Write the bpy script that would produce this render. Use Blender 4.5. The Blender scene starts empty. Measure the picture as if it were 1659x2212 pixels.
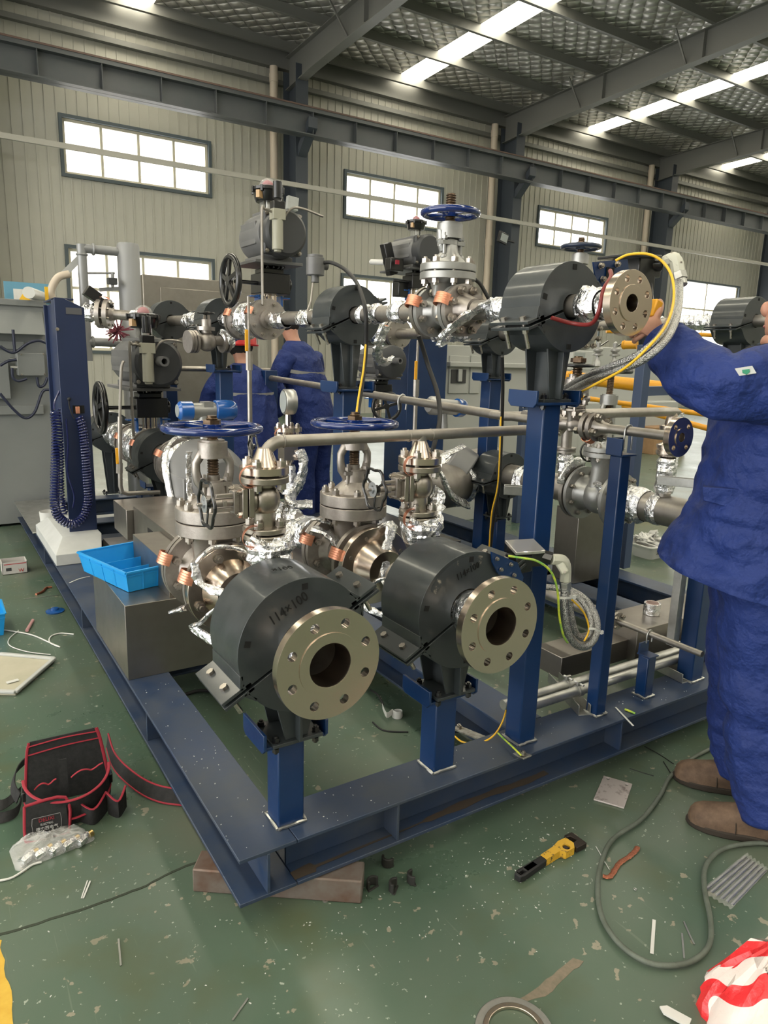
import bpy, math, random
from mathutils import Vector, Matrix, Euler, noise
from mathutils.geometry import tessellate_polygon
random.seed(7)
PI = math.pi
SC = bpy.context.scene
COL = SC.collection
# ---------------------------------------------------------------- camera
YAW, PIT, ROL, FPX = 0.57329768, 0.2128035, 0.02811464, 1534.578
CAM = Vector((0, 0, 1.35))
_f = Vector((math.sin(YAW)*math.cos(PIT), math.cos(YAW)*math.cos(PIT), -math.sin(PIT)))
_r0 = Vector((math.cos(YAW), -math.sin(YAW), 0)); _u0 = _r0.cross(_f)
_r = _r0*math.cos(ROL)+_u0*math.sin(ROL); _u = -_r0*math.sin(ROL)+_u0*math.cos(ROL)
cd = bpy.data.cameras.new('camera'); cam = bpy.data.objects.new('camera', cd); COL.objects.link(cam)
cd.sensor_fit = 'VERTICAL'; cd.sensor_height = 36; cd.lens = FPX/2212*36; cd.clip_start = .02; cd.clip_end = 400
cam.matrix_world = Matrix(((_r.x, _u.x, -_f.x, CAM.x), (_r.y, _u.y, -_f.y, CAM.y), (_r.z, _u.z, -_f.z, CAM.z), (0, 0, 0, 1)))
SC.camera = cam
SC.view_settings.view_transform = 'Standard'; SC.view_settings.look = 'None'
SC.view_settings.gamma = 1; SC.view_settings.use_curve_mapping = False
SC.view_settings.exposure = 0.16
SKYL = 15.0      # light given by the translucent roof strips
WORLD = 5.0
w = bpy.data.worlds.new('world'); SC.world = w; w.use_nodes = True
w.node_tree.nodes['Background'].inputs[0].default_value = (1.0, .985, .95, 1)
w.node_tree.nodes['Background'].inputs[1].default_value = WORLD
SC.cycles.use_denoising = True
SC.cycles.max_bounces = 8
SC.cycles.sample_clamp_indirect = 6
def P(px, py, x=None, y=None, z=None):
    """world point seen at a pixel of the photograph, on the plane x=, y= or z="""
    d = _f+_r*((px-829.5)/FPX)-_u*((py-1106)/FPX)
    if x is not None: t = (x-CAM.x)/d.x
    elif y is not None: t = (y-CAM.y)/d.y
    else: t = (z-CAM.z)/d.z
    return CAM+d*t
# ---------------------------------------------------------------- materials
MATS = {}
def mat(n, c, r=.5, m=0., c2=None, ns=6., amt=.6, bs=0, bst=.3, bd=.002, coat=0, r2=None, trans=0, emit=0, alpha=1, detail=4, thr=None):
    M = bpy.data.materials.new(n); M.use_nodes = True; T = M.node_tree; N = T.nodes; L = T.links
    b = N['Principled BSDF']; col = (*c, 1)
    b.inputs['Base Color'].default_value = col; b.inputs['Roughness'].default_value = r; b.inputs['Metallic'].default_value = m
    if coat: b.inputs['Coat Weight'].default_value = coat; b.inputs['Coat Roughness'].default_value = .12
    if trans: b.inputs['Transmission Weight'].default_value = trans
    if alpha < 1: b.inputs['Alpha'].default_value = alpha
    if emit: b.inputs['Emission Color'].default_value = col; b.inputs['Emission Strength'].default_value = emit
    tc = None
    if c2 or bs or r2 is not None: tc = N.new('ShaderNodeTexCoord')
    if c2 or r2 is not None:
        t = N.new('ShaderNodeTexNoise'); t.inputs['Scale'].default_value = ns; t.inputs['Detail'].default_value = detail; t.inputs['Roughness'].default_value = .65
        L.new(tc.outputs['Object'], t.inputs['Vector'])
        rp = N.new('ShaderNodeValToRGB'); a, e = thr or (.5-.22*amt-.02, .5+.22*amt+.02)
        rp.color_ramp.elements[0].position = a; rp.color_ramp.elements[1].position = e
        L.new(t.outputs['Fac'], rp.inputs['Fac'])
        if c2:
            mx = N.new('ShaderNodeMix'); mx.data_type = 'RGBA'; mx.inputs[6].default_value = col; mx.inputs[7].default_value = (*c2, 1)
            L.new(rp.outputs['Color'], mx.inputs[0]); L.new(mx.outputs[2], b.inputs['Base Color'])
        if r2 is not None:
            mr = N.new('ShaderNodeMapRange'); mr.inputs['To Min'].default_value = r; mr.inputs['To Max'].default_value = r2
            L.new(rp.outputs['Color'], mr.inputs['Value']); L.new(mr.outputs['Result'], b.inputs['Roughness'])
    if bs:
        t2 = N.new('ShaderNodeTexNoise'); t2.inputs['Scale'].default_value = bs; t2.inputs['Detail'].default_value = 5
        L.new(tc.outputs['Object'], t2.inputs['Vector'])
        bm = N.new('ShaderNodeBump'); bm.inputs['Strength'].default_value = bst; bm.inputs['Distance'].default_value = bd
        L.new(t2.outputs['Fac'], bm.inputs['Height']); L.new(bm.outputs['Normal'], b.inputs['Normal'])
    MATS[n] = M; return M
def nodes(M): return M.node_tree, M.node_tree.nodes, M.node_tree.links, M.node_tree.nodes['Principled BSDF']
blue = mat('blue_frame_paint', (.001, .021, .086), .28, 0, c2=(.002, .027, .104), ns=5, bs=60, bst=.12, bd=.001, coat=.25, r2=.5)
blueD = mat('blue_beam_top_dusty', (.004, .025, .082), .34, 0, c2=(.060, .070, .086), ns=4, amt=1.0, bs=120, bst=.15, bd=.001, r2=.6, detail=8)
bluec = mat('blue_column_paint', (.010, .032, .130), .38, 0, c2=(.014, .040, .150), ns=3)
blueW = mat('blue_wheel_enamel', (.004, .022, .14), .12, 0, bs=70, bst=.35, bd=.002, coat=.6)
blueT = mat('blue_transmitter_enamel', (.012, .10, .38), .2, 0, coat=.5)
cradleM = mat('slate_cradle_paint', (.026, .032, .035), .34, 0, c2=(.033, .039, .043), ns=20, bs=150, bst=.15, bd=.001, coat=.3, r2=.5)
scuff = mat('scratched_slate_paint', (.030, .036, .040), .5, 0, c2=(.30, .27, .22), ns=40, detail=9, thr=(.56, .66))
steel = mat('machined_stainless', (.62, .53, .45), .24, 1, bs=300, bst=.03, bd=.0005)
cast = mat('cast_stainless', (.44, .405, .375), .40, .95, c2=(.33, .30, .275), ns=14, bs=260, bst=.35, bd=.001, r2=.55)
castG = mat('grey_silver_casting', (.42, .42, .41), .42, .75, c2=(.33, .33, .32), ns=10, bs=200, bst=.2, bd=.001)
pipeM = mat('pickled_stainless_pipe', (.40, .375, .345), .40, .95, c2=(.31, .285, .255), ns=7, bs=90, bst=.08, bd=.001, r2=.52)
nutM = mat('stainless_nut', (.52, .49, .45), .26, 1, c2=(.32, .28, .24), ns=40, r2=.4)
foil = mat('crumpled_foil', (.92, .92, .94), .18, 1, c2=(.74, .74, .76), ns=30, bs=42, bst=1, bd=.012, r2=.34)
copper = mat('copper_strip', (.70, .29, .18), .38, 1, c2=(.78, .38, .26), ns=20, r2=.5)
copperB = mat('braided_copper', (.62, .25, .16), .4, .9, c2=(.4, .14, .08), ns=200, bs=300, bst=.8, bd=.003)
black = mat('black_gloss_plastic', (.008, .008, .009), .28, 0, coat=.3)
blackM = mat('black_matte', (.012, .012, .013), .6, 0)
actG = mat('grey_actuator_paint', (.13, .13, .132), .45, .15, c2=(.15, .15, .15), ns=8)
actD = mat('dark_endcap_paint', (.045, .047, .05), .42, 0)
brown = mat('lubricated_brass_screw', (.16, .11, .07), .38, .8, c2=(.07, .045, .03), ns=50)
galv = mat('galvanised_steel', (.55, .55, .53), .33, .95, c2=(.42, .42, .40), ns=14, r2=.45)
sheet = mat('brushed_sheet_steel', (.33, .305, .275), .30, .95, c2=(.26, .24, .215), ns=3, r2=.42, bs=14, bst=.1, bd=.004)
white = mat('white_paint', (.50, .51, .50), .5, 0, c2=(.44, .45, .44), ns=6)
whiteP = mat('white_plastic', (.62, .62, .60), .35, 0)
greyC = mat('grey_cabinet_paint', (.19, .20, .198), .45, 0, c2=(.21, .22, .218), ns=2)
greyM = mat('machine_grey_paint', (.42, .43, .41), .5, 0)
yel = mat('yellow_pipe_paint', (.75, .36, .015), .4, 0, c2=(.68, .30, .01), ns=6)
yelW = mat('yellow_wire', (.85, .50, .03), .4, 0)
ygW = mat('yellow_green_wire', (.72, .75, .05), .4, 0, c2=(.10, .35, .08), ns=30)
ferrul = mat('beige_fitting_enamel', (.50, .50, .42), .4, 0)
crateB = mat('blue_crate_plastic', (.008, .27, .68), .38, 0, c2=(.015, .32, .74), ns=5)
card = mat('cardboard', (.36, .22, .12), .8, 0, c2=(.30, .18, .09), ns=8)
rust = mat('rusty_steel', (.13, .065, .04), .6, .4, c2=(.20, .17, .15), ns=7, bs=60, bst=.3)
redF = mat('red_binding', (.30, .014, .032), .7, 0)
redT = mat('red_trace_cable', (.17, .015, .015), .45, 0)
clothB = mat('black_canvas', (.010, .010, .011), .85, 0, c2=(.02, .02, .021), ns=60, bs=500, bst=.3)
clothU = mat('royal_blue_workwear', (.006, .022, .135), .75, 0, c2=(.008, .028, .165), ns=5, bs=9, bst=1, bd=.05)
skin = mat('skin', (.48, .24, .16), .5, 0, c2=(.54, .28, .20), ns=25)
bootM = mat('brown_suede', (.15, .095, .06), .75, 0, c2=(.085, .052, .033), ns=25, bs=120, bst=.3)
soleM = mat('boot_sole', (.03, .022, .016), .8, 0)
hoseM = mat('dusty_rubber_hose', (.085, .10, .08), .6, 0, c2=(.12, .14, .115), ns=20)
wallM = mat('profiled_wall_sheet', (.42, .41, .36), .5, .1, c2=(.46, .45, .39), ns=.6)
roofSt = mat('grey_roof_steel', (.17, .17, .16), .5, .2)
beamSt = mat('dark_crane_steel', (.085, .095, .10), .5, .2, c2=(.10, .105, .11), ns=2)
colSt = mat('blue_grey_column_steel', (.045, .055, .07), .5, 0)
pvc = mat('beige_downpipe', (.55, .47, .38), .5, 0)
frameW = mat('pale_window_frame', (.62, .58, .46), .5, 0)
winDk = mat('dark_window_edge', (.07, .09, .10), .5, 0)
yelT = mat('yellow_lever_plastic', (.80, .38, .02), .4)
clearP = mat('clear_film', (.85, .85, .85), .12, 0, trans=.0, alpha=.24, bs=30, bst=1, bd=.01)
darkH = mat('open_void_black', (.004, .004, .004), .9)
beigeP = mat('old_cream_panel', (.48, .45, .35), .55, 0, c2=(.42, .40, .30), ns=6)
inkM = mat('black_marker_ink', (.001, .001, .001), .9)
glassD = mat('instrument_glass', (.35, .38, .38), .08, 0, coat=.5)
frostM = mat('frosted_daylight_glass', (1, .98, .92), .3, emit=0)
silverP = mat('silver_grey_vessel_paint', (.27, .275, .28), .4, .3)
# ---------------------------------------------------------------- mesh builder
WO = {}
def tri(vs): return vs
class MB:
    def __init__(s, M=None):
        s.v = []; s.f = []; s.M = M or Matrix()
    def add(s, vs, fs, M=None):
        k = len(s.v); T = s.M @ M if M is not None else s.M
        s.v += [T @ Vector(p) for p in vs]; s.f += [tuple(i+k for i in f) for f in fs]
        return s
    def box(s, c, d, R=None):
        x, y, z = [a/2 for a in d]
        M = Matrix.Translation(Vector(c)) @ (R.to_4x4() if R is not None else Matrix())
        return s.add([(i, j, k) for i in (-x, x) for j in (-y, y) for k in (-z, z)],
                     [(0, 1, 3, 2), (4, 6, 7, 5), (0, 4, 5, 1), (2, 3, 7, 6), (0, 2, 6, 4), (1, 5, 7, 3)], M)
    def bb(s, a, b):
        a = Vector(a); b = Vector(b); return s.box((a+b)/2, [abs(q) for q in (b-a)])
    def bar(s, p0, p1, wx, wz, up=(0, 0, 1)):
        p0 = Vector(p0); p1 = Vector(p1); d = (p1-p0); R = frame(d, up)
        return s.box((p0+p1)/2, (wx, wz, d.length), R)
    def lathe(s, prof, p0, ax=(0, 0, 1), n=24, ang=2*PI, jit=0):
        p0 = Vector(p0); R = frame(Vector(ax), (0, 0, 1) if abs(Vector(ax).normalized().z) < .9 else (0, 1, 0)).to_4x4()
        M = Matrix.Translation(p0) @ R; vs = []; fs = []; m = len(prof)
        for i in range(n):
            a = 2*PI*i/n
            for (r, t) in prof:
                rr = r*(1+random.uniform(-jit, jit)) if jit and r > 0 else r
                vs.append((rr*math.cos(a), rr*math.sin(a), t+(random.uniform(-jit, jit)*.03 if jit else 0)))
        for i in range(n):
            j = (i+1) % n
            for k in range(m-1):
                a, b, c, d = i*m+k, j*m+k, j*m+k+1, i*m+k+1
                if prof[k][0] < 1e-9 and prof[k+1][0] < 1e-9: continue
                fs.append((a, b, c, d))
        return s.add(vs, fs, M)
    def cyl(s, p0, p1, r, r2=None, n=20):
        p0 = Vector(p0); p1 = Vector(p1); r2 = r if r2 is None else r2; L = (p1-p0).length
        return s.lathe([(0, 0), (r, 0), (r2, L), (0, L)], p0, p1-p0, n)
    def ring(s, p0, p1, r, ri, n=24):
        p0 = Vector(p0); p1 = Vector(p1); L = (p1-p0).length
        return s.lathe([(ri, 0), (r, 0), (r, L), (ri, L), (ri, 0)], p0, p1-p0, n)
    def torus(s, c, ax, R, r, n=36, m=10, sq=1.0):
        c = Vector(c); pr = [(R+r*math.cos(2*PI*k/m), r*sq*math.sin(2*PI*k/m)) for k in range(m+1)]
        return s.lathe(pr, c, ax, n)
    def ball(s, c, r, sc=(1, 1, 1), n=14, R=None):
        m = n//2+2; pr = [(abs(r*math.sin(PI*k/m)), -r*math.cos(PI*k/m)) for k in range(m+1)]
        pr[0] = (0, -r); pr[-1] = (0, r)
        M0 = s.M; s.M = M0 @ Matrix.Translation(Vector(c)) @ (R.to_4x4() if R is not None else Matrix()) @ Matrix.Diagonal((*sc, 1))
        s.lathe(pr, (0, 0, 0), (0, 0, 1), n); s.M = M0; return s
    def hexa(s, p, ax, r, h): ax = Vector(ax).normalized(); return s.cyl(p, Vector(p)+ax*h, r, n=6)
    def tube(s, path, r, n=10, cap=True, rad=None, flat=None, jit=0):
        path = [Vector(p) for p in path]; m = len(path); vs = []; fs = []
        t0 = (path[1]-path[0]).normalized(); up = Vector((0, 0, 1)) if abs(t0.z) < .9 else Vector((0, 1, 0))
        nrm = (up-t0*up.dot(t0)).normalized()
        for i, p in enumerate(path):
            t = (path[min(i+1, m-1)]-path[max(i-1, 0)])
            t = t.normalized() if t.length > 1e-9 else t0
            nrm = nrm-t*nrm.dot(t); nrm = nrm.normalized() if nrm.length > 1e-6 else t.orthogonal().normalized()
            b = t.cross(nrm); rr = rad[i] if rad else r
            for k in range(n):
                a = 2*PI*k/n; q = rr*(1+(random.uniform(-jit, jit) if jit else 0))
                fa = flat if flat else 1
                vs.append(p+nrm*(q*math.cos(a)*fa)+b*(q*math.sin(a)))
        for i in range(m-1):
            for k in range(n): a = i*n+k; b = i*n+(k+1) % n; fs.append((a, b, b+n, a+n))
        if cap: fs.append(tuple(range(n))[::-1]); fs.append(tuple((m-1)*n+k for k in range(n)))
        return s.add(vs, fs)
    def loft(s, rings, cap=True):
        n = len(rings[0]); vs = [p for r in rings for p in r]; fs = []
        for i in range(len(rings)-1):
            for k in range(n): a = i*n+k; b = i*n+(k+1) % n; fs.append((a, b, b+n, a+n))
        if cap: fs.append(tuple(range(n))[::-1]); fs.append(tuple((len(rings)-1)*n+k for k in range(n)))
        return s.add(vs, fs)
    def prism(s, poly, t, M=None, holes=()):
        """poly in local xy, thickness t along +z"""
        loops = [[Vector((*p, 0)) for p in poly]]+[[Vector((*p, 0)) for p in h] for h in holes]
        flat = [p for l in loops for p in l]; n = len(flat)
        if holes: tr = [tuple(a) for a in tessellate_polygon(loops)]
        else: tr = [tuple(range(n))]
        vs = [(p.x, p.y, 0) for p in flat]+[(p.x, p.y, t) for p in flat]
        fs = [f[::-1] for f in tr]+[tuple(i+n for i in f) for f in tr]; k = 0
        for l in loops:
            m = len(l)
            for i in range(m): a = k+i; b = k+(i+1) % m; fs.append((a, b, b+n, a+n))
            k += m
        return s.add(vs, fs, M)
    def ribbon(s, path, wdir, w, t=.0012, tdir=None):
        """flat strip of width w along wdir following path"""
        path = [Vector(p) for p in path]; wd = Vector(wdir).normalized(); m = len(path); rings = []
        for i, p in enumerate(path):
            tg = (path[min(i+1, m-1)]-path[max(i-1, 0)]).normalized(); nn = tg.cross(wd)
            nn = nn.normalized() if nn.length > 1e-6 else Vector((0, 0, 1))
            rings.append([p-wd*w/2-nn*t/2, p+wd*w/2-nn*t/2, p+wd*w/2+nn*t/2, p-wd*w/2+nn*t/2])
        return s.loft(rings)
    def build(s, name, m, par=None, bevel=0, ang=38, sub=0):
        vs = s.v
        if par is None:
            lo = Vector((min(v.x for v in vs), min(v.y for v in vs), min(v.z for v in vs))); hi = Vector((max(v.x for v in vs), max(v.y for v in vs), 0))
            o0 = Vector(((lo.x+hi.x)/2, (lo.y+hi.y)/2, lo.z))
        else: o0 = WO[par.name]
        me = bpy.data.meshes.new(name); me.from_pydata([v-o0 for v in vs], [], s.f); me.validate(); me.update()
        import bmesh
        bm = bmesh.new(); bm.from_mesh(me); bmesh.ops.remove_doubles(bm, verts=bm.verts, dist=1e-6); bmesh.ops.recalc_face_normals(bm, faces=bm.faces); bm.to_mesh(me); bm.free()
        if ang > 0:
            me.polygons.foreach_set('use_smooth', [True]*len(me.polygons)); me.set_sharp_from_angle(angle=math.radians(ang))
        me.materials.append(m); o = bpy.data.objects.new(name, me); COL.objects.link(o)
        if par is None: o.location = o0
        else: o.parent = par
        WO[o.name] = o0
        if bevel:
            b = o.modifiers.new('bevel', 'BEVEL'); b.width = bevel; b.segments = 2; b.limit_method = 'ANGLE'; b.angle_limit = math.radians(50)
        if sub:
            b = o.modifiers.new('sub', 'SUBSURF'); b.levels = sub; b.render_levels = sub
        return o
def frame(d, up=(0, 0, 1)):
    d = Vector(d).normalized(); up = Vector(up)
    if abs(d.dot(up.normalized())) > .99: up = Vector((0, 1, 0)) if abs(d.y) < .9 else Vector((1, 0, 0))
    x = up.cross(d).normalized(); y = d.cross(x)
    return Matrix((x, y, d)).transposed()
def T(x, y=None, z=None): return Matrix.Translation(Vector(x) if y is None else Vector((x, y, z)))
def Rz(a): return Matrix.Rotation(math.radians(a), 4, 'Z')
def Rx(a): return Matrix.Rotation(math.radians(a), 4, 'X')
def Ry(a): return Matrix.Rotation(math.radians(a), 4, 'Y')
def thing(name, label, cat, loc, group=None):
    o = bpy.data.objects.new(name, None); COL.objects.link(o); o.location = loc; o.empty_display_size = .05
    o['label'] = label; o['category'] = cat
    if group: o['group'] = group
    WO[o.name] = Vector(loc); return o
def tag(o, label, cat, group=None, kind=None):
    o['label'] = label; o['category'] = cat
    if group: o['group'] = group
    if kind: o['kind'] = kind
    return o
def struct(name, mb, m, bevel=0, ang=38):
    o = mb.build(name, m, None, bevel, ang); o['kind'] = 'structure'; return o
def circ(r, n=40, c=(0, 0), a0=0): return [(c[0]+r*math.cos(a0+2*PI*k/n), c[1]+r*math.sin(a0+2*PI*k/n)) for k in range(n)]
def smooth(pts, k=6):
    pts = [Vector(p) for p in pts]; out = []; m = len(pts)
    for i in range(m-1):
        a, b, c, d = pts[max(i-1, 0)], pts[i], pts[i+1], pts[min(i+2, m-1)]
        for j in range(k):
            t = j/k; out.append(.5*((2*b)+(c-a)*t+(2*a-5*b+4*c-d)*t*t+(-a+3*b-3*c+d)*t**3))
    out.append(pts[-1]); return out
_inst = {}
def inst(key, fn, name, m, par, M, label=None):
    """child sharing mesh data; M is its world matrix"""
    if key not in _inst:
        mb = MB(); fn(mb); tmp = mb.build(name, m, None); me = tmp.data
        me.transform(Matrix.Translation(tmp.location)); bpy.data.objects.remove(tmp); _inst[key] = me
    o = bpy.data.objects.new(name, _inst[key]); COL.objects.link(o); o.parent = par
    o.matrix_local = Matrix.Translation(-WO[par.name]) @ M; return o
def bolt(par, p, ax, r=.011, L=.0, name='bolt', m=None, M=None, both=False):
    """hex nut and stud end standing on p along ax; L>0 adds the shank to the far nut"""
    p = Vector(p); ax = Vector(ax).normalized(); MM = (M or Matrix()) @ (Matrix.Translation(p) @ frame(ax).to_4x4())
    def fn(mb):
        mb.cyl((0, 0, 0), (0, 0, r*.18), r*1.15, n=16); mb.cyl((0, 0, r*.18), (0, 0, r*1.25), r, n=6); mb.cyl((0, 0, r), (0, 0, r*1.75), r*.58, r*.5, n=10)
        if L:
            mb.cyl((0, 0, -L), (0, 0, 0), r*.55, n=8); mb.cyl((0, 0, -L-r*1.1), (0, 0, -L), r, n=6); mb.cyl((0, 0, -L-r*1.6), (0, 0, -L-r), r*.55, n=8)
    return inst(('bolt', round(r, 4), round(L, 3), (m or nutM).name), fn, name, m or nutM, par, MM)
def text(s, M, size, m, par, name='lettering', depth=.0006, sx=1.0):
    cu = bpy.data.curves.new(name, 'FONT'); cu.body = s; cu.size = size; cu.extrude = depth; cu.align_x = 'CENTER'; cu.align_y = 'CENTER'; cu.resolution_u = 3
    o = bpy.data.objects.new(name+'_tmp', cu); COL.objects.link(o)
    me = bpy.data.meshes.new_from_object(o.evaluated_get(bpy.context.evaluated_depsgraph_get())); bpy.data.objects.remove(o)
    me.materials.clear(); me.materials.append(m)
    k = bpy.data.objects.new(name, me); COL.objects.link(k); k.parent = par
    k.matrix_local = Matrix.Translation(-WO[par.name]) @ M @ Matrix.Diagonal((sx, 1, 1, 1)); return k
# ================================================================ room
YW = 15.3
T_, N_, L_, B_ = nodes(wallM)
# roof quilt: aluminium insulation blanket stitched in diamonds
quilt = mat('quilted_roof_foil', (.62, .61, .58), .40, .75, c2=(.46, .45, .43), ns=1.2)
def quilt_bump():
    Tt, N, L, b = nodes(quilt); tc = N.new('ShaderNodeTexCoord'); sp = N.new('ShaderNodeSeparateXYZ'); L.new(tc.outputs['Object'], sp.inputs[0])
    nz = N.new('ShaderNodeTexNoise'); nz.inputs['Scale'].default_value = 3; L.new(tc.outputs['Object'], nz.inputs['Vector'])
    def m(op, a, c=None):
        q = N.new('ShaderNodeMath'); q.operation = op
        for i, v in enumerate((a, c)):
            if v is None: continue
            if isinstance(v, (int, float)): q.inputs[i].default_value = v
            else: L.new(v, q.inputs[i])
        return q.outputs[0]
    x = m('ADD', sp.outputs['X'], m('MULTIPLY', nz.outputs['Fac'], .10)); y = m('MULTIPLY', sp.outputs['Y'], 1.0)
    a = m('ABSOLUTE', m('SINE', m('MULTIPLY', m('ADD', x, y), 9.5))); c = m('ABSOLUTE', m('SINE', m('MULTIPLY', m('SUBTRACT', x, y), 9.5)))
    h = m('POWER', m('MULTIPLY', a, c), .45)
    bp = N.new('ShaderNodeBump'); bp.inputs['Strength'].default_value = 1; bp.inputs['Distance'].default_value = .06
    L.new(h, bp.inputs['Height']); L.new(bp.outputs['Normal'], b.inputs['Normal'])
quilt_bump()
strip = mat('translucent_roof_strip', (1.0, .93, .74), .5, emit=SKYL)
# floor
floorM = mat('green_epoxy_floor', (.068, .115, .080), .24, 0, c2=(.108, .140, .106), ns=1.1, amt=.8, bs=30, bst=.06, bd=.002, r2=.40, detail=8)
def floor_nodes():
    Tt, N, L, b = nodes(floorM); tc = N.new('ShaderNodeTexCoord'); src = b.inputs['Base Color'].links[0].from_socket
    for sc, lo, hi, c in ((26, .675, .69, (.27, .25, .19)), (75, .69, .71, (.32, .36, .30)), (5, .53, .80, (.085, .105, .06)), (1.7, .55, .75, (.125, .14, .105))):
        t = N.new('ShaderNodeTexNoise'); t.inputs['Scale'].default_value = sc; t.inputs['Detail'].default_value = 3.5; L.new(tc.outputs['Object'], t.inputs['Vector'])
        mr = N.new('ShaderNodeMapRange'); mr.inputs['From Min'].default_value = lo; mr.inputs['From Max'].default_value = hi; L.new(t.outputs['Fac'], mr.inputs['Value'])
        mx = N.new('ShaderNodeMix'); mx.data_type = 'RGBA'; L.new(mr.outputs['Result'], mx.inputs[0]); L.new(src, mx.inputs[6]); mx.inputs[7].default_value = (*c, 1); src = mx.outputs[2]
    # fine scratches
    mp = N.new('ShaderNodeMapping'); mp.inputs['Scale'].default_value = (60, 3, 1); mp.inputs['Rotation'].default_value = (0, 0, .9); L.new(tc.outputs['Object'], mp.inputs['Vector'])
    t = N.new('ShaderNodeTexNoise'); t.inputs['Scale'].default_value = 1.5; t.inputs['Detail'].default_value = 2; L.new(mp.outputs['Vector'], t.inputs['Vector'])
    mr = N.new('ShaderNodeMapRange'); mr.inputs['From Min'].default_value = .70; mr.inputs['From Max'].default_value = .76; mr.inputs['To Max'].default_value = .5; L.new(t.outputs['Fac'], mr.inputs['Value'])
    mx = N.new('ShaderNodeMix'); mx.data_type = 'RGBA'; L.new(mr.outputs['Result'], mx.inputs[0]); L.new(src, mx.inputs[6]); mx.inputs[7].default_value = (.16, .20, .15, 1)
    L.new(mx.outputs[2], b.inputs['Base Color'])
floor_nodes()
def nm(o, n): o.name = n; return o
f = MB(); f.bb((-9, -10, -.1), (38, YW+.1, 0)); struct('floor', f, floorM, ang=0)
# far half of the floor is the same paint, pale only from window glare
# window openings in the back wall: (x0,x1,z0,z1)
WIN = [(2.58, 5.34, 4.56, 5.52), (8.58, 11.30, 4.55, 5.48), (14.66, 17.35, 4.56, 5.50),
       (2.55, 5.36, 1.35, 3.24), (8.54, 11.30, 1.35, 3.22), (14.6, 17.4, 1.35, 3.24), (20.9, 24.4, 1.9, 4.10)]
ZR = 7.62; SL = .03
def roofz(y): return ZR+SL*(YW-y)
wl = MB()
xs = sorted({-9, 38, *[a for q in WIN for a in q[:2]]})
for a, b in zip(xs, xs[1:]):
    mid = (a+b)/2; op = sorted([(q[2], q[3]) for q in WIN if q[0]-.001 < mid < q[1]+.001]); z = 0
    for o in op+[(7.75, 7.75)]:
        if o[0] > z: wl.bb((a, YW, z), (b, YW+.12, o[0]))
        z = o[1]
x = -2.
while x < 32:
    op = sorted([(q[2]-.06, q[3]+.06) for q in WIN if q[0]-.08 < x < q[1]+.08]); z = 0
    for o in op+[(7.7, 7.7)]:
        if o[0] > z: wl.bb((x, YW-.014, z), (x+.030, YW, o[0]))
        z = o[1]
    x += .187
struct('wall_back', wl, wallM, ang=0)
for nme, a, b in (('wall_right', (38, -10, 0), (38.1, YW, 7.7)), ('wall_front', (-9, -10.1, 0), (38, -10, 7.7))):
    q = MB(); q.bb(a, b); struct(nme, q, wallM, ang=0)
q = MB(); q.bb((-9.1, -10, 0), (-9, -5, 7.7)); q.bb((-9.1, 9, 0), (-9, YW, 7.7)); q.bb((-9.1, -5, 5.0), (-9, 9, 7.7)); struct('wall_left', q, wallM, ang=0)     # wide doorway
strips = [3.6-6.15*k for k in (2, 1)]+[3.6+6.12*k for k in range(0, 6)]
ce = MB(); e0 = -9
def slab(mb, x0, x1, dz=0, t=.04, y0=-10, y1=YW):
    mb.add([(x0, y0, roofz(y0)+dz), (x1, y0, roofz(y0)+dz), (x1, y1, roofz(y1)+dz), (x0, y1, roofz(y1)+dz), (x0, y0, roofz(y0)+dz+t), (x1, y0, roofz(y0)+dz+t), (x1, y1, roofz(y1)+dz+t), (x0, y1, roofz(y1)+dz+t)],
           [(0, 3, 2, 1), (4, 5, 6, 7), (0, 1, 5, 4), (1, 2, 6, 5), (2, 3, 7, 6), (3, 0, 4, 7)])
for s in strips: slab(ce, e0, s); e0 = s+.62
slab(ce, e0, 38); struct('ceiling', ce, quilt, ang=0)
for i, s in enumerate(strips):
    q = MB()
    for a, b in ((0, .27), (.31, .62)): slab(q, s+a, s+b, .02, .02)
    o = struct('skylight_%d' % (i+1), q, strip, ang=0)
tn = 0
def trim(mb, m, bevel=0):
    global tn; tn += 1; return struct('trim_%d' % tn, mb, m, bevel, ang=0)
y = YW-.45; k = 0
while y > -8:
    q = MB(); z = roofz(y); q.bb((-9, y-.006, z-.20), (38, y+.006, z)); q.bb((-9, y-.07, z-.20), (38, y, z-.19)); q.bb((-9, y, z-.012), (38, y+.07, z)); trim(q, roofSt)
    y -= 1.38
q = MB(); q.bb((-9, YW-.16, 7.22), (38, YW, 7.60)); trim(q, roofSt)
COLX = [1.0, 7.08, 13.12, 19.28, 25.4]
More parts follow.
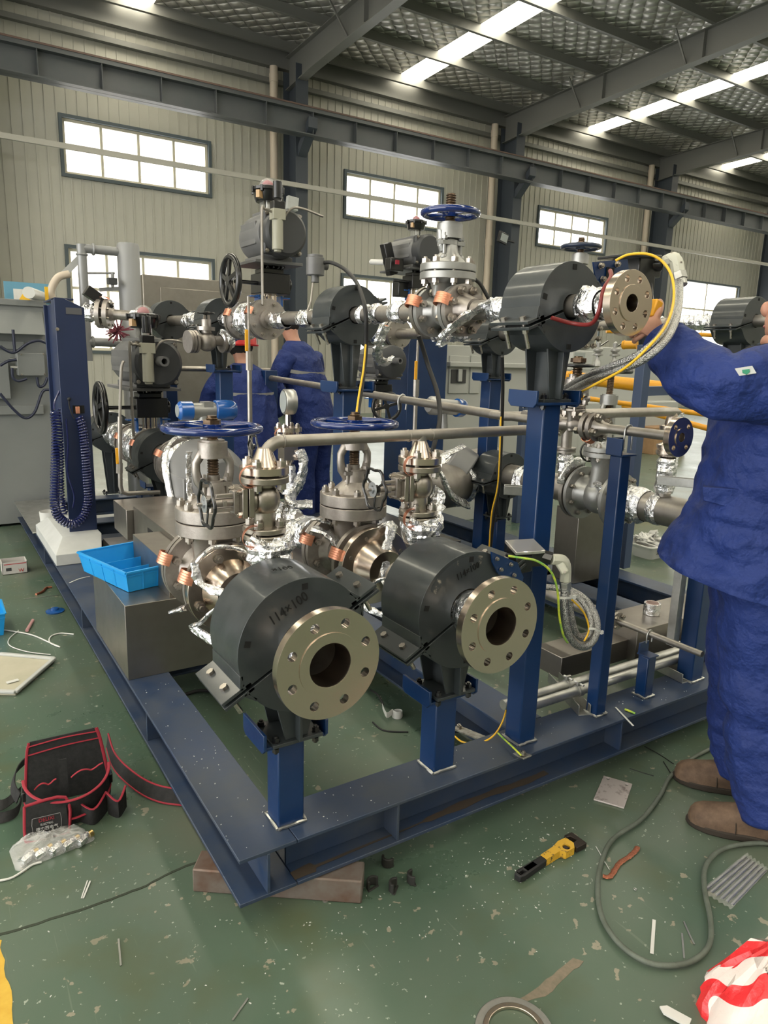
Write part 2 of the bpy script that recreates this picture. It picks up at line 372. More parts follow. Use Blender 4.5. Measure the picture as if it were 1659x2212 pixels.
for cx_ in COLX:
    q = MB(); zz = 7.15
    q.bb((cx_-.14, 14.5, 0), (cx_+.14, 14.516, zz)); q.bb((cx_-.14, 15.1, 0), (cx_+.14, 15.116, zz)); q.bb((cx_-.006, 14.516, 0), (cx_+.006, 15.1, zz)); trim(q, colSt)
    q = MB()      # tapered rafter
    pf = []
    for (yy, dz) in ((15.1, .62), (14.0, .55), (9, .50), (-8, .50)):
        pf.append((yy, roofz(yy)-.20-dz, roofz(yy)-.20))
    n = len(pf)
    for dx, zf in ((.007, None),):
        vs = [(cx_-.007, a, b) for a, b, c in pf]+[(cx_-.007, a, c) for a, b, c in reversed(pf)]; vs2 = [(x_+.014, a, b) for x_, a, b in vs]
        q.add(vs+vs2, [tuple(range(2*n)), tuple(range(4*n-1, 2*n-1, -1))]+[(i, (i+1) % (2*n), (i+1) % (2*n)+2*n, i+2*n) for i in range(2*n)])
    for i in range(n-1):
        for kk in (1, 2):
            a = Vector((cx_, pf[i][0], pf[i][kk])); b = Vector((cx_, pf[i+1][0], pf[i+1][kk])); q.bar(a, b, .2, .014)
    for i in range(1, 9):
        yy = 14.3-2.4*i; q.bb((cx_-.1, yy-.005, roofz(yy)-.7), (cx_+.1, yy+.005, roofz(yy)-.2))
    for yy in (12.6, 9.9, 7.1, 4.3):     # fly braces
        q.bar((cx_, yy, roofz(yy)-.68), (cx_-.42, yy, roofz(yy)-.14), .03, .03)
    trim(q, roofSt)
    q = MB(); q.add([(cx_-.1, 14.0, 5.85), (cx_-.1, 14.5, 5.4), (cx_-.1, 14.5, 5.6), (cx_-.1, 14.0, 6.05), (cx_+.1, 14.0, 5.85), (cx_+.1, 14.5, 5.4), (cx_+.1, 14.5, 5.6), (cx_+.1, 14.0, 6.05)],
               [(0, 1, 2, 3), (7, 6, 5, 4), (0, 4, 5, 1), (2, 6, 7, 3), (1, 5, 6, 2), (3, 7, 4, 0)]); trim(q, colSt)
# crane runway beam
yb = 14.15; z0 = P(0, 155, y=yb).z; z1 = P(0, 75, y=yb).z
z0 = (z0+P(1340, 437, y=yb).z)/2; z1 = (z1+P(1340, 392, y=yb).z)/2
q = MB(); q.bb((-9, yb-.15, z0), (38, yb+.15, z0+.02)); q.bb((-9, yb-.13, z1-.10), (38, yb+.13, z1-.075)); q.bb((-9, yb-.006, z0), (38, yb+.006, z1-.08)); q.bb((-9, yb-.04, z1-.075), (38, yb+.04, z1))
x = -3.
while x < 30: q.bb((x, yb-.12, z0+.02), (x+.012, yb, z1-.1)); x += 1.01
trim(q, beamSt)
rail = MB(); rail.bb((-9, yb-.05, z1), (38, yb+.05, z1+.03)); trim(rail, mat('rusty_rail', (.12, .075, .06), .6))
q = MB(); zz = 7.0; q.bb((-9, YW-.14, zz-.09), (38, YW-.02, zz)); trim(q, roofSt)
zp = (P(0, 293, y=14.4).z+P(1460, 537, y=14.4).z)/2
q = MB(); q.bb((-9, 14.38, zp-.045), (38, 14.44, zp+.045)); trim(q, mat('dusty_busbar', (.40, .39, .35), .5, .3))
for cx_ in COLX[1:4]:
    q = MB(); q.cyl((cx_-.36, 15.1, 0), (cx_-.36, 15.1, 7.2), .085, n=16)
    for zz in (4.3, 6.9, 2.8): q.cyl((cx_-.36, 15.1, zz), (cx_-.36, 15.1, zz+.16), .095, n=16)
    o = q.build('downpipe', pvc); tag(o, {7.08: 'beige downpipe beside the column nearest the left wall window', 13.12: 'beige downpipe left of the middle blue-grey column', 19.28: 'beige downpipe left of the farthest blue-grey column'}[cx_], 'pipe', 'downpipes on the back wall')
# windows: dark rim, pale frame and mullions, glass
for i, (a, b, c, d) in enumerate(WIN):
    rim = MB()
    for r in (((a-.06, c-.06), (a, d+.06)), ((b, c-.06), (b+.06, d+.06)), ((a, d), (b, d+.06)), ((a, c-.06), (b, c))):
        rim.bb((r[0][0], YW-.05, r[0][1]), (r[1][0], YW+.02, r[1][1]))
    o = rim.build('window_%d' % (i+1), winDk, ang=0); o['kind'] = 'structure'
    fr = MB(); nc = 4; rows = 2 if i != 6 else 1
    for k in range(nc+1):
        x = a+(b-a)*k/nc; x = min(max(x, a+.025), b-.025)
        if i == 6 and k in (1, 3): continue
        fr.bb((x-.025, YW+.03, c), (x+.025, YW+.09, d))
    for k in range(rows+1):
        z = c+(d-c)*(k/rows if i < 3 or k != 1 else .62); z = min(max(z, c+.025), d-.025); fr.bb((a, YW+.031, z-.025), (b, YW+.089, z+.025))
    fr.build('window_frame', frameW, o, ang=0)
# building across the yard, pale in the daylight
q = MB(); q.bb((-4, 27, -.2), (8.5, 33, 9))
for r in range(16): q.bb((-4, 26.97, .3+r*.5), (8.5, 27, .33+r*.5))
for cc in range(4): q.bb((-.5+cc*2.4, 26.9, 3.4), (.5+cc*2.4, 27, 6.2))
o = q.build('yard_building', mat('pale_brick', (.75, .70, .62), .8), ang=0); tag(o, 'pale brick building seen outside through the left windows', 'building')
# floor saw joint, worn yellow line, tape stain
q = MB(); pts = [P(*p, z=0) for p in ((-40, 2033), (0, 2020), (175, 1965), (300, 1920), (417, 1866), (560, 1840), (900, 1740))]; pts = smooth(pts, 8)
pts = [p+Vector((random.uniform(-.002, .002), random.uniform(-.002, .002), .0006)) for p in pts]
q.ribbon(pts, (.45, 1, 0), .008, .0012); struct('trim_90', q, mat('dirty_joint', (.035, .045, .03), .9), ang=0)
def patch(name, px, m, label, cat='paint mark', h=.0008, jit=.006):
    pts = [P(*p, z=0) for p in px]; o_ = []
    for i, p in enumerate(pts):
        nx = pts[(i+1) % len(pts)]; k = max(1, int((nx-p).length/.02))
        for j in range(k): w_ = p.lerp(nx, j/k); o_.append((w_.x+random.uniform(-jit, jit), w_.y+random.uniform(-jit, jit)))
    q = MB(); q.prism(o_, h); return tag(q.build(name, m, ang=0), label, cat)
yelF = mat('worn_yellow_line', (.55, .33, .03), .5, 0, c2=(.62, .40, .05), ns=20)
o = patch('floor_line', ((-60, 2025), (3, 2030), (10, 2110), (28, 2160), (34, 2240), (-60, 2240)), yelF, 'worn yellow paint line on the floor at the bottom left corner', jit=.004)
taup = mat('tape_residue', (.22, .175, .13), .8, 0, c2=(.16, .14, .10), ns=60)
patch('tape_stain', ((1240, 2070), (1262, 2078), (1180, 2150), (1135, 2165), (1112, 2166), (1180, 2118)), taup, 'brown strip of tape residue on the green floor behind the metal ring', jit=.003)
# ================================================================ skid
HB0, HB1 = .070, .199
skid = thing('equipment_skid', 'blue painted steel skid frame of H beams carrying the valve trains', 'skid frame', (.52, 1.38, HB0))
def hbeam(a, b, wd=.148, z0=HB0, z1=HB1, par=skid, m=None, stiff=()):
    a = Vector((*a, 0)); b = Vector((*b, 0)); d = (b-a).normalized(); s = Vector((-d.y, d.x, 0))
    q = MB()
    for zc, t, ww in ((z1-.005, .010, wd), (z0+.005, .010, wd)): q.bar(a+Vector((0, 0, zc)), b+Vector((0, 0, zc)), ww, t)
    q.bar(a+Vector((0, 0, (z0+z1)/2)), b+Vector((0, 0, (z0+z1)/2)), .008, z1-z0-.02)
    for t in stiff:
        c = a+d*t; q.box(c+Vector((0, 0, (z0+z1)/2)), (.008 if abs(d.x) > .5 else wd-.01, wd-.01 if abs(d.x) > .5 else .008, z1-z0-.02))
    return q.build('beam', m or blueD, par, bevel=.0015)
hbeam((.592, 1.38), (.592, 6.0), stiff=(.85, 2.0, 3.2))
hbeam((.668, 1.454), (6.2, 1.454), stiff=(.3, 1.2, 2.3))
hbeam((1.56, 1.53), (1.56, 5.8)); hbeam((.668, 2.76), (3.1, 2.76)); hbeam((2.82, 1.53), (2.82, 6.0)); hbeam((3.22, 1.53), (3.22, 4.6)); hbeam((.668, 4.6), (2.74, 4.6)); hbeam((.668, 5.1), (2.74, 5.1)); hbeam((.668, 5.93), (2.74, 5.93))
def post(x, y, w_, z1, z0=HB1, d=None, plate=None, weld=True, name='post'):
    q = MB(); q.bb((x-w_/2, y-(d or w_)/2, z0), (x+w_/2, y+(d or w_)/2, z1)); o = q.build(name, blue, skid, bevel=.004)
    if weld:
        q = MB(); r = w_/2+.003; dd = (d or w_)/2+.003; pts = [Vector((x+a*r, y+b*dd, z0+.003)) for a, b in ((-1, -1), (1, -1), (1, 1), (-1, 1), (-1, -1))]
        path = []
        for p, n_ in zip(pts, pts[1:]):
            for k in range(7): path.append(p.lerp(n_, k/7)+Vector((random.uniform(-.001, .001), random.uniform(-.001, .001), random.uniform(0, .002))))
        path.append(pts[-1]); q.tube(path, .0045, 6, jit=.25); q.build('weld_bead', galv if z0 == HB1 else blue, skid)
    return o
def saddle(x, y, z, w_=.165, d=.115, lip=.045):
    """blue U plate on a post top, lips turned up at both ends"""
    q = MB(); q.bb((x-w_/2, y-d/2, z), (x+w_/2, y+d/2, z+.008))
    for s in (-1, 1):
        xx = x+s*w_/2; M = Matrix(((0, 0, 1, xx-.004), (1, 0, 0, y), (0, 1, 0, z), (0, 0, 0, 1)))
        h = lip; b = d/2+.006
        q.prism([(-b+.012, -.006), (b-.012, -.006), (b, .006), (b, h), (-b, h), (-b, .006)], .008, M)
    q.build('saddle_plate', blue, skid, bevel=.0015)
    return z+.008
for x, y, w_, z in ((.678, 1.472, .070, .437), (1.158, 1.475, .072, .430)):
    post(x, y, w_, z); saddle(x, y, z, .162, .118)
post(1.472, 1.462, .066, 1.236); saddle(1.472, 1.462, 1.236, .165, .10, .040)
post(1.814, 1.458, .046, 1.075); post(2.069, 1.463, .044, .352); post(2.345, 1.47, .066, 1.30)
# second row posts
for x, y, w_, z, sd in ((2.80, 3.22, .085, 1.245, 1), (1.48, 2.60, .085, 1.215, 1), (1.48, 4.05, .08, 1.25, 1), (1.30, 5.0, .075, .43, 1), (1.18, 4.62, .075, .43, 1), (2.0, 4.6, .09, 1.25, 0), (2.35, 4.1, .075, 1.06, 0)):
    post(x, y, w_, z, weld=False)
    if sd: saddle(x, y, z, w_*2, .13, .04)
# small angle brackets on two posts
q = MB(); q.bb((1.782, 1.425, 1.075), (1.85, 1.49, 1.081)); q.bb((1.775, 1.425, 1.078), (1.781, 1.485, 1.13)); q.bb((1.781, 1.480, 1.078), (1.85, 1.487, 1.128)); q.build('pipe_bracket', blue, skid, bevel=.001)
q = MB(); q.bb((2.045, 1.435, .352), (2.095, 1.49, .357)); q.bb((2.045, 1.48, .355), (2.095, 1.486, .395)); q.build('pipe_bracket', blue, skid, bevel=.001)
# ================================================================ generic piping components
def flange_prof(R, t, ri, rf=None, hub=None, hl=.03, rp=None):
    pr = [(ri, 0)]
    if rf: pr += [(rf, 0), (rf, .002)]; z = .002
    else: z = 0
    pr += [(R-.001, z), (R, z+.001), (R, z+t-.001), (R-.001, z+t)]
    if hub: pr += [(hub, z+t), (rp, z+t+hl)]
    pr += [(ri, z+t+(hl if hub else 0)), (ri, 0)]
    return pr
def open_flange(par, c, ax, R, t, rb, nb, rbc, rh, rf, hub, rp, m=steel, a0=PI/8, hl=.045, name='flange', neck=None):
    """weld neck flange with real bolt holes; face at c looking along -ax"""
    ax = Vector(ax).normalized(); F = frame(ax).to_4x4(); M = Matrix.Translation(Vector(c)) @ F
    q = MB(); n = 64
    holes = [circ(rh, 14, (rbc*math.cos(a0+2*PI*k/nb), rbc*math.sin(a0+2*PI*k/nb))) for k in range(nb)]
    q.prism(circ(R, n), t, M @ Matrix.Translation((0, 0, .0025)), holes=[circ(rb, 40)]+holes)
    q.M = M
    q.lathe([(rb, 0), (rf, 0), (rf, .0026), (rb, .0026)], (0, 0, 0), (0, 0, 1), 48)
    q.lathe([(rb, 0), (rb, t+hl), (rp, t+hl), (hub, t+.0025)], (0, 0, 0), (0, 0, 1), 48)
    o = q.build(name, m, par, bevel=.0012, ang=30)
    q = MB(M)       # dark blank inside far down the bore
    q.lathe([(0, t+.10), (rb, t+.10), (rb, t+.105), (0, t+.105)], (0, 0, 0), (0, 0, 1), 30)
    return o
def disc_flange(par, c, ax, R, t, m=cast, hub=None, hl=.04, rp=None, name='flange', rf=None, n=48):
    """bolted flange: mating face at c, body grows along ax"""
    q = MB(); rf = rf or R*.6
    pr = [(0, 0), (rf, 0), (rf, .004), (R-.0015, .004), (R, .0055), (R, t+.0025), (R-.0015, t+.004)]
    if hub: pr += [(hub, t+.004), (rp, t+.004+hl)]
    pr += [(0, pr[-1][1])]
    q.lathe(pr, c, ax, n); return q.build(name, m, par)
def studs(par, c, ax, rbc, nb, t, r=.011, a0=PI/8, M=None, name='bolt', skip=()):
    """studs through a flange pair centred on c, nut faces t away on both sides"""
    ax = Vector(ax).normalized(); F = frame(ax)
    for k in range(nb):
        if k in skip: continue
        a = a0+2*PI*k/nb; p = Vector(c)+F @ Vector((rbc*math.cos(a), rbc*math.sin(a), 0))
        bolt(par, p+ax*t, ax, r, 2*t, name)
def strap(par, c, ax, R, ang, hw=.016, gap=.02, rise=.03, up=None, wid=None):
    """ridged copper bonding strip bulging out over the gap of a flange pair"""
    ax = Vector(ax).normalized(); F = frame(ax); rad = F @ Vector((math.cos(ang), math.sin(ang), 0)); tan = ax.cross(rad).normalized()
    w_ = wid or hw*2; pts = []
    a0 = -gap*1.25; a1 = gap*1.25
    for k in range(15):
        s = k/14; x_ = a0+(a1-a0)*s; h = math.sin(PI*s)**.6*rise
        pts.append(Vector(c)+ax*x_*(1+.35*math.sin(PI*s)*(1 if s > .5 else 1))+rad*(R*.93+h))
    q = MB(); q.ribbon(pts, tan, w_, .0015)
    for j in range(4):
        o_ = (j-1.5)*w_/5; q.tube([p+tan*o_+(rad*.0004) for p in pts], w_*.03, 5)
    return q.build('copper_strap', copper, par)
def wrap(par, p0, p1, r, k=.22, seg=.014, lump=1.0, name='foil_wrap', sag=0, n=18):
    """crumpled foil tape around a pipe"""
    p0 = Vector(p0); p1 = Vector(p1); L = (p1-p0).length; m = max(4, int(L/seg)); q = MB(); F = frame(p1-p0); rings = []
    sd = random.random()*50
    for i in range(m+1):
        t = i/m; c = p0.lerp(p1, t); band = .5+.5*math.sin(t*L*150+sd)
        ring = []
        for a in range(n):
            an = 2*PI*a/n; nz = noise.noise(Vector((math.cos(an)*2.2+sd, math.sin(an)*2.2, t*L*45)))
            rr = r*(1+k*lump*(.35+nz*.9+.25*band)); rr = max(rr, r*1.01)
            if i in (0, m): rr = r*1.0
            ring.append(c+F @ Vector((math.cos(an)*rr, math.sin(an)*rr, 0))-Vector((0, 0, sag*max(0, -math.sin(an)))))
        rings.append(ring)
    q.loft(rings, cap=False); return q.build(name, foil, par, ang=22)
def foil_band(par, path, w_, name='foil_strip', k=.5, r=None):
    """loose twisted strip of foil"""
    path = smooth(path, 7); q = MB(); rad = [w_*.5*(1+k*noise.noise(p*40)) for p in path]
    q.tube(path, w_*.5, 8, rad=rad, flat=.45, jit=.22); return q.build(name, foil, par, ang=18)
def cradle(c, R, L, rp, tilt, zbase, label, axis=(0, 1, 0), ped=.062, writing=None, m=cradleM, group=None, earw=.062, ears=(1, 1), full=True):
    """split insulated pipe shoe: c is the middle of the front face on the pipe axis, body runs L along +Y"""
    c = Vector(c); th = thing('pipe_clamp_shoe', label, 'pipe support', (c.x, c.y+L/2, zbase), group); a = math.radians(tilt)
    MX = Matrix(((1, 0, 0, c.x), (0, 0, 1, c.y), (0, 1, 0, c.z), (0, 0, 0, 1)))     # local xy = world xz, local z = world y
    MX = MX @ Matrix.Rotation(a, 4, 'Z')
    for nm_, s in (('upper_shell', 1), ('lower_shell', -1)):
        q = MB(MX); g = .0035; n = 40
        out = [(R*math.cos(t), s*(g+R*math.sin(t)*(1-g/R))) for t in [PI*i/n for i in range(n+1)]]
        inn = [(rp*math.cos(t), s*(g+rp*math.sin(t))) for t in [PI*i/20 for i in range(21)]][::-1]
        q.prism(out+inn, L)
        for sx, on in ((-1, ears[0]), (1, ears[1])):
            if on: q.box((sx*(R+earw/2-.008), s*(g+.004), L/2), (earw+.016, .008, L)) ; q.box((sx*(R+.002), s*(g+.018), L/2), (.008, .034, L), Matrix.Rotation(sx*s*.5, 3, 'Z'))
        q.build(nm_, m if nm_ == 'lower_shell' or not writing else m, th, bevel=.001, ang=32)
    for t in (90-tilt, 90-tilt+78, 90-tilt-78, -90-tilt):
        q = MB(MX); t = math.radians(t); q.box((R*.88*math.cos(t), R*.88*math.sin(t), -.0002), (.014, .014, .003), Matrix.Rotation(t, 3, 'Z')); q.build('notch', darkH, th)
    for sx, on in ((-1, ears[0]), (1, ears[1])):
        if not on: continue
        for f_ in (.25, .75):
            M = MX @ Matrix.Translation((sx*(R+earw*.55), .0095, L*f_)) @ frame((0, 1, 0)).to_4x4()
            def fn(mb):
                mb.cyl((0, 0, 0), (0, 0, .0015), .0125, n=16); mb.cyl((0, 0, .0015), (0, 0, .010), .0095, n=6); mb.cyl((0, 0, -.075), (0, 0, 0), .006, n=10); mb.cyl((0, 0, -.034), (0, 0, -.022), .0095, n=6)
            inst('earbolt', fn, 'bolt', nutM, th, M)
    if full:
        q = MB(); zt = c.z-R*.93; zb = zbase+.009; x0, y0 = c.x, c.y+L/2; wt, wb = ped*1.75, ped*.95
        for yy in (y0-L*.28, y0+L*.28):
            q.add([(x0-wt/2, yy, zt), (x0+wt/2, yy, zt), (x0+wb/2, yy, zb), (x0-wb/2, yy, zb), (x0-wt/2, yy+.006, zt), (x0+wt/2, yy+.006, zt), (x0+wb/2, yy+.006, zb), (x0-wb/2, yy+.006, zb)],
                  [(0, 1, 2, 3), (7, 6, 5, 4), (0, 4, 5, 1), (1, 5, 6, 2), (2, 6, 7, 3), (3, 7, 4, 0)])
        q.bb((x0-.004, y0-L*.42, zb), (x0+.004, y0+L*.42, zt+.02)); q.build('pedestal', m, th, bevel=.001)
        q = MB(); q.bb((x0-ped*1.05, y0-L*.34, zbase), (x0+ped*1.05, y0+L*.34, zbase+.009)); q.build('base_plate', m, th, bevel=.001)
        for sx in (-1, 1):
            for sy in (-1, 1):
                bolt(th, (x0+sx*ped*.85, y0+sy*L*.25, zbase+.009), (0, 0, 1), .009, .016, m=black)
    return th, MX
def handwheel(par, c, ax, R, r, m, spokes=3, hub=.022, name='handwheel', a0=.3, dish=.0, lumps=0):
    q = MB(); c = Vector(c); ax = Vector(ax).normalized(); F = frame(ax)
    if lumps:
        pr = []
        for k in range(72): a = 2*PI*k/72; pr.append(c+F @ Vector(((R+.004*math.cos(a*lumps))*math.cos(a), (R+.004*math.cos(a*lumps))*math.sin(a), 0)))
        q.tube(pr+[pr[0]], r, 8, cap=False)
    else: q.torus(c, ax, R-r, r, 64, 10, sq=1.0)
    for k in range(spokes):
        a = a0+2*PI*k/spokes; d = F @ Vector((math.cos(a), math.sin(a), 0)); q.bar(c+d*hub*.6-ax*dish, c+d*(R-r*1.2), r*1.5, r*.9, up=ax)
    q.cyl(c-ax*(r*1.1+dish), c+ax*r*1.1, hub, n=24); return q.build(name, m, par, bevel=.001)
def gate_valve(c, s, label, group=None, Rf=.125, hl=.105, zb=(.137, .215), Rb=.11, zy=.40, zw=.438, zs=.474, Rw=.143, nb=8, m=cast, wheel=blueW, rb=.065, straps=True, nbb=8, mates=None, wr=.011, tz=None, bf=None, yw=.05, yh=None, yz=None):
    """rising stem gate valve: axis along Y, stem up. c is the centre of the bore"""
    c = Vector(c); M = T(c) @ Matrix.Scale(s, 4); th = thing('gate_valve', label, 'valve', c-Vector((0, 0, Rf*s)), group)
    q = MB(M)
    for sy in (-1, 1):
        q.lathe([(0, 0), (Rf*.62, 0), (Rf*.62, .003), (Rf, .004), (Rf, .022), (Rf*.68, .023), (rb*.95, .045), (rb*.95, hl), (0, hl)], (0, sy*hl, 0), (0, -sy, 0), 48)
    q.ball((0, 0, 0), rb*1.12, (1.0, .9, 1.0), 20)
    n = 28; rings = []
    for z, rx, ry in ((-.02, rb*.95, rb*.7), (.04, rb*.95, rb*.62), (zb[0]-.05, Rb*.60, rb*.58), (zb[0]-.012, Rb*.68, rb*.8), (zb[0], Rb*.8, Rb*.8)):
        rings.append([(rx*math.cos(2*PI*k/n), ry*math.sin(2*PI*k/n), z) for k in range(n)])
    q.loft(rings); q.build('body', m, th)
    q = MB(M); h2 = (zb[0]+zb[1])/2
    for a, b in ((zb[0], h2-.0015), (h2+.0015, zb[1])): q.lathe([(0, 0), (Rb-.002, 0), (Rb, .002), (Rb, b-a-.002), (Rb-.002, b-a), (0, b-a)], (0, 0, a), (0, 0, 1), 48)
    q.lathe([(Rb*.62, 0), (Rb*.58, .012), (Rb*.34, .035), (Rb*.30, .07), (0, .07)], (0, 0, zb[1]), (0, 0, 1), 32)
    q.build('bonnet', m, th)
    for k in range(nbb):
        a = PI/nbb+2*PI*k/nbb; p = M @ Vector((Rb*.84*math.cos(a), Rb*.84*math.sin(a), zb[1])); bolt(th, p, (0, 0, 1), .0125*s, (zb[1]-zb[0])*s)
    q = MB(M); y0 = zb[1]+.055      # yoke
    for sx in (-1, 1):
        q.tube([(sx*.022, 0, y0-.01), (sx*yw*.9, 0, y0+.02), (sx*yw, 0, y0+.045), (sx*yw, 0, zy-.06), (sx*yw*.62, 0, zy-.03)], .013, 10, rad=[.016, .015, .0125, .0125, .014])
    q.cyl((0, 0, zy-.045), (0, 0, zy), .042, n=28); q.cyl((0, 0, zy), (0, 0, zy+.006), .034, n=28); q.build('yoke', m, th)
    q = MB(M); q.cyl((0, 0, y0), (0, 0, zs), .014, n=14)
    z = y0+.03
    while z < zs-.004: q.torus((0, 0, z), (0, 0, 1), .0142, .0028, 14, 5); z += .0075
    q.build('stem', brown, th)
    q = MB(M); q.cyl((0, 0, y0+.005), (0, 0, y0+.02), .030, n=20); q.cyl((0, 0, y0-.02), (0, 0, y0+.035), .019, n=16)
    for sx in (-1, 1):
        q.cyl((sx*.034, -.02, y0-.035), (sx*.034, -.02, y0+.04), .005, n=8); q.cyl((sx*.034, -.02, y0+.02), (sx*.034, -.02, y0+.03), .010, n=6); q.ball((sx*.034, -.02, y0-.035), .012)
        q.box((sx*.03, -.012, y0+.010), (.03, .03, .012))
    q.build('gland', m, th)
    wt_ = handwheel(th, M @ Vector((0, 0, zw)), (0, 0, 1), Rw*s, wr*s, wheel, 4, .026*s)
    q = MB(M); q.cyl((0, 0, zw+.010), (0, 0, zw+.024), .026, n=6); q.build('wheel_nut', brown, th)
    for sy in (-1, 1):
        pc = M @ Vector((0, sy*(hl+.0), 0)); t = (.0265)*s
        studs(th, pc, (0, sy, 0), Rf*.8*s, nb, t, .0125*s)
        if straps: strap(th, pc, (0, 1, 0), Rf*s, .36, .018*s, .024*s, .030*s)
    return th
# ================================================================ trains
def spool(label, loc, group=None): return thing('pipe_spool', label, 'pipe', loc, group)
def front_train(x, z, yf, side, lab_pipe, lab_shoe, writing):
    th = spool(lab_pipe, (x, yf, z-.125))
    open_flange(th, (x, yf, z), (0, 1, 0), .1245, .021, .050, 8, .0955, .0112, .073, .074, .057, hl=.05)
    q = MB(); q.ring((x, yf+.06, z), (x, yf+.455, z), .057, .0505, n=40); q.build('pipe', pipeM, th)
    wrap(th, (x, yf+.068, z), (x, yf+.13, z), .0575, .12); wrap(th, (x, yf+.30, z), (x, yf+.36, z), .0575, .16)
    foil_band(th, [(x-.05, yf+.33, z+.03), (x-.085, yf+.42, z+.02), (x-.13, yf+.47, z-.04), (x-.14, yf+.50, z-.06), (x-.09, yf+.40, z-.085), (x-.03, yf+.36, z-.07)], .022)
    q = MB(); q.lathe([(0, 0), (.0, 0), (.125, 0), (.125, .022), (.124, .023), (.085, .024), (.062, .085), (.0, .086)], (x, 1.857, z), (0, -1, 0), 48); q.build('weld_neck_flange', steel, th)
    sh, MX = cradle((x, 1.372, z), .160, .178, .057, 29, .445, lab_shoe)
    # marker lettering on the curved rim and on the face
    return th, sh, MX
thA, shA, MXA = front_train(.680, .705, 1.247, -1, 'short stainless pipe with the largest open flange, nearest the skid corner', 'dark grey split pipe clamp shoe with marker writing, on the corner post', 1)
thB, shB, MXB = front_train(1.160, .705, 1.243, -1, 'short stainless pipe with open flange, right of the corner flange', 'dark grey split pipe clamp shoe with scratched face, on the second post from the corner', 1)
def on_face(MX, ang_deg, r, tiltback, size, s, par, c, yface):
    pass
text('114×100', Matrix(((1, 0, 0, .640), (0, 0, -1, 1.3705), (0, 1, 0, .800), (0, 0, 0, 1))) @ Matrix.Rotation(.50, 4, 'Z'), .034, inkM, shA, 'marker_writing', sx=.85)
text('114×100', Matrix(((1, 0, 0, 1.150), (0, 0, -1, 1.3705), (0, 1, 0, .815), (0, 0, 0, 1))) @ Matrix.Rotation(.35, 4, 'Z'), .026, inkM, shB, 'marker_writing', sx=.85)
text('×100', T(.665, 1.46, .8655) @ Rx(4), .026, inkM, shA, 'marker_writing')
# scuffed patch on the second shoe
q = MB(); pts = []
for k in range(24):
    t = k/23; a = math.radians(150-75*t); pts.append((1.160+.150*math.cos(a), .705+.150*math.sin(a)))
for k in range(24):
    t = k/23; a = math.radians(75+75*t); pts.append((1.160+(.128+random.uniform(-.008, .004))*math.cos(a), .705+(.128+random.uniform(-.006, .004))*math.sin(a)))
M = Matrix(((1, 0, 0, 0), (0, 0, -1, 1.3718), (0, 1, 0, 0), (0, 0, 0, 1))); q.prism(pts, .0006, M); q.build('scratches', scuff, shB, ang=0)
vA = gate_valve((.680, 1.965, .705), 1, 'stainless gate valve with blue handwheel, nearest the steel box with the crate', straps=True)
vB = gate_valve((1.160, 1.985, .705), 1, 'stainless gate valve with blue handwheel, right of the nearest one and under the header pipe', straps=True)
# foil strips over the two valves
foil_band(vA, [(.555, 1.86, .66), (.53, 1.90, .64), (.60, 1.94, .64), (.66, 1.94, .67), (.64, 1.93, .74)], .028)
foil_band(vA, [(.58, 1.82, .80), (.62, 1.80, .84), (.70, 1.80, .82), (.76, 1.77, .77), (.80, 1.74, .72)], .026)
foil_band(vA, [(.57, 1.82, .80), (.585, 1.80, .74), (.64, 1.74, .72), (.70, 1.68, .70)], .024)
foil_band(vB, [(1.03, 2.02, .80), (1.07, 1.97, .78), (1.10, 1.93, .70), (1.10, 1.90, .62), (1.07, 1.93, .58)], .05)
foil_band(vB, [(1.10, 1.90, .72), (1.14, 1.86, .80), (1.21, 1.83, .84), (1.17, 1.79, .77), (1.15, 1.76, .68), (1.20, 1.72, .62)], .034)
foil_band(vB, [(1.02, 2.09, .77), (1.05, 2.06, .82), (1.10, 2.03, .81)], .03)
# mating spools behind the valves
def rear_spool(x, z, y0, y1, label, r=.057, Rf=.125, wraps=(), m=pipeM, nseg=1):
    th = spool(label, (x, y0, z-Rf)); q = MB(); q.lathe([(0, 0), (Rf, 0), (Rf, .022), (Rf-.001, .023), (r*1.4, .024), (r, .085), (0, .086)], (x, y0, z), (0, 1, 0), 44); q.build('weld_neck_flange', cast, th)
    q = MB(); q.cyl((x, y0+.08, z), (x, y1, z), r, n=32); q.build('pipe', m, th)
    for a, b in wraps: wrap(th, (x, a, z), (x, b, z), r)
    return th
rear_spool(.680, .705, 2.073, 2.20, 'short flanged stub behind the nearest blue-wheeled gate valve')
rear_spool(1.160, .705, 2.093, 3.30, 'stainless pipe with foil bands running back behind the second gate valve', wraps=((2.20, 2.36), (2.45, 2.62), (2.8, 2.95)))
# ---------------- big grey strainer body, clamp and actuated valve further back on the second line
xb = 1.245; zb_ = .705
st = thing('strainer', 'large grey cast strainer body wrapped with foil, behind the nearest gate valve', 'strainer', (xb, 3.3, .42))
q = MB(); q.lathe([(0, 0), (.10, 0), (.115, .03), (.15, .10), (.165, .2), (.165, .42), (.14, .5), (.105, .56), (.105, .62), (0, .62)], (xb, 3.42, zb_+.02), (0, 1, 0), 36)
q.box((xb-.11, 3.72, .60), (.12, .3, .24)); q.build('body', mat('grey_strainer_paint', (.20, .20, .20), .42, .1), st, bevel=.008)
wrap(st, (xb, 4.0, zb_+.02), (xb, 4.06, zb_+.02), .112, .25)
foil_band(st, [(xb-.18, 3.42, .88), (xb-.18, 3.44, .76), (xb-.17, 3.45, .62), (xb-.14, 3.47, .52)], .03, k=.2)
foil_band(st, [(xb+.05, 3.99, .90), (xb-.10, 3.95, .88), (xb-.18, 3.85, .78), (xb-.19, 3.75, .62), (xb-.16, 3.7, .50)], .035, k=.2)
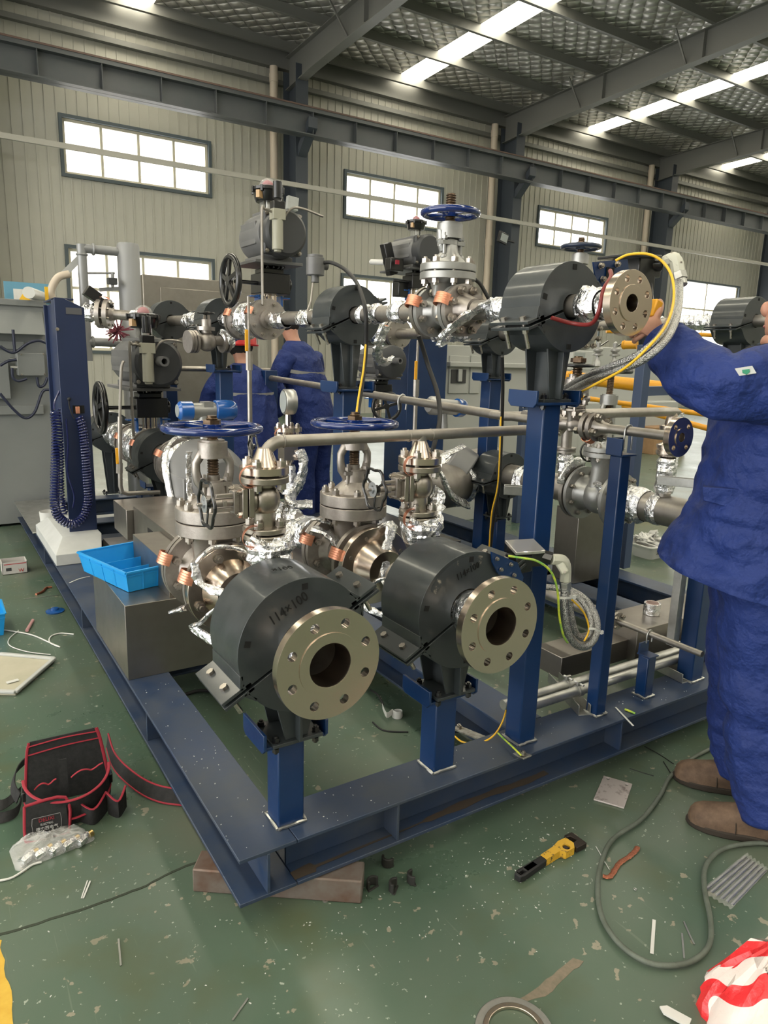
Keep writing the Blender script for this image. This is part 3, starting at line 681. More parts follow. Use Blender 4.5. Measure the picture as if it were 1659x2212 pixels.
q = MB(); q.lathe([(0, 0), (.15, 0), (.15, .03), (0, .03)], (xb, 4.16, zb_), (0, -1, 0), 40); q.build('flange', cast, st); q = MB(); q.lathe([(0, 0), (.15, 0), (.15, .03), (0, .03)], (xb, 4.17, zb_), (0, 1, 0), 40); q.build('flange', cast, st)
studs(st, (xb, 4.165, zb_), (0, 1, 0), .122, 10, .034, .013); strap(st, (xb, 4.165, zb_), (0, 1, 0), .15, .5, .02, .03, .03)
s1, _ = cradle((xb, 4.50, zb_), .165, .17, .08, 24, .44, 'dark pipe clamp shoe between the grey strainer and the actuated valve', ped=.07, ears=(1, 1))
ln = spool('foil wrapped pipe in front of the farthest low clamp shoe', (xb, 4.2, .55)); q = MB(); q.cyl((xb, 4.19, zb_), (xb, 6.8, zb_), .08, n=30); q.build('pipe', pipeM, ln); wrap(ln, (xb, 5.35, zb_), (xb, 5.9, zb_), .085, .2)
q = MB()
for a in (4.72, 4.80, 5.16, 5.24): q.lathe([(0, 0), (.145, 0), (.145, .03), (0, .03)], (xb, a, zb_), (0, 1, 0), 36)
q.build('flange', cast, ln)
for yy in (4.775, 5.215): studs(ln, (xb, yy, zb_), (0, 1, 0), .118, 8, .055, .012); strap(ln, (xb, yy, zb_), (0, 1, 0), .145, .45, .02, .035, .025)
wrap(ln, (xb, 4.86, zb_), (xb, 5.14, zb_), .12, .15)
cradle((xb, 6.0, zb_), .165, .17, .08, 20, .20, 'dark pipe clamp shoe farthest back on the low line, half hidden by the blue pillar', ped=.07)
def actuator(c, s, label, rot=0, wheel=True, cap_d=.125, stub=True, dome=True, frl=True, name='valve_actuator', L0=-.17, L1=.30, tubes=True, gbx=True, wR=.145, wx=-.24):
    """pneumatic actuator with gearbox and manual wheel; origin on the valve stem, cylinder along local Y"""
    c = Vector(c); M = T(c) @ Rz(rot) @ Matrix.Scale(s, 4); th = thing(name, label, 'actuator', c)
    q = MB(M)
    for sx in (-1, 1): q = MB(M); q.bb((sx*.062-.006*sx, -.03, 0), (sx*.062+.006*sx, .03, .085)); q.box((sx*.085, 0, .075), (.05, .06, .008)); q.build('bracket', blueT, th, bevel=.002)
    q = MB(M); q.cyl((0, 0, -.10), (0, 0, .03), .036, n=24); q.cyl((0, 0, .03), (0, 0, .09), .016, n=16)
    for sx in (-.03, .03): q.cyl((sx, -.02, 0), (sx, -.02, .09), .006, n=8)
    q.build('coupling', steel, th)
    if gbx:
        q = MB(M); q.bb((-.075, -.085, .09), (.085, .06, .19)); q.bb((-.055, -.06, .19), (.06, .05, .215)); q.cyl((.085, -.03, .14), (.105, -.03, .14), .035, n=16)
        for a in range(5): q.bar((-.05+a*.025, -.05, .21), (-.03+a*.014, -.03, .262), .008, .05)
        q.cyl((wx+.02, -.03, .14), (-.07, -.03, .14), .010, n=12); q.build('gearbox', black, th, bevel=.006)
    if wheel: handwheel(th, M @ Vector((wx, -.03, .14)), (-1, 0, 0), wR*s, .016*s, black, 5, .024*s, dish=-.01)
    zc = .37
    q = MB(M); q.lathe([(0, 0), (.112, 0), (.118, .02), (.118, L1-L0-.05), (.105, L1-L0), (0, L1-L0)], (0, L0, zc), (0, 1, 0), 40)
    q.bb((-.085, L0+.03, zc-.125), (.085, L1-.03, zc-.10)); q.bb((-.05, L0+.03, zc+.09), (.05, L1-.05, zc+.122)); q.bb((-.115, L0+.04, zc-.05), (.115, L1-.05, zc+.06)); q.build('cylinder', actG, th, bevel=.004)
    q = MB(M); q.bb((-.13, L0-.0, zc-.14), (.13, L1+.02, zc-.125)); q.build('mounting_plate', actG, th, bevel=.002)
    q = MB(M); q.lathe([(0, 0), (cap_d*.86, 0), (cap_d*.98, .012), (cap_d, .03), (cap_d, .10), (0, .10)], (0, L0-.09, zc), (0, 1, 0), 44)
    q.box((0, L0-.02, zc), (cap_d*1.8, .05, cap_d*1.8)); q.build('end_cap', actD, th, bevel=.01)
    for sx in (-1, 1):
        for sz in (-1, 1): bolt(th, M @ Vector((sx*cap_d*.78, L0-.045, zc+sz*cap_d*.78)), (0, -1, 0), .009*s, 0)
    if stub:
        q = MB(M); q.ring((0, L0-.09, zc+.01), (0, L0-.18, zc+.01), .024, .014, 20); q.build('vent_stub', actG, th)
    if dome:
        q = MB(M); q.cyl((0, 0, zc+.11), (0, 0, zc+.17), .03, n=14); q.bb((-.04, -.03, zc+.115), (.04, .03, zc+.125)); q.bb((-.035, -.025, zc+.12), (-.028, .025, zc+.17)); q.bb((.028, -.025, zc+.12), (.035, .025, zc+.17)); q.build('switch_bracket', galv, th)
        q = MB(M); q.lathe([(0, 0), (.062, 0), (.068, .01), (.075, .05), (.082, .052), (.082, .068), (.06, .075), (0, .075)], (0, 0, zc+.17), (0, 0, 1), 24)
        for k in range(8):
            a = 2*PI*k/8; q.box((.08*math.cos(a), .08*math.sin(a), zc+.225), (.014, .014, .03), Matrix.Rotation(a, 3, 'Z'))
        q.build('limit_switch', black, th, bevel=.002)
        q = MB(M); q.ball((0, 0, zc+.245), .045, (1, 1, .9), 16); q.build('indicator_dome', clearP, th)
        q = MB(M); q.ball((0, 0, zc+.245), .032, (1, 1, 1), 12); q.build('position_indicator', redF, th)
        q = MB(M); q.box((-.062, -.045, zc+.195), (.045, .02, .035), Matrix.Rotation(.6, 3, 'Z')); q.build('terminal_window', mat('amber_window_%s' % label[:3], (.5, .32, .16), .4), th)
    if frl:
        fx, fy = -.06, L0-.11
        q = MB(M); q.box((fx, fy, zc+.10), (.06, .05, .06)); q.cyl((fx, fy, zc+.14), (fx, fy, zc+.22), .022, n=16); q.build('regulator', black, th, bevel=.004)
        q = MB(M); q.box((fx, fy, zc+.07), (.065, .052, .05)); q.cyl((fx, fy, zc-.09), (fx, fy, zc+.05), .027, n=20); q.cyl((fx, fy, zc-.10), (fx, fy, zc-.085), .018, n=16); q.build('filter_bowl', mat('beige_filter_%d' % len(MATS), (.36, .35, .28), .35), th, bevel=.003)
        q = MB(M); q.tube(smooth([(fx-.03, fy, zc+.08), (fx-.07, fy-.01, zc+.085), (fx-.085, fy-.01, zc+.06), (fx-.085, fy-.01, zc-.35)], 5), .0065, 8); q.tube(smooth([(fx+.03, fy, zc+.05), (fx+.06, fy-.02, zc+.10), (fx+.12, fy-.02, zc+.11), (fx+.24, fy-.01, zc+.09)], 5), .006, 8); q.build('tubing', pipeM, th)
    return th
actuator((xb+.03, 4.99, .80), 1.30, 'grey valve actuator with black handwheel and shaft stub, left of the blue capped transmitter', cap_d=.118, wR=.135)
# ---------------- high line with flange held by the worker
XC, ZC = 1.487, 1.500
c3 = spool('thin foil wrapped pipe with round open flange on top of the tall front post', (XC, 1.21, ZC-.08))
open_flange(c3, (XC, 1.205, ZC), (0, 1, 0), .079, .022, .0215, 8, .0605, .0088, .044, .043, .030, hl=.035)
q = MB(); q.ring((XC, 1.255, ZC), (XC, 1.80, ZC+.006), .030, .022, n=30); q.build('pipe', pipeM, c3)
wrap(c3, (XC, 1.262, ZC), (XC, 1.30, ZC), .033, .3); wrap(c3, (XC, 1.30, ZC), (XC, 1.365, ZC), .038, .45, n=22); wrap(c3, (XC, 1.535, ZC), (XC, 1.62, ZC), .034, .35); wrap(c3, (XC, 1.64, ZC), (XC, 1.72, ZC), .034, .35)
q = MB(); q.tube(smooth([(XC-.10, 1.375, ZC-.035), (XC-.05, 1.345, ZC-.048), (XC-.055, 1.28, ZC-.05), (XC-.065, 1.25, ZC-.02), (XC-.05, 1.255, ZC+.03), (XC-.01, 1.27, ZC+.065), (XC+.02, 1.30, ZC+.085)], 6), .0055, 10); q.build('trace_cable', redT, c3)
q = MB(); q.lathe([(0, 0), (.082, 0), (.082, .02), (.052, .021), (.034, .07), (0, .07)], (XC, 1.877, ZC+.008), (0, -1, 0), 44); q.build('weld_neck_flange', cast, c3)
foil_band(c3, [(XC-.02, 1.70, ZC+.03), (XC-.06, 1.78, ZC-.02), (XC-.09, 1.84, ZC-.07), (XC-.07, 1.86, ZC-.095)], .05, k=.6)
cradle((1.476, 1.392, 1.497), .117, .148, .030, 20, 1.244, 'dark grey split pipe clamp shoe on top of the tallest front post', ped=.05, earw=.045)
gate_valve((XC, 1.957, ZC+.008), 1, 'grey gate valve with blue handwheel high on the line, in front of the lit window', Rf=.082, hl=.080, zb=(.098, .148), Rb=.092, zy=.272, zw=.306, zs=.365, Rw=.098, nb=8, m=castG, rb=.045, nbb=8, yw=.038)
th = spool('thin high pipe with foil bands behind the high blue-wheeled valve', (XC, 2.04, ZC)); q = MB()
q.lathe([(0, 0), (.082, 0), (.082, .02), (.045, .021), (.031, .06), (0, .06)], (XC, 2.04, ZC+.012), (0, 1, 0), 40); q.cyl((XC, 2.09, ZC+.012), (XC, 3.42, ZC+.026), .030, n=26); q.build('pipe', pipeM, th)
for a, b in ((2.10, 2.13), (2.20, 2.28), (2.36, 2.42), (2.47, 2.50), (2.70, 2.74), (2.78, 2.88), (2.93, 3.05), (3.2, 3.36)): wrap(th, (XC, a, ZC+.014), (XC, b, ZC+.018), .032, .4)
foil_band(th, [(XC, 2.33, ZC-.03), (XC-.01, 2.36, ZC-.10), (XC+.03, 2.42, ZC-.15), (XC+.12, 2.5, ZC-.17), (XC+.20, 2.6, ZC-.15)], .04, k=.3)
cradle((XC-.005, 2.545, ZC+.016), .117, .15, .030, 24, 1.223, 'dark split clamp shoe with scratched lower half, in the middle of the high line', ped=.055, earw=.045)
th = spool('pair of bolted flanges with a foil wrapped high ball valve under the tall actuator', (XC, 3.45, ZC-.05)); q = MB()
for a in (3.42, 3.46, 3.72, 3.76): q.lathe([(0, 0), (.10, 0), (.10, .028), (0, .028)], (XC, a, ZC+.026), (0, 1, 0), 36)
q.cyl((XC, 3.40, ZC+.026), (XC, 3.86, ZC+.03), .05, n=24); q.build('body', cast, th); wrap(th, (XC, 3.50, ZC+.027), (XC, 3.71, ZC+.03), .075, .3)
for yy in (3.454, 3.754): studs(th, (XC, yy, ZC+.026), (0, 1, 0), .08, 8, .034, .010); strap(th, (XC, yy, ZC+.026), (0, 1, 0), .10, .4, .018, .03, .02)
q = MB(); q.cyl((XC, 3.85, ZC+.03), (XC, 5.3, ZC+.07), .034, n=24); q.build('pipe', pipeM, th); wrap(th, (XC, 3.86, ZC+.03), (XC, 4.05, ZC+.04), .037, .35); wrap(th, (XC, 4.25, ZC+.045), (XC, 4.75, ZC+.055), .038, .35)
actuator((XC+.08, 3.60, ZC+.07), 1.0, 'tall grey valve actuator with black handwheel and glass-domed switch, left of the window column', stub=False, L0=-.14, L1=.14, wx=-.22, wR=.132, cap_d=.112)
cradle((XC, 4.06, ZC+.043), .120, .16, .034, 20, 1.26, 'dark clamp shoe on the high line just behind the tall actuator', ped=.05, earw=.045)
post(XC, 5.17, .08, 1.26, weld=False); cradle((XC, 5.08, ZC+.068), .132, .16, .034, 20, 1.26, 'dark clamp shoe farthest back on the high line', ped=.05, earw=.05)
# far end of the high line: cross run to a flange
a = P(352, 688, y=5.16); b = P(232, 678, y=5.35)
th = spool('short pipe with a round flange left of the farthest high clamp shoe', b); q = MB(); q.cyl(a, b, .034, n=20); q.build('pipe', pipeM, th); d = (b-a).normalized()
q = MB()
for t in (0, .05): q.lathe([(0, 0), (.10, 0), (.10, .03), (0, .03)], b+d*(t-.02), d, 36)
q.lathe([(.055, 0), (.034, .05)], b, -d, 24); q.build('flange', cast, th)
studs(th, b+d*.02, d, .08, 8, .04, .010); wrap(th, b+d*.08, b+d*.16, .05, .4); wrap(th, a.lerp(b, .45), a.lerp(b, .58), .036, .3); strap(th, b+d*.02, -d, .10, PI*.55, .016, .03, .02)
q = MB(); q.box(b+d*.10+Vector((0, -.02, .12)), (.10, .08, .07), Matrix.Rotation(.6, 3, 'Y')); q.box(b+d*.05+Vector((0.03, -.02, .06)), (.10, .06, .05), Matrix.Rotation(.6, 3, 'Y')); q.build('position_switch', black, th, bevel=.003)
# ---------------- small line with the little dark flange
XD, ZD = 1.838, 1.150
d4 = spool('slim horizontal pipe ending in a small four-hole flange beside the worker', (XD, 1.27, ZD-.06))
open_flange(d4, (XD, 1.268, ZD), (0, 1, 0), .0575, .018, .0135, 4, .042, .0075, .027, .024, .0145, hl=.012, a0=PI/4, m=steel)
q = MB(); q.cyl((XD, 1.285, ZD), (XD, 1.56, ZD), .0148, n=24); q.lathe([(.0148, 0), (.021, .03), (.034, .05)], (XD, 1.53, ZD), (0, 1, 0), 24); q.build('pipe', pipeM, d4)
q = MB(); q.lathe([(0, 0), (.046, 0), (.046, .016), (.03, .018), (0, .018)], (XD, 1.578, ZD), (0, 1, 0), 36); q.build('flange', cast, d4)
q = MB(); q.tube(smooth([(XD-.018, 1.455, ZD-.06), (XD-.018, 1.455, ZD), (XD-.012, 1.455, ZD+.014), (XD, 1.455, ZD+.018), (XD+.012, 1.455, ZD+.014), (XD+.018, 1.455, ZD), (XD+.018, 1.455, ZD-.06)], 5), .003, 8); q.build('u_bolt', galv, d4)
gv = gate_valve((XD, 1.685, ZD), 1, 'small gate valve with black handwheel on the slim line, behind the braided hose', Rf=.046, hl=.085, zb=(.045, .066), Rb=.036, zy=.15, zw=.195, zs=.225, Rw=.055, nb=4, m=cast, wheel=black, rb=.022, nbb=4, yw=.020, wr=.006, straps=False)
for yy in (1.60, 1.77): strap(gv, (XD, yy, ZD), (0, 1, 0), .046, -1.2, .012, .016, .012)
th = spool('slim pipe running back behind the small black-wheeled gate valve', (XD, 1.77, ZD-.04)); q = MB(); q.lathe([(0, 0), (.046, 0), (.046, .016), (.018, .03), (.0148, .04), (0, .04)], (XD, 1.773, ZD), (0, 1, 0), 30); q.cyl((XD, 1.8, ZD), (XD, 2.1, ZD), .0148, n=18); q.build('pipe', pipeM, th)
# ---------------- header pipe over the two front lines with its two small valves
YH, ZH = 1.618, 1.142
hd = thing('header_pipe', 'long bare horizontal pipe with an elbow, passing over both front valves to the tall post', 'pipe', (.69, YH, ZH))
q = MB(); R_ = .045; pts = [Vector((.690, YH, 1.085)), Vector((.690, YH, ZH-R_))]
for k in range(9): a_ = PI/2*k/8; pts.append(Vector((.690+R_*(1-math.cos(a_)), YH, ZH-R_+R_*math.sin(a_))))
pts.append(Vector((1.64, YH, ZH+.004))); q.tube(pts, .0155, 24); q.cyl((1.160, YH, 1.075), (1.160, YH, ZH), .0165, n=20)
for x in (.740, 1.118, 1.150+.045): q.torus((x, YH, ZH+.001), (1, 0, 0), .0155, .0022, 24, 6)
q.build('pipe', pipeM, hd)
for x in (.690, 1.160):
    q = MB(); q.lathe([(0, 0), (.061, 0), (.061, .017), (.036, .018), (.017, .062), (0, .062)], (x, YH, 1.066), (0, 0, 1), 40); q.lathe([(.0, -.003), (.042, -.003), (.042, 0), (0, 0)], (x, YH, 1.066), (0, 0, 1), 24); q.build('flange', steel, hd)
def globe(x, y, z, label, group=None):
    """small side-handled valve on a vertical branch; z is the stem height"""
    th = thing('globe_valve', label, 'valve', (x, y, z-.10), group); M = T(x, y, z)
    q = MB(M); q.cyl((0, 0, -.075), (0, 0, .055), .027, n=24); q.ball((0, 0, 0), .039, (1, 1, 1.15), 18)
    q.lathe([(0, 0), (.061, 0), (.061, .017), (.03, .018), (0, .018)], (0, 0, .060), (0, 0, -1), 36)
    q.lathe([(0, 0), (.055, 0), (.055, .014), (.03, .015), (0, .015)], (0, 0, -.082), (0, 0, 1), 36)
    q.lathe([(0, 0), (.055, 0), (.055, .014), (.03, .015), (0, .015)], (0, 0, -.086), (0, 0, -1), 36); q.cyl((0, 0, -.2), (0, 0, -.09), .015, n=18)
    q.box((-.047, 0, 0), (.015, .070, .074)); q.box((-.064, 0, 0), (.014, .070, .074)); q.cyl((-.03, 0, 0), (-.045, 0, 0), .032, n=20); q.build('body', mat('bronze_grey_forging_%d' % len(MATS), (.40, .36, .31), .36, .95, c2=(.30, .27, .23), ns=20), th, bevel=.0025)
    q = MB(M); q.cyl((-.068, 0, 0), (-.135, 0, 0), .010, n=14); q.box((-.098, 0, .017), (.055, .010, .008)); q.box((-.098, 0, -.017), (.055, .010, .008)); q.box((-.078, 0, 0), (.014, .03, .055)); q.cyl((-.075, 0, .022), (-.06, 0, .022), .006, n=8); q.cyl((-.075, 0, -.022), (-.06, 0, -.022), .006, n=8); q.cyl((-.172, 0, 0), (-.13, 0, 0), .0045, n=10)
    q.box((-.107, 0, 0), (.010, .030, .014)); q.build('yoke', cast, th, bevel=.001)
    for sy in (-1, 1):
        for sz in (-1, 1): bolt(th, (x-.071, y+sy*.026, z+sz*.028), (-1, 0, 0), .0075, 0)
    handwheel(th, (x-.148, y, z), (-1, 0, 0), .056, .0042, black, 3, .012, lumps=6, a0=.5, dish=.004)
    q = MB(M); q.cyl((-.160, 0, 0), (-.153, 0, 0), .010, n=6); q.lathe([(.011, 0), (.021, 0), (.021, .001), (.011, .001)], (-.154, 0, 0), (-1, 0, 0), 24); q.build('tag_plate', mat('label_plate_%d' % len(MATS), (.45, .47, .5), .3, .6), th)
    for k in range(4):
        a_ = PI/4+PI/2*k; px_, py_ = x+.045*math.cos(a_), y+.045*math.sin(a_); bolt(th, (px_, py_, z+.083), (0, 0, 1), .0125, .041); bolt(th, (x+.040*math.cos(a_), y+.040*math.sin(a_), z-.067), (0, 0, 1), .0115, .034)
    def cst(zc, R, side=-1):
        q = MB(); pts = []
        for k in range(17):
            t = k/16; a_ = PI*.62*(t*2-1); pts.append((x-R*.82-.030*math.cos(a_), y-.030-.012*math.cos(a_), zc+.024*math.sin(a_)/math.sin(PI*.62)))
        q.ribbon(pts, (.25, 1, 0), .017, .0012); q.build('copper_strap', copper, th)
    cst(z+.064, .062); cst(z-.084, .056)
    wrap(th, (x+.010, y-.006, z-.165), (x+.010, y-.006, z-.088), .050, .35, n=26)
    foil_band(th, [(x-.05, y-.03, z-.085), (x-.02, y-.045, z-.10), (x+.03, y-.045, z-.098), (x+.055, y-.02, z-.05), (x+.06, y-.01, z-.02), (x+.05, y-.02, z-.11), (x+.02, y-.03, z-.16)], .040, k=.5)
    wrap(th, (x, y, z-.30), (x, y, z-.19), .022, .5)
    return th
globe(.690, YH, 1.000, 'small valve with little black handwheel, on the branch over the corner clamp shoe')
globe(1.160, YH, 1.000, 'small valve with little black handwheel, on the branch over the second clamp shoe')
# loose cable around the high valve etc.
def cable(name, px, r, m, label, cat, group=None, k=8, tape=None, par=None):
    pts = [p if isinstance(p, Vector) else P(p[0], p[1], **{p[2]: p[3]}) for p in px]; q = MB(); q.tube(smooth(pts, k), r, 10)
    o = q.build(name, m, par)
    if par is None: tag(o, label, cat, group)
    return o
# pipe on the long diagonal behind the front posts
zz = 1.155
th = thing('long_pipe', 'bare pipe running diagonally from the blue jackets to the tallest front post', 'pipe', P(708, 828, z=zz)); q = MB()
a = P(1080, 897, x=1.94); b = P(489, 801, x=2.02); q.cyl(a, b, .019, n=20); c_ = P(1085, 899, x=1.94); q.tube([c_, c_+Vector((.02, -.01, 0)), c_+Vector((.2, -.02, 0))], .019, 16); q.build('pipe', pipeM, th)
q = MB(); p = a.lerp(b, .22); q.tube(smooth([p+Vector((0, 0, -.05))+Vector((-.02, 0, 0)), p+Vector((-.024, 0, 0)), p+Vector((0, 0, .024)), p+Vector((.024, 0, 0)), p+Vector((.02, 0, -.05))], 5), .004, 8); q.build('u_bolt', galv, th)
th = thing('thin_rail_pipe', 'pale thin horizontal pipe at the back of the two blue jacketed men', 'pipe', P(500, 803, y=4.9)); q = MB(); q.cyl(P(385, 796, y=4.9), P(690, 803, y=4.9), .018, n=14); q.build('pipe', pipeM, th)
# ================================================================ boxes, pillar, cabinets on and around the skid
def lbox(name, a, b, m, label, cat, bevel=.002, group=None):
    q = MB(); q.bb(a, b); return tag(q.build(name, m, None, bevel), label, cat, group)
# steel cable box with the crate
t = thing('steel_box', 'brushed stainless box cover under the blue plastic crate, on the left beam', 'box', (.52, 2.46, .2))
q = MB(); q.bb((.522, 2.462, .199), (.86, 3.02, .479)); q.bb((.684, 2.48, .479), (.86, 3.0, .60)); q.build('body', sheet, t, bevel=.0015)
c0 = P(288, 1094, z=.62); c1 = P(366, 1155, z=.62)
t = thing('steel_box', 'long low stainless tray cover with a rectangular slot, behind the blue crate', 'box', (c0.x, 3.1, .2))
q = MB(); q.bb((c0.x, c1.y-.1, .40), (c0.x+.42, c0.y, .62)); q.bb((c0.x+.01, c0.y-.5, .199), (c0.x+.4, c0.y-.02, .40)); q.build('body', sheet, t, bevel=.002)
q = MB(); a = P(319, 1139, x=c0.x); b = P(331, 1168, x=c0.x); q.bb((c0.x-.001, min(a.y, b.y), b.z+.01), (c0.x+.004, max(a.y, b.y), a.z)); q.build('slot', darkH, t)
lbox('steel_box', (c0.x-.03, c0.y+.02, .45), (c0.x+.30, c0.y+.30, .60), sheet, 'small stainless cover at the back end of the long slotted tray', 'box')
lbox('steel_step', (.80, 3.9, .2), (1.35, 4.25, .28), sheet, 'low flat stainless cover on the skid right of the white pillar foot', 'box')
# parts crate
a, b, c_ = P(278, 1280, z=.48), P(232, 1232, z=.48), P(372, 1258, z=.48)
ux = (c_-a); ux.z = 0; Lx = .235; ux.normalize(); uy = Vector((-ux.y, ux.x, 0)); Ly = .36
t = thing('plastic_crate', 'bright blue plastic parts crate with two dividers, on the steel box', 'crate', a)
def crate(par, o, ux, uy, Lx, Ly, h, z, divs=2):
    q = MB(Matrix(((ux.x, uy.x, 0, o.x), (ux.y, uy.y, 0, o.y), (0, 0, 1, z), (0, 0, 0, 1))))
    q.bb((0, 0, 0), (Lx, Ly, .004)); fl = .014
    for (p0, p1) in (((0, 0), (Lx, 0)), ((Lx, 0), (Lx, Ly)), ((Lx, Ly), (0, Ly)), ((0, Ly), (0, 0))):
        cx0 = Vector((Lx/2, Ly/2)); v = []
        for p in (p0, p1):
            d = (Vector(p)-cx0); s_ = Vector((math.copysign(1, d.x), math.copysign(1, d.y))); v.append((Vector(p), Vector(p)+s_*fl))
        dn = (cx0-(v[0][0]+v[1][0])/2).normalized()*.003
        A, B, C_, D = (*v[0][0], 0), (*v[1][0], 0), (*v[1][1], h), (*v[0][1], h)
        A2, B2, C2, D2 = [(p[0]+dn.x, p[1]+dn.y, p[2]) for p in (A, B, C_, D)]
        q.add([A, B, C_, D, A2, B2, C2, D2], [(0, 1, 2, 3), (7, 6, 5, 4), (3, 2, 6, 7), (0, 4, 5, 1), (0, 3, 7, 4), (1, 5, 6, 2)])
        q.bar((*v[0][1], h), (*v[1][1], h), .010, .006); q.bar((*(v[0][0].lerp(v[0][1], .8)), h*.80), (*(v[1][0].lerp(v[1][1], .8)), h*.80), .004, .003)
        for k in range(1, 4): m0 = v[0][0].lerp(v[1][0], k/4); m1 = v[0][1].lerp(v[1][1], k/4); q.bar((*m0, 0), (*m1, h), .004, .004)
    q.build('tray', crateB, par, bevel=.001)
    for k in range(divs):
        q = MB(Matrix(((ux.x, uy.x, 0, o.x), (ux.y, uy.y, 0, o.y), (0, 0, 1, z), (0, 0, 0, 1)))); y_ = Ly*(k+1)/(divs+1); q.bb((0, y_, .004), (Lx, y_+.003, h*.66)); q.build('divider', crateB, par)
crate(t, a, ux, uy, Lx, Ly, .078, .481)
t = thing('plastic_crate', 'blue plastic crate on the floor, cut by the left edge of the picture', 'crate', P(-60, 1380, z=0))
crate(t, Vector((P(8, 1372, z=0).x-.24, P(8, 1372, z=0).y, 0)), Vector((1, 0, 0)), Vector((0, 1, 0)), .24, .2, .11, .001, 1)
# white foot and blue pillar
t = thing('control_pillar', 'dark blue square pillar on a white foot with coiled hoses, at the left of the skid', 'pillar', (.63, 4.5, .2))
q = MB(); x0, x1, y0, y1 = .518, .755, 4.06, 4.86
q.add([(x0, y0, .2), (x1, y0, .2), (x1, y1, .2), (x0, y1, .2), (x0, y0, .262), (x1, y0, .262), (x1, y1, .262), (x0, y1, .262), (x0+.06, y0+.14, .325), (x1+.03, y0+.14, .325), (x1+.03, y1-.1, .325), (x0+.06, y1-.1, .325)],
      [(0, 3, 2, 1), (0, 1, 5, 4), (1, 2, 6, 5), (2, 3, 7, 6), (3, 0, 4, 7), (4, 5, 9, 8), (5, 6, 10, 9), (6, 7, 11, 10), (7, 4, 8, 11), (8, 9, 10, 11)]); q.build('foot', white, t, bevel=.003)
navy = mat('navy_pillar_paint', (.008, .019, .066), .42, 0, c2=(.010, .022, .074), ns=3, coat=.15)
q = MB(); fx0, fx1 = .632, .782
q.prism([(fx0, .27), (fx1, .27), (fx1, 1.575), (fx0+.045, 1.622), (fx0, 1.622)], .012, Matrix(((1, 0, 0, 0), (0, 0, 1, 4.30), (0, 1, 0, 0), (0, 0, 0, 1))))
q.bb((fx1-.01, 4.31, .27), (fx1, 4.66, 1.575)); q.bb((fx0, 4.312, .95), (fx0+.008, 4.42, 1.62)); q.bb((fx0+.02, 4.42, .95), (fx0+.03, 4.76, 1.60)); q.bb((fx0, 4.70, .95), (fx0+.1, 4.72, 1.6)); q.bb((fx0, 4.31, 1.612), (fx1-.05, 4.7, 1.622)); q.build('column', navy, t, bevel=.002)
q = MB(); a = P(142, 664, y=4.298); b = P(177, 680, y=4.298); q.bb((a.x, 4.297, b.z), (b.x+.0, 4.30, a.z)); q.build('nameplate', mat('grey_nameplate', (.12, .12, .13), .4, .3), t)
q = MB(); a = P(157, 876, y=4.298); b = P(183, 893, y=4.298); q.bb((a.x, 4.297, b.z), (b.x, 4.299, a.z)); q.build('opening', darkH, t)
q = MB(); p = P(168, 886, y=4.29); q.box(p, (.022, .006, .04)); q.build('connector', copper, t, bevel=.002)
bolt(t, P(124, 711, y=4.298), (0, -1, 0), .008, 0)
q = MB(); q.tube(smooth([P(149, 862, y=4.29), P(150, 878, y=4.285), P(158, 900, y=4.28), P(170, 914, y=4.28), P(179, 918, y=4.285)], 6), .004, 8); q.ball(P(149, 862, y=4.29), .01); q.cyl(P(174, 917, y=4.285), P(182, 918, y=4.285), .008, n=10); q.build('short_lead', blackM, t)
def coil(path, R, r, pitch, n=9):
    pts = smooth(path, 30); q = MB(); out = []; s = 0; tot = 0
    up = Vector((1, 0, 0)); nr = None
    for i in range(len(pts)-1):
        d = pts[i+1]-pts[i]; L = d.length; tdir = d.normalized()
        nr = (Vector((0, 1, 0)) if nr is None else nr); nr = (nr-tdir*nr.dot(tdir)).normalized(); b = tdir.cross(nr)
        k = max(1, int(L/pitch*14))
        for j in range(k): tt = j/k; a_ = 2*PI*(tot+L*tt)/pitch; out.append(pts[i].lerp(pts[i+1], tt)+nr*math.cos(a_)*R+b*math.sin(a_)*R)
        tot += L
    q.tube(out, r, 5); return q
bluH = mat('blue_coil_hose', (.010, .016, .09), .22, 0, coat=.4)
cp = [P(*p, y=yy) for p, yy in (((171, 900), 4.27), ((179, 930), 4.26), ((184, 980), 4.25), ((188, 1040), 4.25), ((190, 1080), 4.25), ((180, 1115), 4.25), ((158, 1132), 4.24), ((132, 1122), 4.23), ((119, 1095), 4.22), ((119, 1040), 4.22), ((121, 980), 4.22), ((122, 930), 4.24), ((118, 888), 4.26))]
q = coil(cp, .0215, .0060, .0158); q.build('coiled_hose', bluH, t)
q = coil([P(131, 880, y=4.35), P(131, 960, y=4.35), P(131, 1060, y=4.35), P(140, 1112, y=4.34)], .017, .0046, .0165); q.build('coiled_hose', bluH, t)
q = MB(); q.tube(smooth([P(128, 845, y=4.33), P(118, 868, y=4.3), P(117, 885, y=4.28)], 6), .006, 8); q.tube(smooth([P(143, 905, y=4.3), P(147, 960, y=4.29), P(146, 1020, y=4.29), P(160, 1070, y=4.28), P(157, 1098, y=4.28)], 6), .005, 8); q.build('hose', bluH, t)
# galvanised end plate under the cabinet
lbox('floor_plate', (.50, 4.88, .199), (.80, 5.98, .207), galv, 'pale metal plate on the beam behind the white pillar foot', 'plate')
q = MB(); q.lathe([(.055, 0), (.06, .1), (.056, .1), (.052, .004), (0, .004), (0, 0), (.055, 0)], (.62, 5.02, .208), (0, 0, 1), 28); tag(q.build('open_tin', whiteP), 'small white open tin on the beam behind the pillar foot', 'tin')
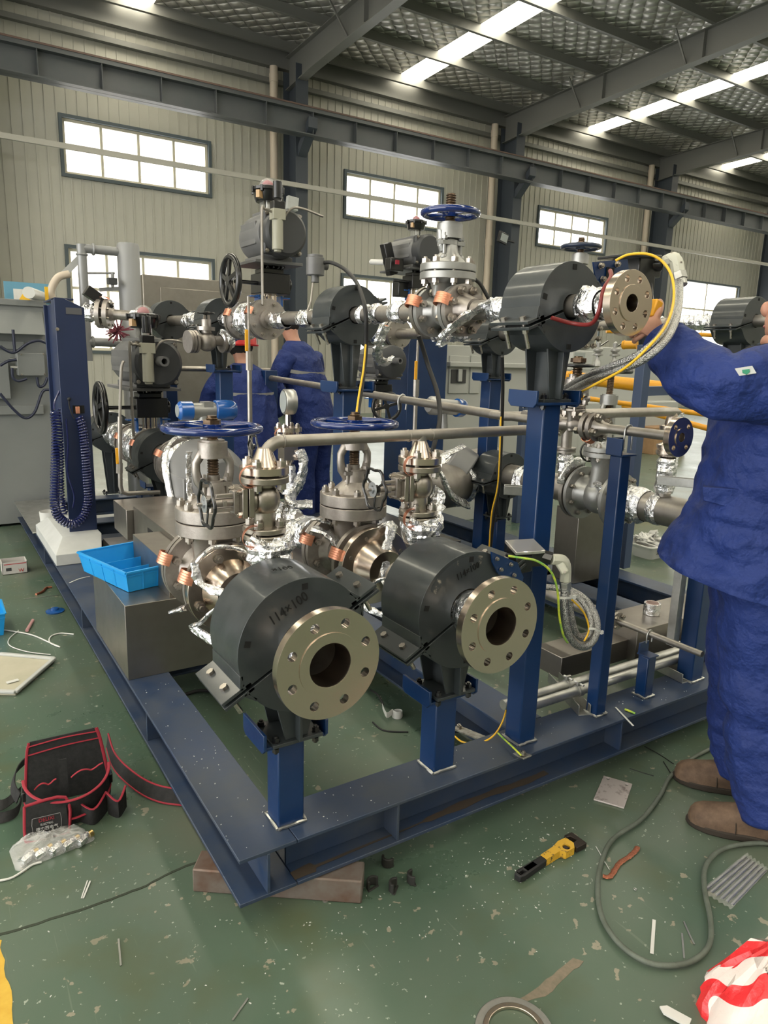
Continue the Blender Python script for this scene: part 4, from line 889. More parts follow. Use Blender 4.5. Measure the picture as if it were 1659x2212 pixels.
# grey machine cabinet
t = thing('machine_cabinet', 'big grey machine cabinet with black cables at the left edge', 'cabinet', (-.2, 6.4, 0))
q = MB(); q.bb((-1.4, 6.05, .02), (.815, 6.9, 1.68)); q.bb((-1.42, 6.03, 1.655), (.83, 6.9, 1.70))
q.add([(-1.4, 6.05, 1.62), (.80, 6.05, 1.62), (.80, 5.93, 1.45), (-1.4, 5.93, 1.45), (.80, 6.05, 1.45), (-1.4, 6.05, 1.45)], [(0, 3, 2, 1), (3, 5, 4, 2), (1, 2, 4), (0, 5, 3)])
q.bb((-1.4, 6.03, 1.34), (.66, 6.05, 1.40)); q.bb((-1.4, 5.98, .98), (.54, 6.05, 1.25)); q.bb((-1.4, 6.02, .86), (.76, 6.05, .93)); q.build('housing', greyC, t, bevel=.004)
q = MB(); a = P(36, 762, y=5.9); b = P(99, 812, y=5.9); q.bb((a.x, 5.9, b.z), (b.x, 6.05, a.z)); o = q.build('junction_box', greyC, t, bevel=.004)
for px in ((46, 766), (94, 765), (47, 809), (97, 808)): bolt(t, P(*px, y=5.9), (0, -1, 0), .006, 0)
for px in ((38, 777), (39, 794)): q = MB(); p = P(*px, y=5.93); q.cyl(p+Vector((-.05, 0, 0)), p, .014, n=12); q.build('cable_gland', galv, t)
navyC = mat('navy_cable', (.012, .016, .04), .4)
for path in (((28, 712), (30, 735), (32, 760)), ((0, 748), (20, 760), (35, 760), (60, 742), (85, 736), (105, 744), (118, 752)), ((0, 790), (18, 780), (36, 777)), ((26, 795), (28, 815), (40, 823), (58, 818)), ((80, 815), (84, 834), (95, 832), (103, 815)), ((0, 850), (30, 885), (55, 903), (75, 890), (90, 850), (102, 842), (122, 846))):
    q = MB(); q.tube(smooth([P(*p, y=5.86) for p in path], 7), .010, 8); q.build('cable', navyC, t)
q = MB(); a = P(112, 632, y=5.6); b = P(68, 632, y=5.75); 
q.cyl(P(62, 632, y=5.9), P(105, 646, y=6.9), .042, n=24); tag(q.build('rolled_chart', whiteP), 'white roll with a dark end lying on top of the grey machine cabinet', 'roll')
q = MB(); q.bb((.60, 6.5, 1.70), (.95, 6.52, 1.86)); o = q.build('poster_board', mat('poster_cyan', (.12, .30, .42), .6)); tag(o, 'blue edged poster card standing on the grey machine cabinet', 'card')
lbox('yellow_level', (P(97, 640, y=6.0).x, 5.98, 1.70), (P(101, 640, y=6.0).x+.01, 6.0, 1.80), yelW, 'short yellow strip upright at the cabinet corner', 'strip', 0)
q = MB(); a = P(30, 643, y=6.4); q.bb((a.x, 6.4, 1.70), (a.x+.15, 6.405, 1.80)); o = q.build('warning_sign', whiteP); tag(o, 'white sign with a yellow triangle on top of the cabinet', 'sign')
q = MB(); c_ = (a.x+.075, 6.398, 1.70); q.prism([(-.04, .02), (.04, .02), (0, .085)], .003, Matrix(((1, 0, 0, c_[0]), (0, 0, 1, 6.396), (0, 1, 0, 1.70), (0, 0, 0, 1)))); q.build('triangle', yelW, o)
# tall silver vessel and its pipework
vy = 6.5; a = P(252, 530, y=vy); b = P(300, 530, y=vy); vr = (b.x-a.x)/2; vx = (a.x+b.x)/2; zt = P(276, 524, y=vy).z
t = thing('silver_vessel', 'tall silver grey cylinder vessel with pipe arms in front of the left lower window', 'vessel', (vx, vy, 0))
q = MB(); q.lathe([(0, 0), (vr, 0), (vr, zt-.03), (vr*.9, zt-.008), (0, zt)], (vx, vy, 0), (0, 0, 1), 36); q.build('shell', silverP, t)
q = MB()
for py in (536, 738): 
    p = P(176, py, y=vy); q.cyl((p.x, vy, p.z), (vx, vy, p.z-.0), .036, n=18); q.cyl((p.x, vy, p.z-.9 if py < 600 else .2), (p.x, vy, p.z+.03), .038, n=18); q.torus((p.x+.09, vy, p.z), (1, 0, 0), .038, .012, 20, 6); q.torus((p.x, vy, p.z-.05), (0, 0, 1), .038, .010, 20, 6)
q.cyl(P(185, 590, y=vy), P(248, 590, y=vy), .008, n=8); q.cyl(P(243, 588, y=vy), P(243, 620, y=vy), .014, n=10); q.bar(P(215, 626, y=vy), P(265, 623, y=vy), .03, .03); q.build('pipe_arm', silverP, t)
q = MB(); a = P(233, 600, y=6.4); b = P(253, 615, y=6.4); q.bb((a.x, 6.38, b.z), (b.x, 6.45, a.z)); q.build('switch_box', actD, t)
q = MB(); q.tube(smooth([P(150, 592, y=vy), P(125, 600, y=vy), (P(110, 630, y=vy)), P(118, 655, y=vy)], 7), .03, 10); tag(q.build('duct_hose', pvc), 'grey beige hose bending over beside the silver vessel pipes', 'hose')
q = MB(); q.bar(P(130, 600, y=6.6), P(172, 558, y=6.6), .02, .05); tag(q.build('slanted_bar', white), 'pale slanted flat bar left of the silver vessel', 'bar')
# tall stainless cabinet
t = thing('steel_cabinet', 'tall brushed steel cabinet behind the high line, left of the tall actuator', 'cabinet', (2.6, 8.3, 0))
a = P(307, 592, y=8.0); q = MB(); q.bb((a.x, 8.0, 0), (a.x+1.3, 8.7, a.z)); q.build('body', sheet, t, bevel=.01)
q = MB(); q.bb((a.x+.18, 7.985, .25), (a.x+1.2, 8.0, a.z-.12)); q.build('door', sheet, t, bevel=.004)
# transmitter with blue caps on the second line
t = thing('transmitter', 'grey instrument with two glossy blue caps above the nearest blue handwheel', 'transmitter', (1.21, 3.6, .9))
a = P(383, 886, y=3.6); b = P(508, 887, y=3.6); z = (a.z+b.z)/2; R = .048
q = MB(); q.cyl((a.x+.06, 3.6, z), (b.x-.10, 3.6, z), R*.82, n=30); q.box(((a.x+b.x)/2, 3.6, z+.03), (.05, .07, .03)); q.cyl((1.2, 3.6, z-.12), (1.2, 3.6, z), .03, n=18); q.cyl((1.2, 3.6, .75), (1.2, 3.6, z-.1), .02, n=14); q.build('housing', castG, t)
q = MB(); q.lathe([(0, 0), (R*.7, 0), (R, .012), (R, .075), (0, .075)], (a.x, 3.6, z), (1, 0, 0), 32); q.build('cap', blueT, t, bevel=.003)
q = MB(); q.lathe([(0, 0), (R*.85, 0), (R*1.1, .02), (R*1.15, .06), (R*1.1, .11), (0, .12)], (b.x, 3.6, z), (-1, 0, 0), 32); q.build('cap', blueT, t, bevel=.003)
q = MB(); q.cyl((a.x-.002, 3.6, z), (a.x, 3.6, z), R*.66, n=28); q.build('window', glassD, t)
# pressure gauge on its flanged branch
t = thing('pressure_gauge', 'round pressure gauge facing left, above the header pipe', 'gauge', (1.21, 2.6, .76))
g = P(622, 868, y=2.6); q = MB(); q.lathe([(0, 0), (.047, 0), (.05, .004), (.05, .04), (.047, .045), (0, .045)], (g.x-.02, 2.6, g.z), (1, -.12, 0), 36); q.build('case', galv, t)
q = MB(); q.lathe([(0, 0), (.042, 0), (.042, .001), (0, .001)], (g.x-.022, 2.6, g.z), (1, -.12, 0), 30); q.build('dial', glassD, t)
q = MB(); q.cyl((g.x, 2.6, g.z-.095), (g.x, 2.6, g.z-.045), .0105, n=6)
for dz in (.10, .125): q.lathe([(0, 0), (.055, 0), (.055, .016), (0, .016)], (g.x, 2.6, g.z-dz-.016), (0, 0, 1), 32)
q.cyl((g.x, 2.6, g.z-.24), (g.x, 2.6, g.z-.12), .022, n=20); q.box((g.x, 2.6, g.z-.2), (.06, .06, .06)); q.cyl((g.x, 2.6, .76), (g.x, 2.6, g.z-.2), .016, n=16); q.build('branch', steel, t)
for k in range(4):
    a_ = PI/4+PI/2*k; bolt(t, (g.x+.04*math.cos(a_), 2.6+.04*math.sin(a_), g.z-.10), (0, 0, 1), .010, .045)
wrap(t, (g.x, 2.6, .80), (g.x, 2.6, .92), .026, .6); foil_band(t, [(g.x+.04, 2.58, .98), (g.x+.05, 2.56, .93), (g.x+.03, 2.56, .85), (g.x-.02, 2.54, .78), (g.x+.06, 2.5, .77)], .06, k=.4)
q = MB(); q.ribbon([(g.x-.05, 2.57, g.z-.10), (g.x-.068, 2.56, g.z-.105), (g.x-.075, 2.56, g.z-.12), (g.x-.068, 2.56, g.z-.135), (g.x-.05, 2.57, g.z-.14)], (.2, 1, 0), .018, .0012); q.build('copper_strap', copper, t)
handwheel(t, P(547, 965, y=2.55), (-1, 0, 0), .045, .004, black, 3, .012, lumps=6)
# temperature sensor on the high line
t = thing('temperature_sensor', 'small round grey sensor head on a thin rod, left of the middle high clamp shoe', 'sensor', P(668, 672, y=2.95))
a = P(681, 572, y=2.95); q = MB(); q.cyl(a+Vector((0, 0, -.045)), a+Vector((0, 0, .03)), .040, n=24); q.cyl(a+Vector((0, 0, .03)), a+Vector((0, 0, .042)), .034, n=24); q.cyl(a+Vector((0, 0, -.075)), a+Vector((0, 0, -.04)), .018, n=16); q.cyl(a, a+Vector((.06, 0, -.0)), .018, n=14); q.build('head', actG, t, bevel=.002)
q = MB(); q.tube([a+Vector((0, 0, -.06)), P(676, 612, y=2.95), P(672, 650, y=2.95), P(664, 672, y=2.95)], .005, 8); q.build('rod', pipeM, t)
cable('cable', [(694, 569, 'y', 2.93), (715, 567, 'y', 2.9), (745, 582, 'y', 2.8), (770, 610, 'y', 2.6), (785, 650, 'y', 2.42), (791, 690, 'y', 2.38), (790, 760, 'y', 2.4), (782, 830, 'y', 2.3), (772, 893, 'y', 2.2)], .0085, blackM, 'black cable arching from the round sensor head down over the middle clamp shoe', 'cable')
cable('cable', [(790, 745, 'y', 2.39), (785, 800, 'y', 2.33), (776, 850, 'y', 2.26), (770, 893, 'y', 2.19)], .004, yelW, 'thin yellow wire running down beside the black cable behind the second blue handwheel', 'cable')
cable('cable', [(905, 725, 'y', 2.6), (925, 790, 'y', 2.6), (945, 850, 'y', 2.5), (950, 905, 'y', 2.4), (938, 960, 'y', 2.3), (930, 990, 'y', 2.3)], .010, blackM, 'thick black cable hanging below the high blue-wheeled valve', 'cable')
# thin vertical air pipe with yellow lever
for px, y_, top, bot, lab in ((538, 3.3, 640, 905, 'thin vertical air pipe with yellow lever in front of the left blue jacket'), (902, 3.2, 735, 930, 'thin vertical air pipe with yellow lever beside the blue column')):
    t = thing('air_pipe', lab, 'pipe', P(px, bot, y=y_)); q = MB(); z0_, z1_, zm = P(px, bot, y=y_).z, P(px, top, y=y_).z, P(px, (top+bot)/2, y=y_).z; xx = P(px, 750, y=y_).x
    q.cyl((xx, y_, zm), (xx, y_, z1_), .007, n=10); q.cyl((xx, y_, z0_-.2), (xx, y_, zm-.05), .012, n=12); q.cyl((xx, y_, zm-.06), (xx, y_, zm+.03), .017, n=8); q.build('pipe', pipeM, t)
    q = MB(); q.box((xx-.02, y_-.02, zm+.08), (.018, .006, .10)); q.build('lever', yelT, t, bevel=.004)
# bent pipe by the pillar
a = P(255, 960, y=4.1); t = thing('air_pipe', 'thin bent pipe with yellow lever going down left of the grey strainer', 'pipe', a); q = MB()
q.tube(smooth([P(268, 780, y=4.1), P(262, 800, y=4.1), P(259, 900, y=4.1)], 5), .008, 8); q.tube([P(259, 900, y=4.1), P(259, 1000, y=4.1), P(260, 1050, y=4.1), P(264, 1063, y=4.1), P(275, 1066, y=4.1), P(345, 1063, y=4.1)], .013, 12); q.cyl(P(258, 1000, y=4.1), P(258, 1022, y=4.1), .018, n=8); q.build('pipe', pipeM, t)
q = MB(); q.box(P(253, 985, y=4.07), (.016, .006, .09)); q.build('lever', yelT, t, bevel=.003)
# small valve on bracket left of the tall actuator's line
zq = 1.40
t = thing('gate_valve_branch', 'small flanged branch valve with dark spoked wheel below the high clamp shoe', 'valve', P(430, 745, y=4.0)); q = MB()
for px in (405, 411, 418, 478, 486): a = P(px, 738, y=4.0); q.lathe([(0, 0), (.062, 0), (.062, .014), (0, .014)], a, (1, .15, .05), 28)
q.cyl(P(415, 738, y=4.0), P(500, 735, y=4.0), .03, n=20); q.ball(P(447, 738, y=4.0), .055); q.cyl(P(447, 738, y=4.0), P(445, 690, y=4.0), .028, n=18); q.cyl(P(445, 706, y=4.0), P(445, 714, y=4.0), .05, n=24); q.bar(P(440, 705, y=4.0), P(442, 680, y=4.0), .012, .012); q.bar(P(452, 705, y=4.0), P(450, 680, y=4.0), .012, .012); q.build('body', cast, t)
handwheel(t, P(445, 676, y=4.0), (0, 0, 1), .05, .004, black, 3, .01)
wrap(t, P(480, 738, y=4.0), P(500, 730, y=4.0), .045, .5); foil_band(t, [P(500, 735, y=4.0), P(515, 728, y=3.95), P(528, 712, y=3.9), P(533, 695, y=3.8)], .06, k=.3)
# ---------------- right hand low line (second train) with gate valve and tee
XK, ZK = 2.81, .705
t = spool('stainless pipe with a tee and foil bands, right of the slim front post', (XK, 1.6, ZK-.08)); q = MB()
q.cyl((XK, 1.55, ZK), (XK, 2.18, ZK), .070, n=36); yb_ = P(1430, 1100, x=XK).y; q.cyl((XK, yb_, ZK), (XK, yb_, ZK+.14), .030, n=24); q.build('pipe', pipeM, t)
wrap(t, (XK, 1.66, ZK), (XK, 1.78, ZK), .072, .18); wrap(t, (XK, 1.99, ZK), (XK, 2.04, ZK), .072, .18); wrap(t, (XK, 2.08, ZK), (XK, 2.20, ZK), .074, .28)
q = MB(); z = ZK+.14
q.lathe([(0, 0), (.028, 0), (.028, .05), (.03, .10), (.055, .12), (.055, .135), (.05, .136), (.05, .145), (.055, .146), (.055, .16), (.03, .17), (.036, .22), (.05, .23), (.05, .245), (.03, .25), (.03, .26), (.018, .31), (0, .31)], (XK, yb_, z), (0, 0, 1), 30)
q.build('branch_valve', steel, t); wrap(t, (XK, yb_, ZK+.08), (XK, yb_, ZK+.24), .038, .3, n=20)
pe = P(1440, 888, x=XK); ze = pe.z
q = MB(); q.tube(smooth([(XK, yb_, z+.30), (XK, yb_, ze-.03), (XK-.01, yb_, ze-.008), (XK-.04, yb_, ze), (XK-.9, yb_, ze)], 5), .020, 16); q.build('bent_pipe', pipeM, t)
q = MB(); q.box((XK-.05, yb_-.06, z+.145), (.012, .03, .035)); q.build('copper_strap', copper, t)
foil_band(t, [(XK+.07, yb_, z+.3), (XK+.085, yb_, z+.2), (XK+.07, yb_, z+.1), (XK+.03, yb_-.02, z+.04)], .022, k=.3)
zw_ = (P(1268, 800, x=XK).z-ZK)
kv = gate_valve((XK, 2.36, ZK), 1, 'silver cast gate valve on the right low line, behind the slim front post', Rf=.135, hl=.125, zb=(.20, .25), Rb=.10, zy=.50, zw=zw_, zs=zw_+.04, Rw=.10, nb=8, m=castG, wheel=black, rb=.08, nbb=8, yw=.04, straps=False)
foil_band(kv, [(XK-.13, 2.50, ZK+.05), (XK-.12, 2.5, ZK+.1), (XK-.05, 2.5, ZK+.15), (XK+.02, 2.5, ZK+.15)], .05)
foil_band(kv, [(XK-.10, 2.30, ZK+.08), (XK-.05, 2.28, ZK+.0), (XK-.02, 2.26, ZK-.08)], .06)
t = spool('foil wrapped pipe and grey elbow behind the silver gate valve', (XK, 2.5, ZK-.14)); q = MB()
q.lathe([(0, 0), (.135, 0), (.135, .022), (.09, .023), (.07, .08), (0, .09)], (XK, 2.492, ZK), (0, 1, 0), 40); q.cyl((XK, 2.55, ZK), (XK, 3.9, ZK), .070, n=30); yc_ = P(1215, 1060, x=XK).y; q.cyl((XK, yc_, ZK), (XK, yc_, ZK+.4), .028, n=20)
for dz in (.19, .205, .31, .325): q.lathe([(0, 0), (.052, 0), (.052, .011), (0, .011)], (XK, yc_, ZK+dz), (0, 0, 1), 26)
q.build('pipe', pipeM, t); wrap(t, (XK, yc_, ZK+.08), (XK, yc_, ZK+.18), .034, .4); wrap(t, (XK, 2.86, ZK), (XK, 2.93, ZK), .073, .25); wrap(t, (XK, 3.25, ZK), (XK, 3.45, ZK), .073, .3)
handwheel(t, P(1275, 975, x=XK), (-.5, -1, 0), .055, .005, black, 3, .012)
cradle((XK, 3.02, ZK), .135, .17, .07, 10, .45, 'grey clamp shoe on the right low line, half behind the tallest front post', ped=.06)
post(XK, 3.1, .07, .44, weld=False)
t = thing('large_elbow', 'large grey pipe elbow wrapped with foil, right of the second blue handwheel valve', 'pipe', P(985, 1120, y=3.2)); q = MB()
pth = smooth([P(1060, 1000, y=3.9), P(1030, 1010, y=3.6), P(1000, 1030, y=3.35), P(965, 1050, y=3.2), P(925, 1050, y=3.15), P(890, 1040, y=3.15)], 6); q.tube(pth, .125, 28); q.build('body', pipeM, t)
q = MB(); q.cyl(P(1003, 1028, y=3.25), P(965, 1000, y=3.32), .15, n=30); q.build('reducer', mat('grey_strainer_paint_b', (.22, .22, .22), .42, .1), t, bevel=.01)
wrap(t, pth[12], pth[16], .128, .22, n=26); foil_band(t, [P(930, 1000, y=2.98), P(950, 1020, y=2.96), P(975, 1070, y=2.98), P(1010, 1090, y=3.05)], .07, k=.4); foil_band(t, [P(1000, 965, y=3.1), P(960, 985, y=3.0), P(935, 1020, y=2.96)], .05, k=.4)
lbox('steel_box', (2.83, 2.50, .2), (3.13, 2.66, .60), sheet, 'upright stainless box behind the slim front post, under the silver gate valve', 'box', .003)
lbox('dusty_cover', (1.60, 3.3, .2), (2.70, 4.3, .27), sheet, 'flat dusty steel cover on the skid floor behind the second clamp shoe', 'cover')
def strut(a, b, label, w_=.041):
    t = MB(); a = Vector(a); b = Vector(b); d = (b-a).normalized(); s = Vector((-d.y, d.x, 0)).normalized()
    t.bar(a, b, w_, .003); t.bar(a+s*w_/2+Vector((0, 0, .018)), b+s*w_/2+Vector((0, 0, .018)), .003, .036); t.bar(a-s*w_/2+Vector((0, 0, .018)), b-s*w_/2+Vector((0, 0, .018)), .003, .036)
    return tag(t.build('strut_channel', galv, None, .0008), label, 'channel')
strut(P(1262, 1545, z=.20), P(1195, 1472, z=.20), 'short galvanised channel under the near ends of the two conduits')
strut(P(1482, 1474, z=.20), P(1405, 1435, z=.20), 'short galvanised channel under the conduits near the worker')
a = P(1088, 1066, y=2.2); strut(a, a+Vector((.13, -.12, 0)), 'slotted galvanised channel fixed left of the tallest post')
a = P(1420, 1045, x=2.7); strut(a, a+Vector((.15, -.25, 0)), 'slotted galvanised channel across the foil wrapped branch')
for k, (dy, z, lab) in enumerate(((1.505, .255, 'nearer of the two galvanised conduits lying along the front beam'), (1.555, .255, 'farther of the two galvanised conduits lying along the front beam'))):
    t = thing('conduit', lab, 'conduit', (2.0, dy+.02, z)); q = MB(); q.cyl((1.50, dy+.02, z), (3.2, dy+.02, z), .0165, n=20); q.build('pipe', galv, t)
    for x in (1.80, 2.44):
        q = MB(); q.ring((x-.01, dy+.02, z), (x+.01, dy+.02, z), .0205, .0165, 20); q.box((x, dy+.02, z+.026), (.02, .008, .016)); q.cyl((x, dy, z+.026), (x, dy+.04, z+.026), .004, n=8); q.build('pipe_clip', galv, t)
# small bore pipe on the short post
xp = 2.069; t = thing('small_pipe', 'small bore pipe with bolted flange pair, on the shortest front post', 'pipe', (xp, 1.3, .41)); q = MB()
q.cyl((xp, 1.26, .432), (xp, 1.66, .432), .0105, n=16); q.build('pipe', pipeM, t); q = MB()
for y_ in (1.60, 1.62): q.lathe([(0, 0), (.033, 0), (.033, .012), (0, .012)], (xp, y_, .432), (0, 1, 0), 28)
q.build('flange', cast, t); studs(t, (xp, 1.616, .432), (0, 1, 0), .024, 4, .018, .0075, a0=PI/4)
q = MB(); q.cyl((xp, 1.64, .432), (xp, 2.4, .432), .026, n=18); q.build('pipe', pipeM, t)
q = MB(); q.tube(smooth([(xp-.014, 1.463, .40), (xp-.014, 1.463, .432), (xp, 1.463, .446), (xp+.014, 1.463, .432), (xp+.014, 1.463, .40)], 5), .0028, 8); q.build('u_bolt', galv, t)
# right steel tray and tape roll
t = thing('cable_tray_box', 'low brushed steel cable tray box lying between the right posts', 'box', (2.2, 1.72, .2)); q = MB()
q.bb((1.90, 1.70, .20), (2.35, 1.84, .285)); q.bb((2.27, 1.66, .20), (3.1, 1.86, .335)); q.build('body', sheet, t, bevel=.002)
rl = P(1404, 1352, y=1.76); t = thing('tape_roll', 'roll of shiny aluminium tape standing on the steel tray', 'tape', (rl.x, 1.76, .336)); q = MB(); q.ring((rl.x, 1.76, .336), (rl.x, 1.76, .384), .034, .026, 32); q.build('tape', foil, t, bevel=.001)
q = MB(); q.ring((rl.x, 1.76, .3365), (rl.x, 1.76, .3855), .026, .0245, 28); q.build('core', mat('tape_core_label', (.55, .42, .38), .6), t)
# earthing bar
a = P(985, 1535, z=.21); b = P(1140, 1636, z=.204); b.z = .204; a.z = .15
t = thing('earthing_bar', 'flat scratched metal bar with bolts crossing the front beam', 'bar', b); q = MB(); q.bar(a, b, .034, .005); q.build('bar', mat('scratched_galvanised', (.50, .50, .47), .45, .8, c2=(.20, .18, .14), ns=45), t, bevel=.001)
bolt(t, P(1130, 1630, z=.208), (0, 0, 1), .008, 0); bolt(t, a.lerp(b, .06)+Vector((0, 0, .003)), (0, 0, 1), .008, 0)
cable('earth_wire', [(982, 1590, 'z', .17), (1000, 1603, 'z', .18), (1035, 1605, 'z', .19), (1065, 1590, 'z', .21), (1085, 1560, 'z', .22), (1097, 1520, 'z', .24)], .0028, yelW, 'orange yellow wire looping over the flat metal bar', 'wire')
cable('earth_wire', [(1076, 1584, 'z', .215), (1095, 1602, 'z', .222), (1112, 1618, 'z', .222), (1126, 1632, 'z', .214)], .0028, ygW, 'yellow wire bolted to the near end of the flat metal bar', 'wire')
cable('cable', [(960, 1583, 'z', .05), (1000, 1578, 'z', .05), (1030, 1568, 'z', .04)], .005, navyC, 'short dark blue cable between the second and third front posts', 'cable')
# ---------------- low junction box with gland, elbow fitting and braided hoses
t = thing('junction_box', 'black junction box with clear lid on a blue plate, above the second open flange', 'junction box', P(1130, 1230, y=1.40))
q = MB(); pl = [P(*p, y=1.36) for p in ((1062, 1192), (1118, 1215), (1131, 1247), (1128, 1262), (1076, 1240), (1064, 1215))]; n = len(pl); q.add(pl+[p+Vector((0, .005, 0)) for p in pl], [tuple(range(n)), tuple(range(2*n-1, n-1, -1))]+[(i, (i+1) % n, (i+1) % n+n, i+n) for i in range(n)]); q.build('mounting_plate', blue, t)
for px in ((1073, 1207), (1103, 1219), (1082, 1230), (1110, 1242)): bolt(t, P(*px, y=1.358), (0, -1, 0), .005, 0)
q = MB(); q.box(P(1135, 1200, y=1.41), (.085, .07, .05), Matrix.Rotation(-.25, 3, 'Z')); q.box(P(1120, 1215, y=1.40), (.06, .05, .05)); q.build('body', black, t, bevel=.004)
q = MB(); pc = P(1134, 1181, y=1.405); q.box(pc, (.092, .072, .010), Matrix.Rotation(-.25, 3, 'Z') @ Matrix.Rotation(.25, 3, 'X')); q.build('lid', mat('mirror_lid', (.55, .53, .50), .08, .6, coat=1), t, bevel=.002)
q = MB(); q.cyl(P(1155, 1197, y=1.40), P(1180, 1203, y=1.37), .014, n=18); q.cyl(P(1172, 1201, y=1.38), P(1192, 1207, y=1.36), .019, n=8); q.build('cable_gland', black, t, bevel=.001)
def elbow_fit(name_, a, mid, b, r, label, cov_n):
    t = thing(name_, label, 'fitting', b); q = MB(); q.tube(smooth([a, mid, b], 6), r, 8); q.build('body', ferrul, t, bevel=.002)
    d = (b-mid).normalized(); q = MB(); q.cyl(b, b+d*.022, r*1.08, n=6); q.cyl(b+d*.022, b+d*.040, r*.85, n=20); q.build('nut', galv, t, bevel=.001)
    q = MB(); c_ = (a+mid*2+b)/4+cov_n*r*1.0; Fm = frame(cov_n, (b-a)); q.box(c_, (r*1.5, r*2.9, .010), Fm); q.build('cover', ferrul, t, bevel=.006)
    for s in (-1, 1): bolt(t, c_+Fm @ Vector((0, s*r*1.15, .005)), cov_n, .0035, 0)
    return t
v = (CAM-P(1215, 1220, y=1.35)).normalized()
elbow_fit('conduit_elbow', P(1190, 1208, y=1.36), P(1219, 1214, y=1.35), P(1221, 1256, y=1.35), .016, 'pale green-grey elbow fitting between the black junction box and the braided hoses', v)
braid = mat('steel_braid', (.50, .49, .48), .30, 1)
def braid_nodes():
    Tt, N, L, b = nodes(braid); tc = N.new('ShaderNodeTexCoord'); mp = N.new('ShaderNodeMapping'); L.new(tc.outputs['Object'], mp.inputs['Vector'])
    ck = N.new('ShaderNodeTexVoronoi'); ck.inputs['Scale'].default_value = 340; L.new(mp.outputs['Vector'], ck.inputs['Vector'])
    bp = N.new('ShaderNodeBump'); bp.inputs['Strength'].default_value = 1; bp.inputs['Distance'].default_value = .002; bp.invert = True; L.new(ck.outputs['Distance'], bp.inputs['Height']); L.new(bp.outputs['Normal'], b.inputs['Normal'])
    rp = N.new('ShaderNodeValToRGB'); rp.color_ramp.elements[0].color = (.85, .84, .82, 1); rp.color_ramp.elements[1].color = (.22, .22, .22, 1); rp.color_ramp.elements[1].position = .8; L.new(ck.outputs['Distance'], rp.inputs['Fac']); L.new(rp.outputs['Color'], b.inputs['Base Color'])
braid_nodes()
def hose(px, r, label, off=0):
    return cable('braided_hose', px, r, braid, label, 'hose')
lp = [(1219, 1272, 'y', 1.345), (1219, 1310, 'y', 1.34), (1226, 1360, 'y', 1.34), (1243, 1392, 'y', 1.34), (1268, 1396, 'y', 1.345), (1288, 1372, 'y', 1.36), (1288, 1335, 'y', 1.39), (1268, 1298, 'y', 1.45), (1232, 1275, 'y', 1.52), (1180, 1268, 'y', 1.60)]
hose(lp, .0105, 'braided steel hose hanging in a loop, outer of the two below the elbow fitting')
hose([(1231, 1285, 'y', 1.36), (1233, 1320, 'y', 1.36), (1241, 1358, 'y', 1.36), (1254, 1378, 'y', 1.36), (1270, 1376, 'y', 1.37), (1277, 1350, 'y', 1.39), (1272, 1322, 'y', 1.42), (1250, 1292, 'y', 1.47), (1215, 1280, 'y', 1.54)], .0095, 'braided steel hose hanging in a loop, inner of the two below the elbow fitting')
cable('earth_wire', [(1098, 1201, 'y', 1.37), (1125, 1205, 'y', 1.35), (1160, 1212, 'y', 1.33), (1190, 1235, 'y', 1.32), (1204, 1275, 'y', 1.32), (1208, 1330, 'y', 1.32), (1216, 1370, 'y', 1.32), (1226, 1388, 'y', 1.33)], .0032, ygW, 'yellow green wire curving from the black junction box down along the hanging hoses', 'wire')
cable('earth_wire', [(1236, 1296, 'y', 1.34), (1262, 1325, 'y', 1.35), (1272, 1360, 'y', 1.35), (1262, 1385, 'y', 1.34)], .0028, yelW, 'short yellow wire inside the hanging loop of braided hose', 'wire')
for p0, p1, lab in (((1206, 1291), (1240, 1290), 'white cable tie with its tail, upper one on the hanging hose loop'), ((1272, 1358), (1300, 1366), 'white cable tie with its tail, lower one on the hanging hose loop')):
    q = MB(); q.ribbon(smooth([P(*p0, y=1.33), P((p0[0]+p1[0])/2, p0[1]+1, y=1.318), P(*p1, y=1.328)], 5), (0, 0, 1), .006, .003); q.box(P(*p1, y=1.326), (.010, .006, .010)); tag(q.build('cable_tie', whiteP), lab, 'cable tie')
# ---------------- high junction box by the worker's hand
t = thing('junction_box', 'black junction box on a blue plate behind the high round flange', 'junction box', P(1330, 620, y=1.44))
q = MB(); pl = [P(*p, y=1.42) for p in ((1282, 566), (1356, 560), (1360, 600), (1362, 622), (1290, 622))]; n = len(pl); q.add(pl+[p+Vector((0, .005, 0)) for p in pl], [tuple(range(n)), tuple(range(2*n-1, n-1, -1))]+[(i, (i+1) % n, (i+1) % n+n, i+n) for i in range(n)]); q.build('mounting_plate', blue, t)
for px in ((1297, 574), (1332, 571), (1301, 603)): bolt(t, P(*px, y=1.418), (0, -1, 0), .0075, 0)
q = MB(); a_ = P(1318, 590, y=1.417); q.box(a_, (.03, .002, .03)); q.build('opening', darkH, t)
q = MB(); a_ = P(1375, 580, y=1.48); q.box(a_, (.10, .10, .055)); q.box(P(1385, 610, y=1.46), (.05, .06, .07)); q.cyl(P(1400, 572, y=1.45), P(1432, 573, y=1.42), .017, n=14); q.build('body', black, t, bevel=.004)
q = MB(); a_ = P(1360, 556, y=1.46); q.box(a_, (.15, .11, .008), Matrix.Rotation(-.06, 3, 'Y')); q.build('lid', black, t, bevel=.002)
q = MB(); q.tube(smooth([P(1403, 600, y=1.44), P(1408, 650, y=1.42), P(1412, 672, y=1.41)], 6), .006, 8); q.build('lead', black, t)
elbow_fit('conduit_elbow', P(1436, 566, y=1.41), P(1458, 560, y=1.38), P(1466, 590, y=1.36), .019, 'pale green-grey elbow fitting at the top of the long braided hoses', (CAM-P(1450, 560, y=1.4)).normalized()*.6+Vector((.3, 0, .5)))
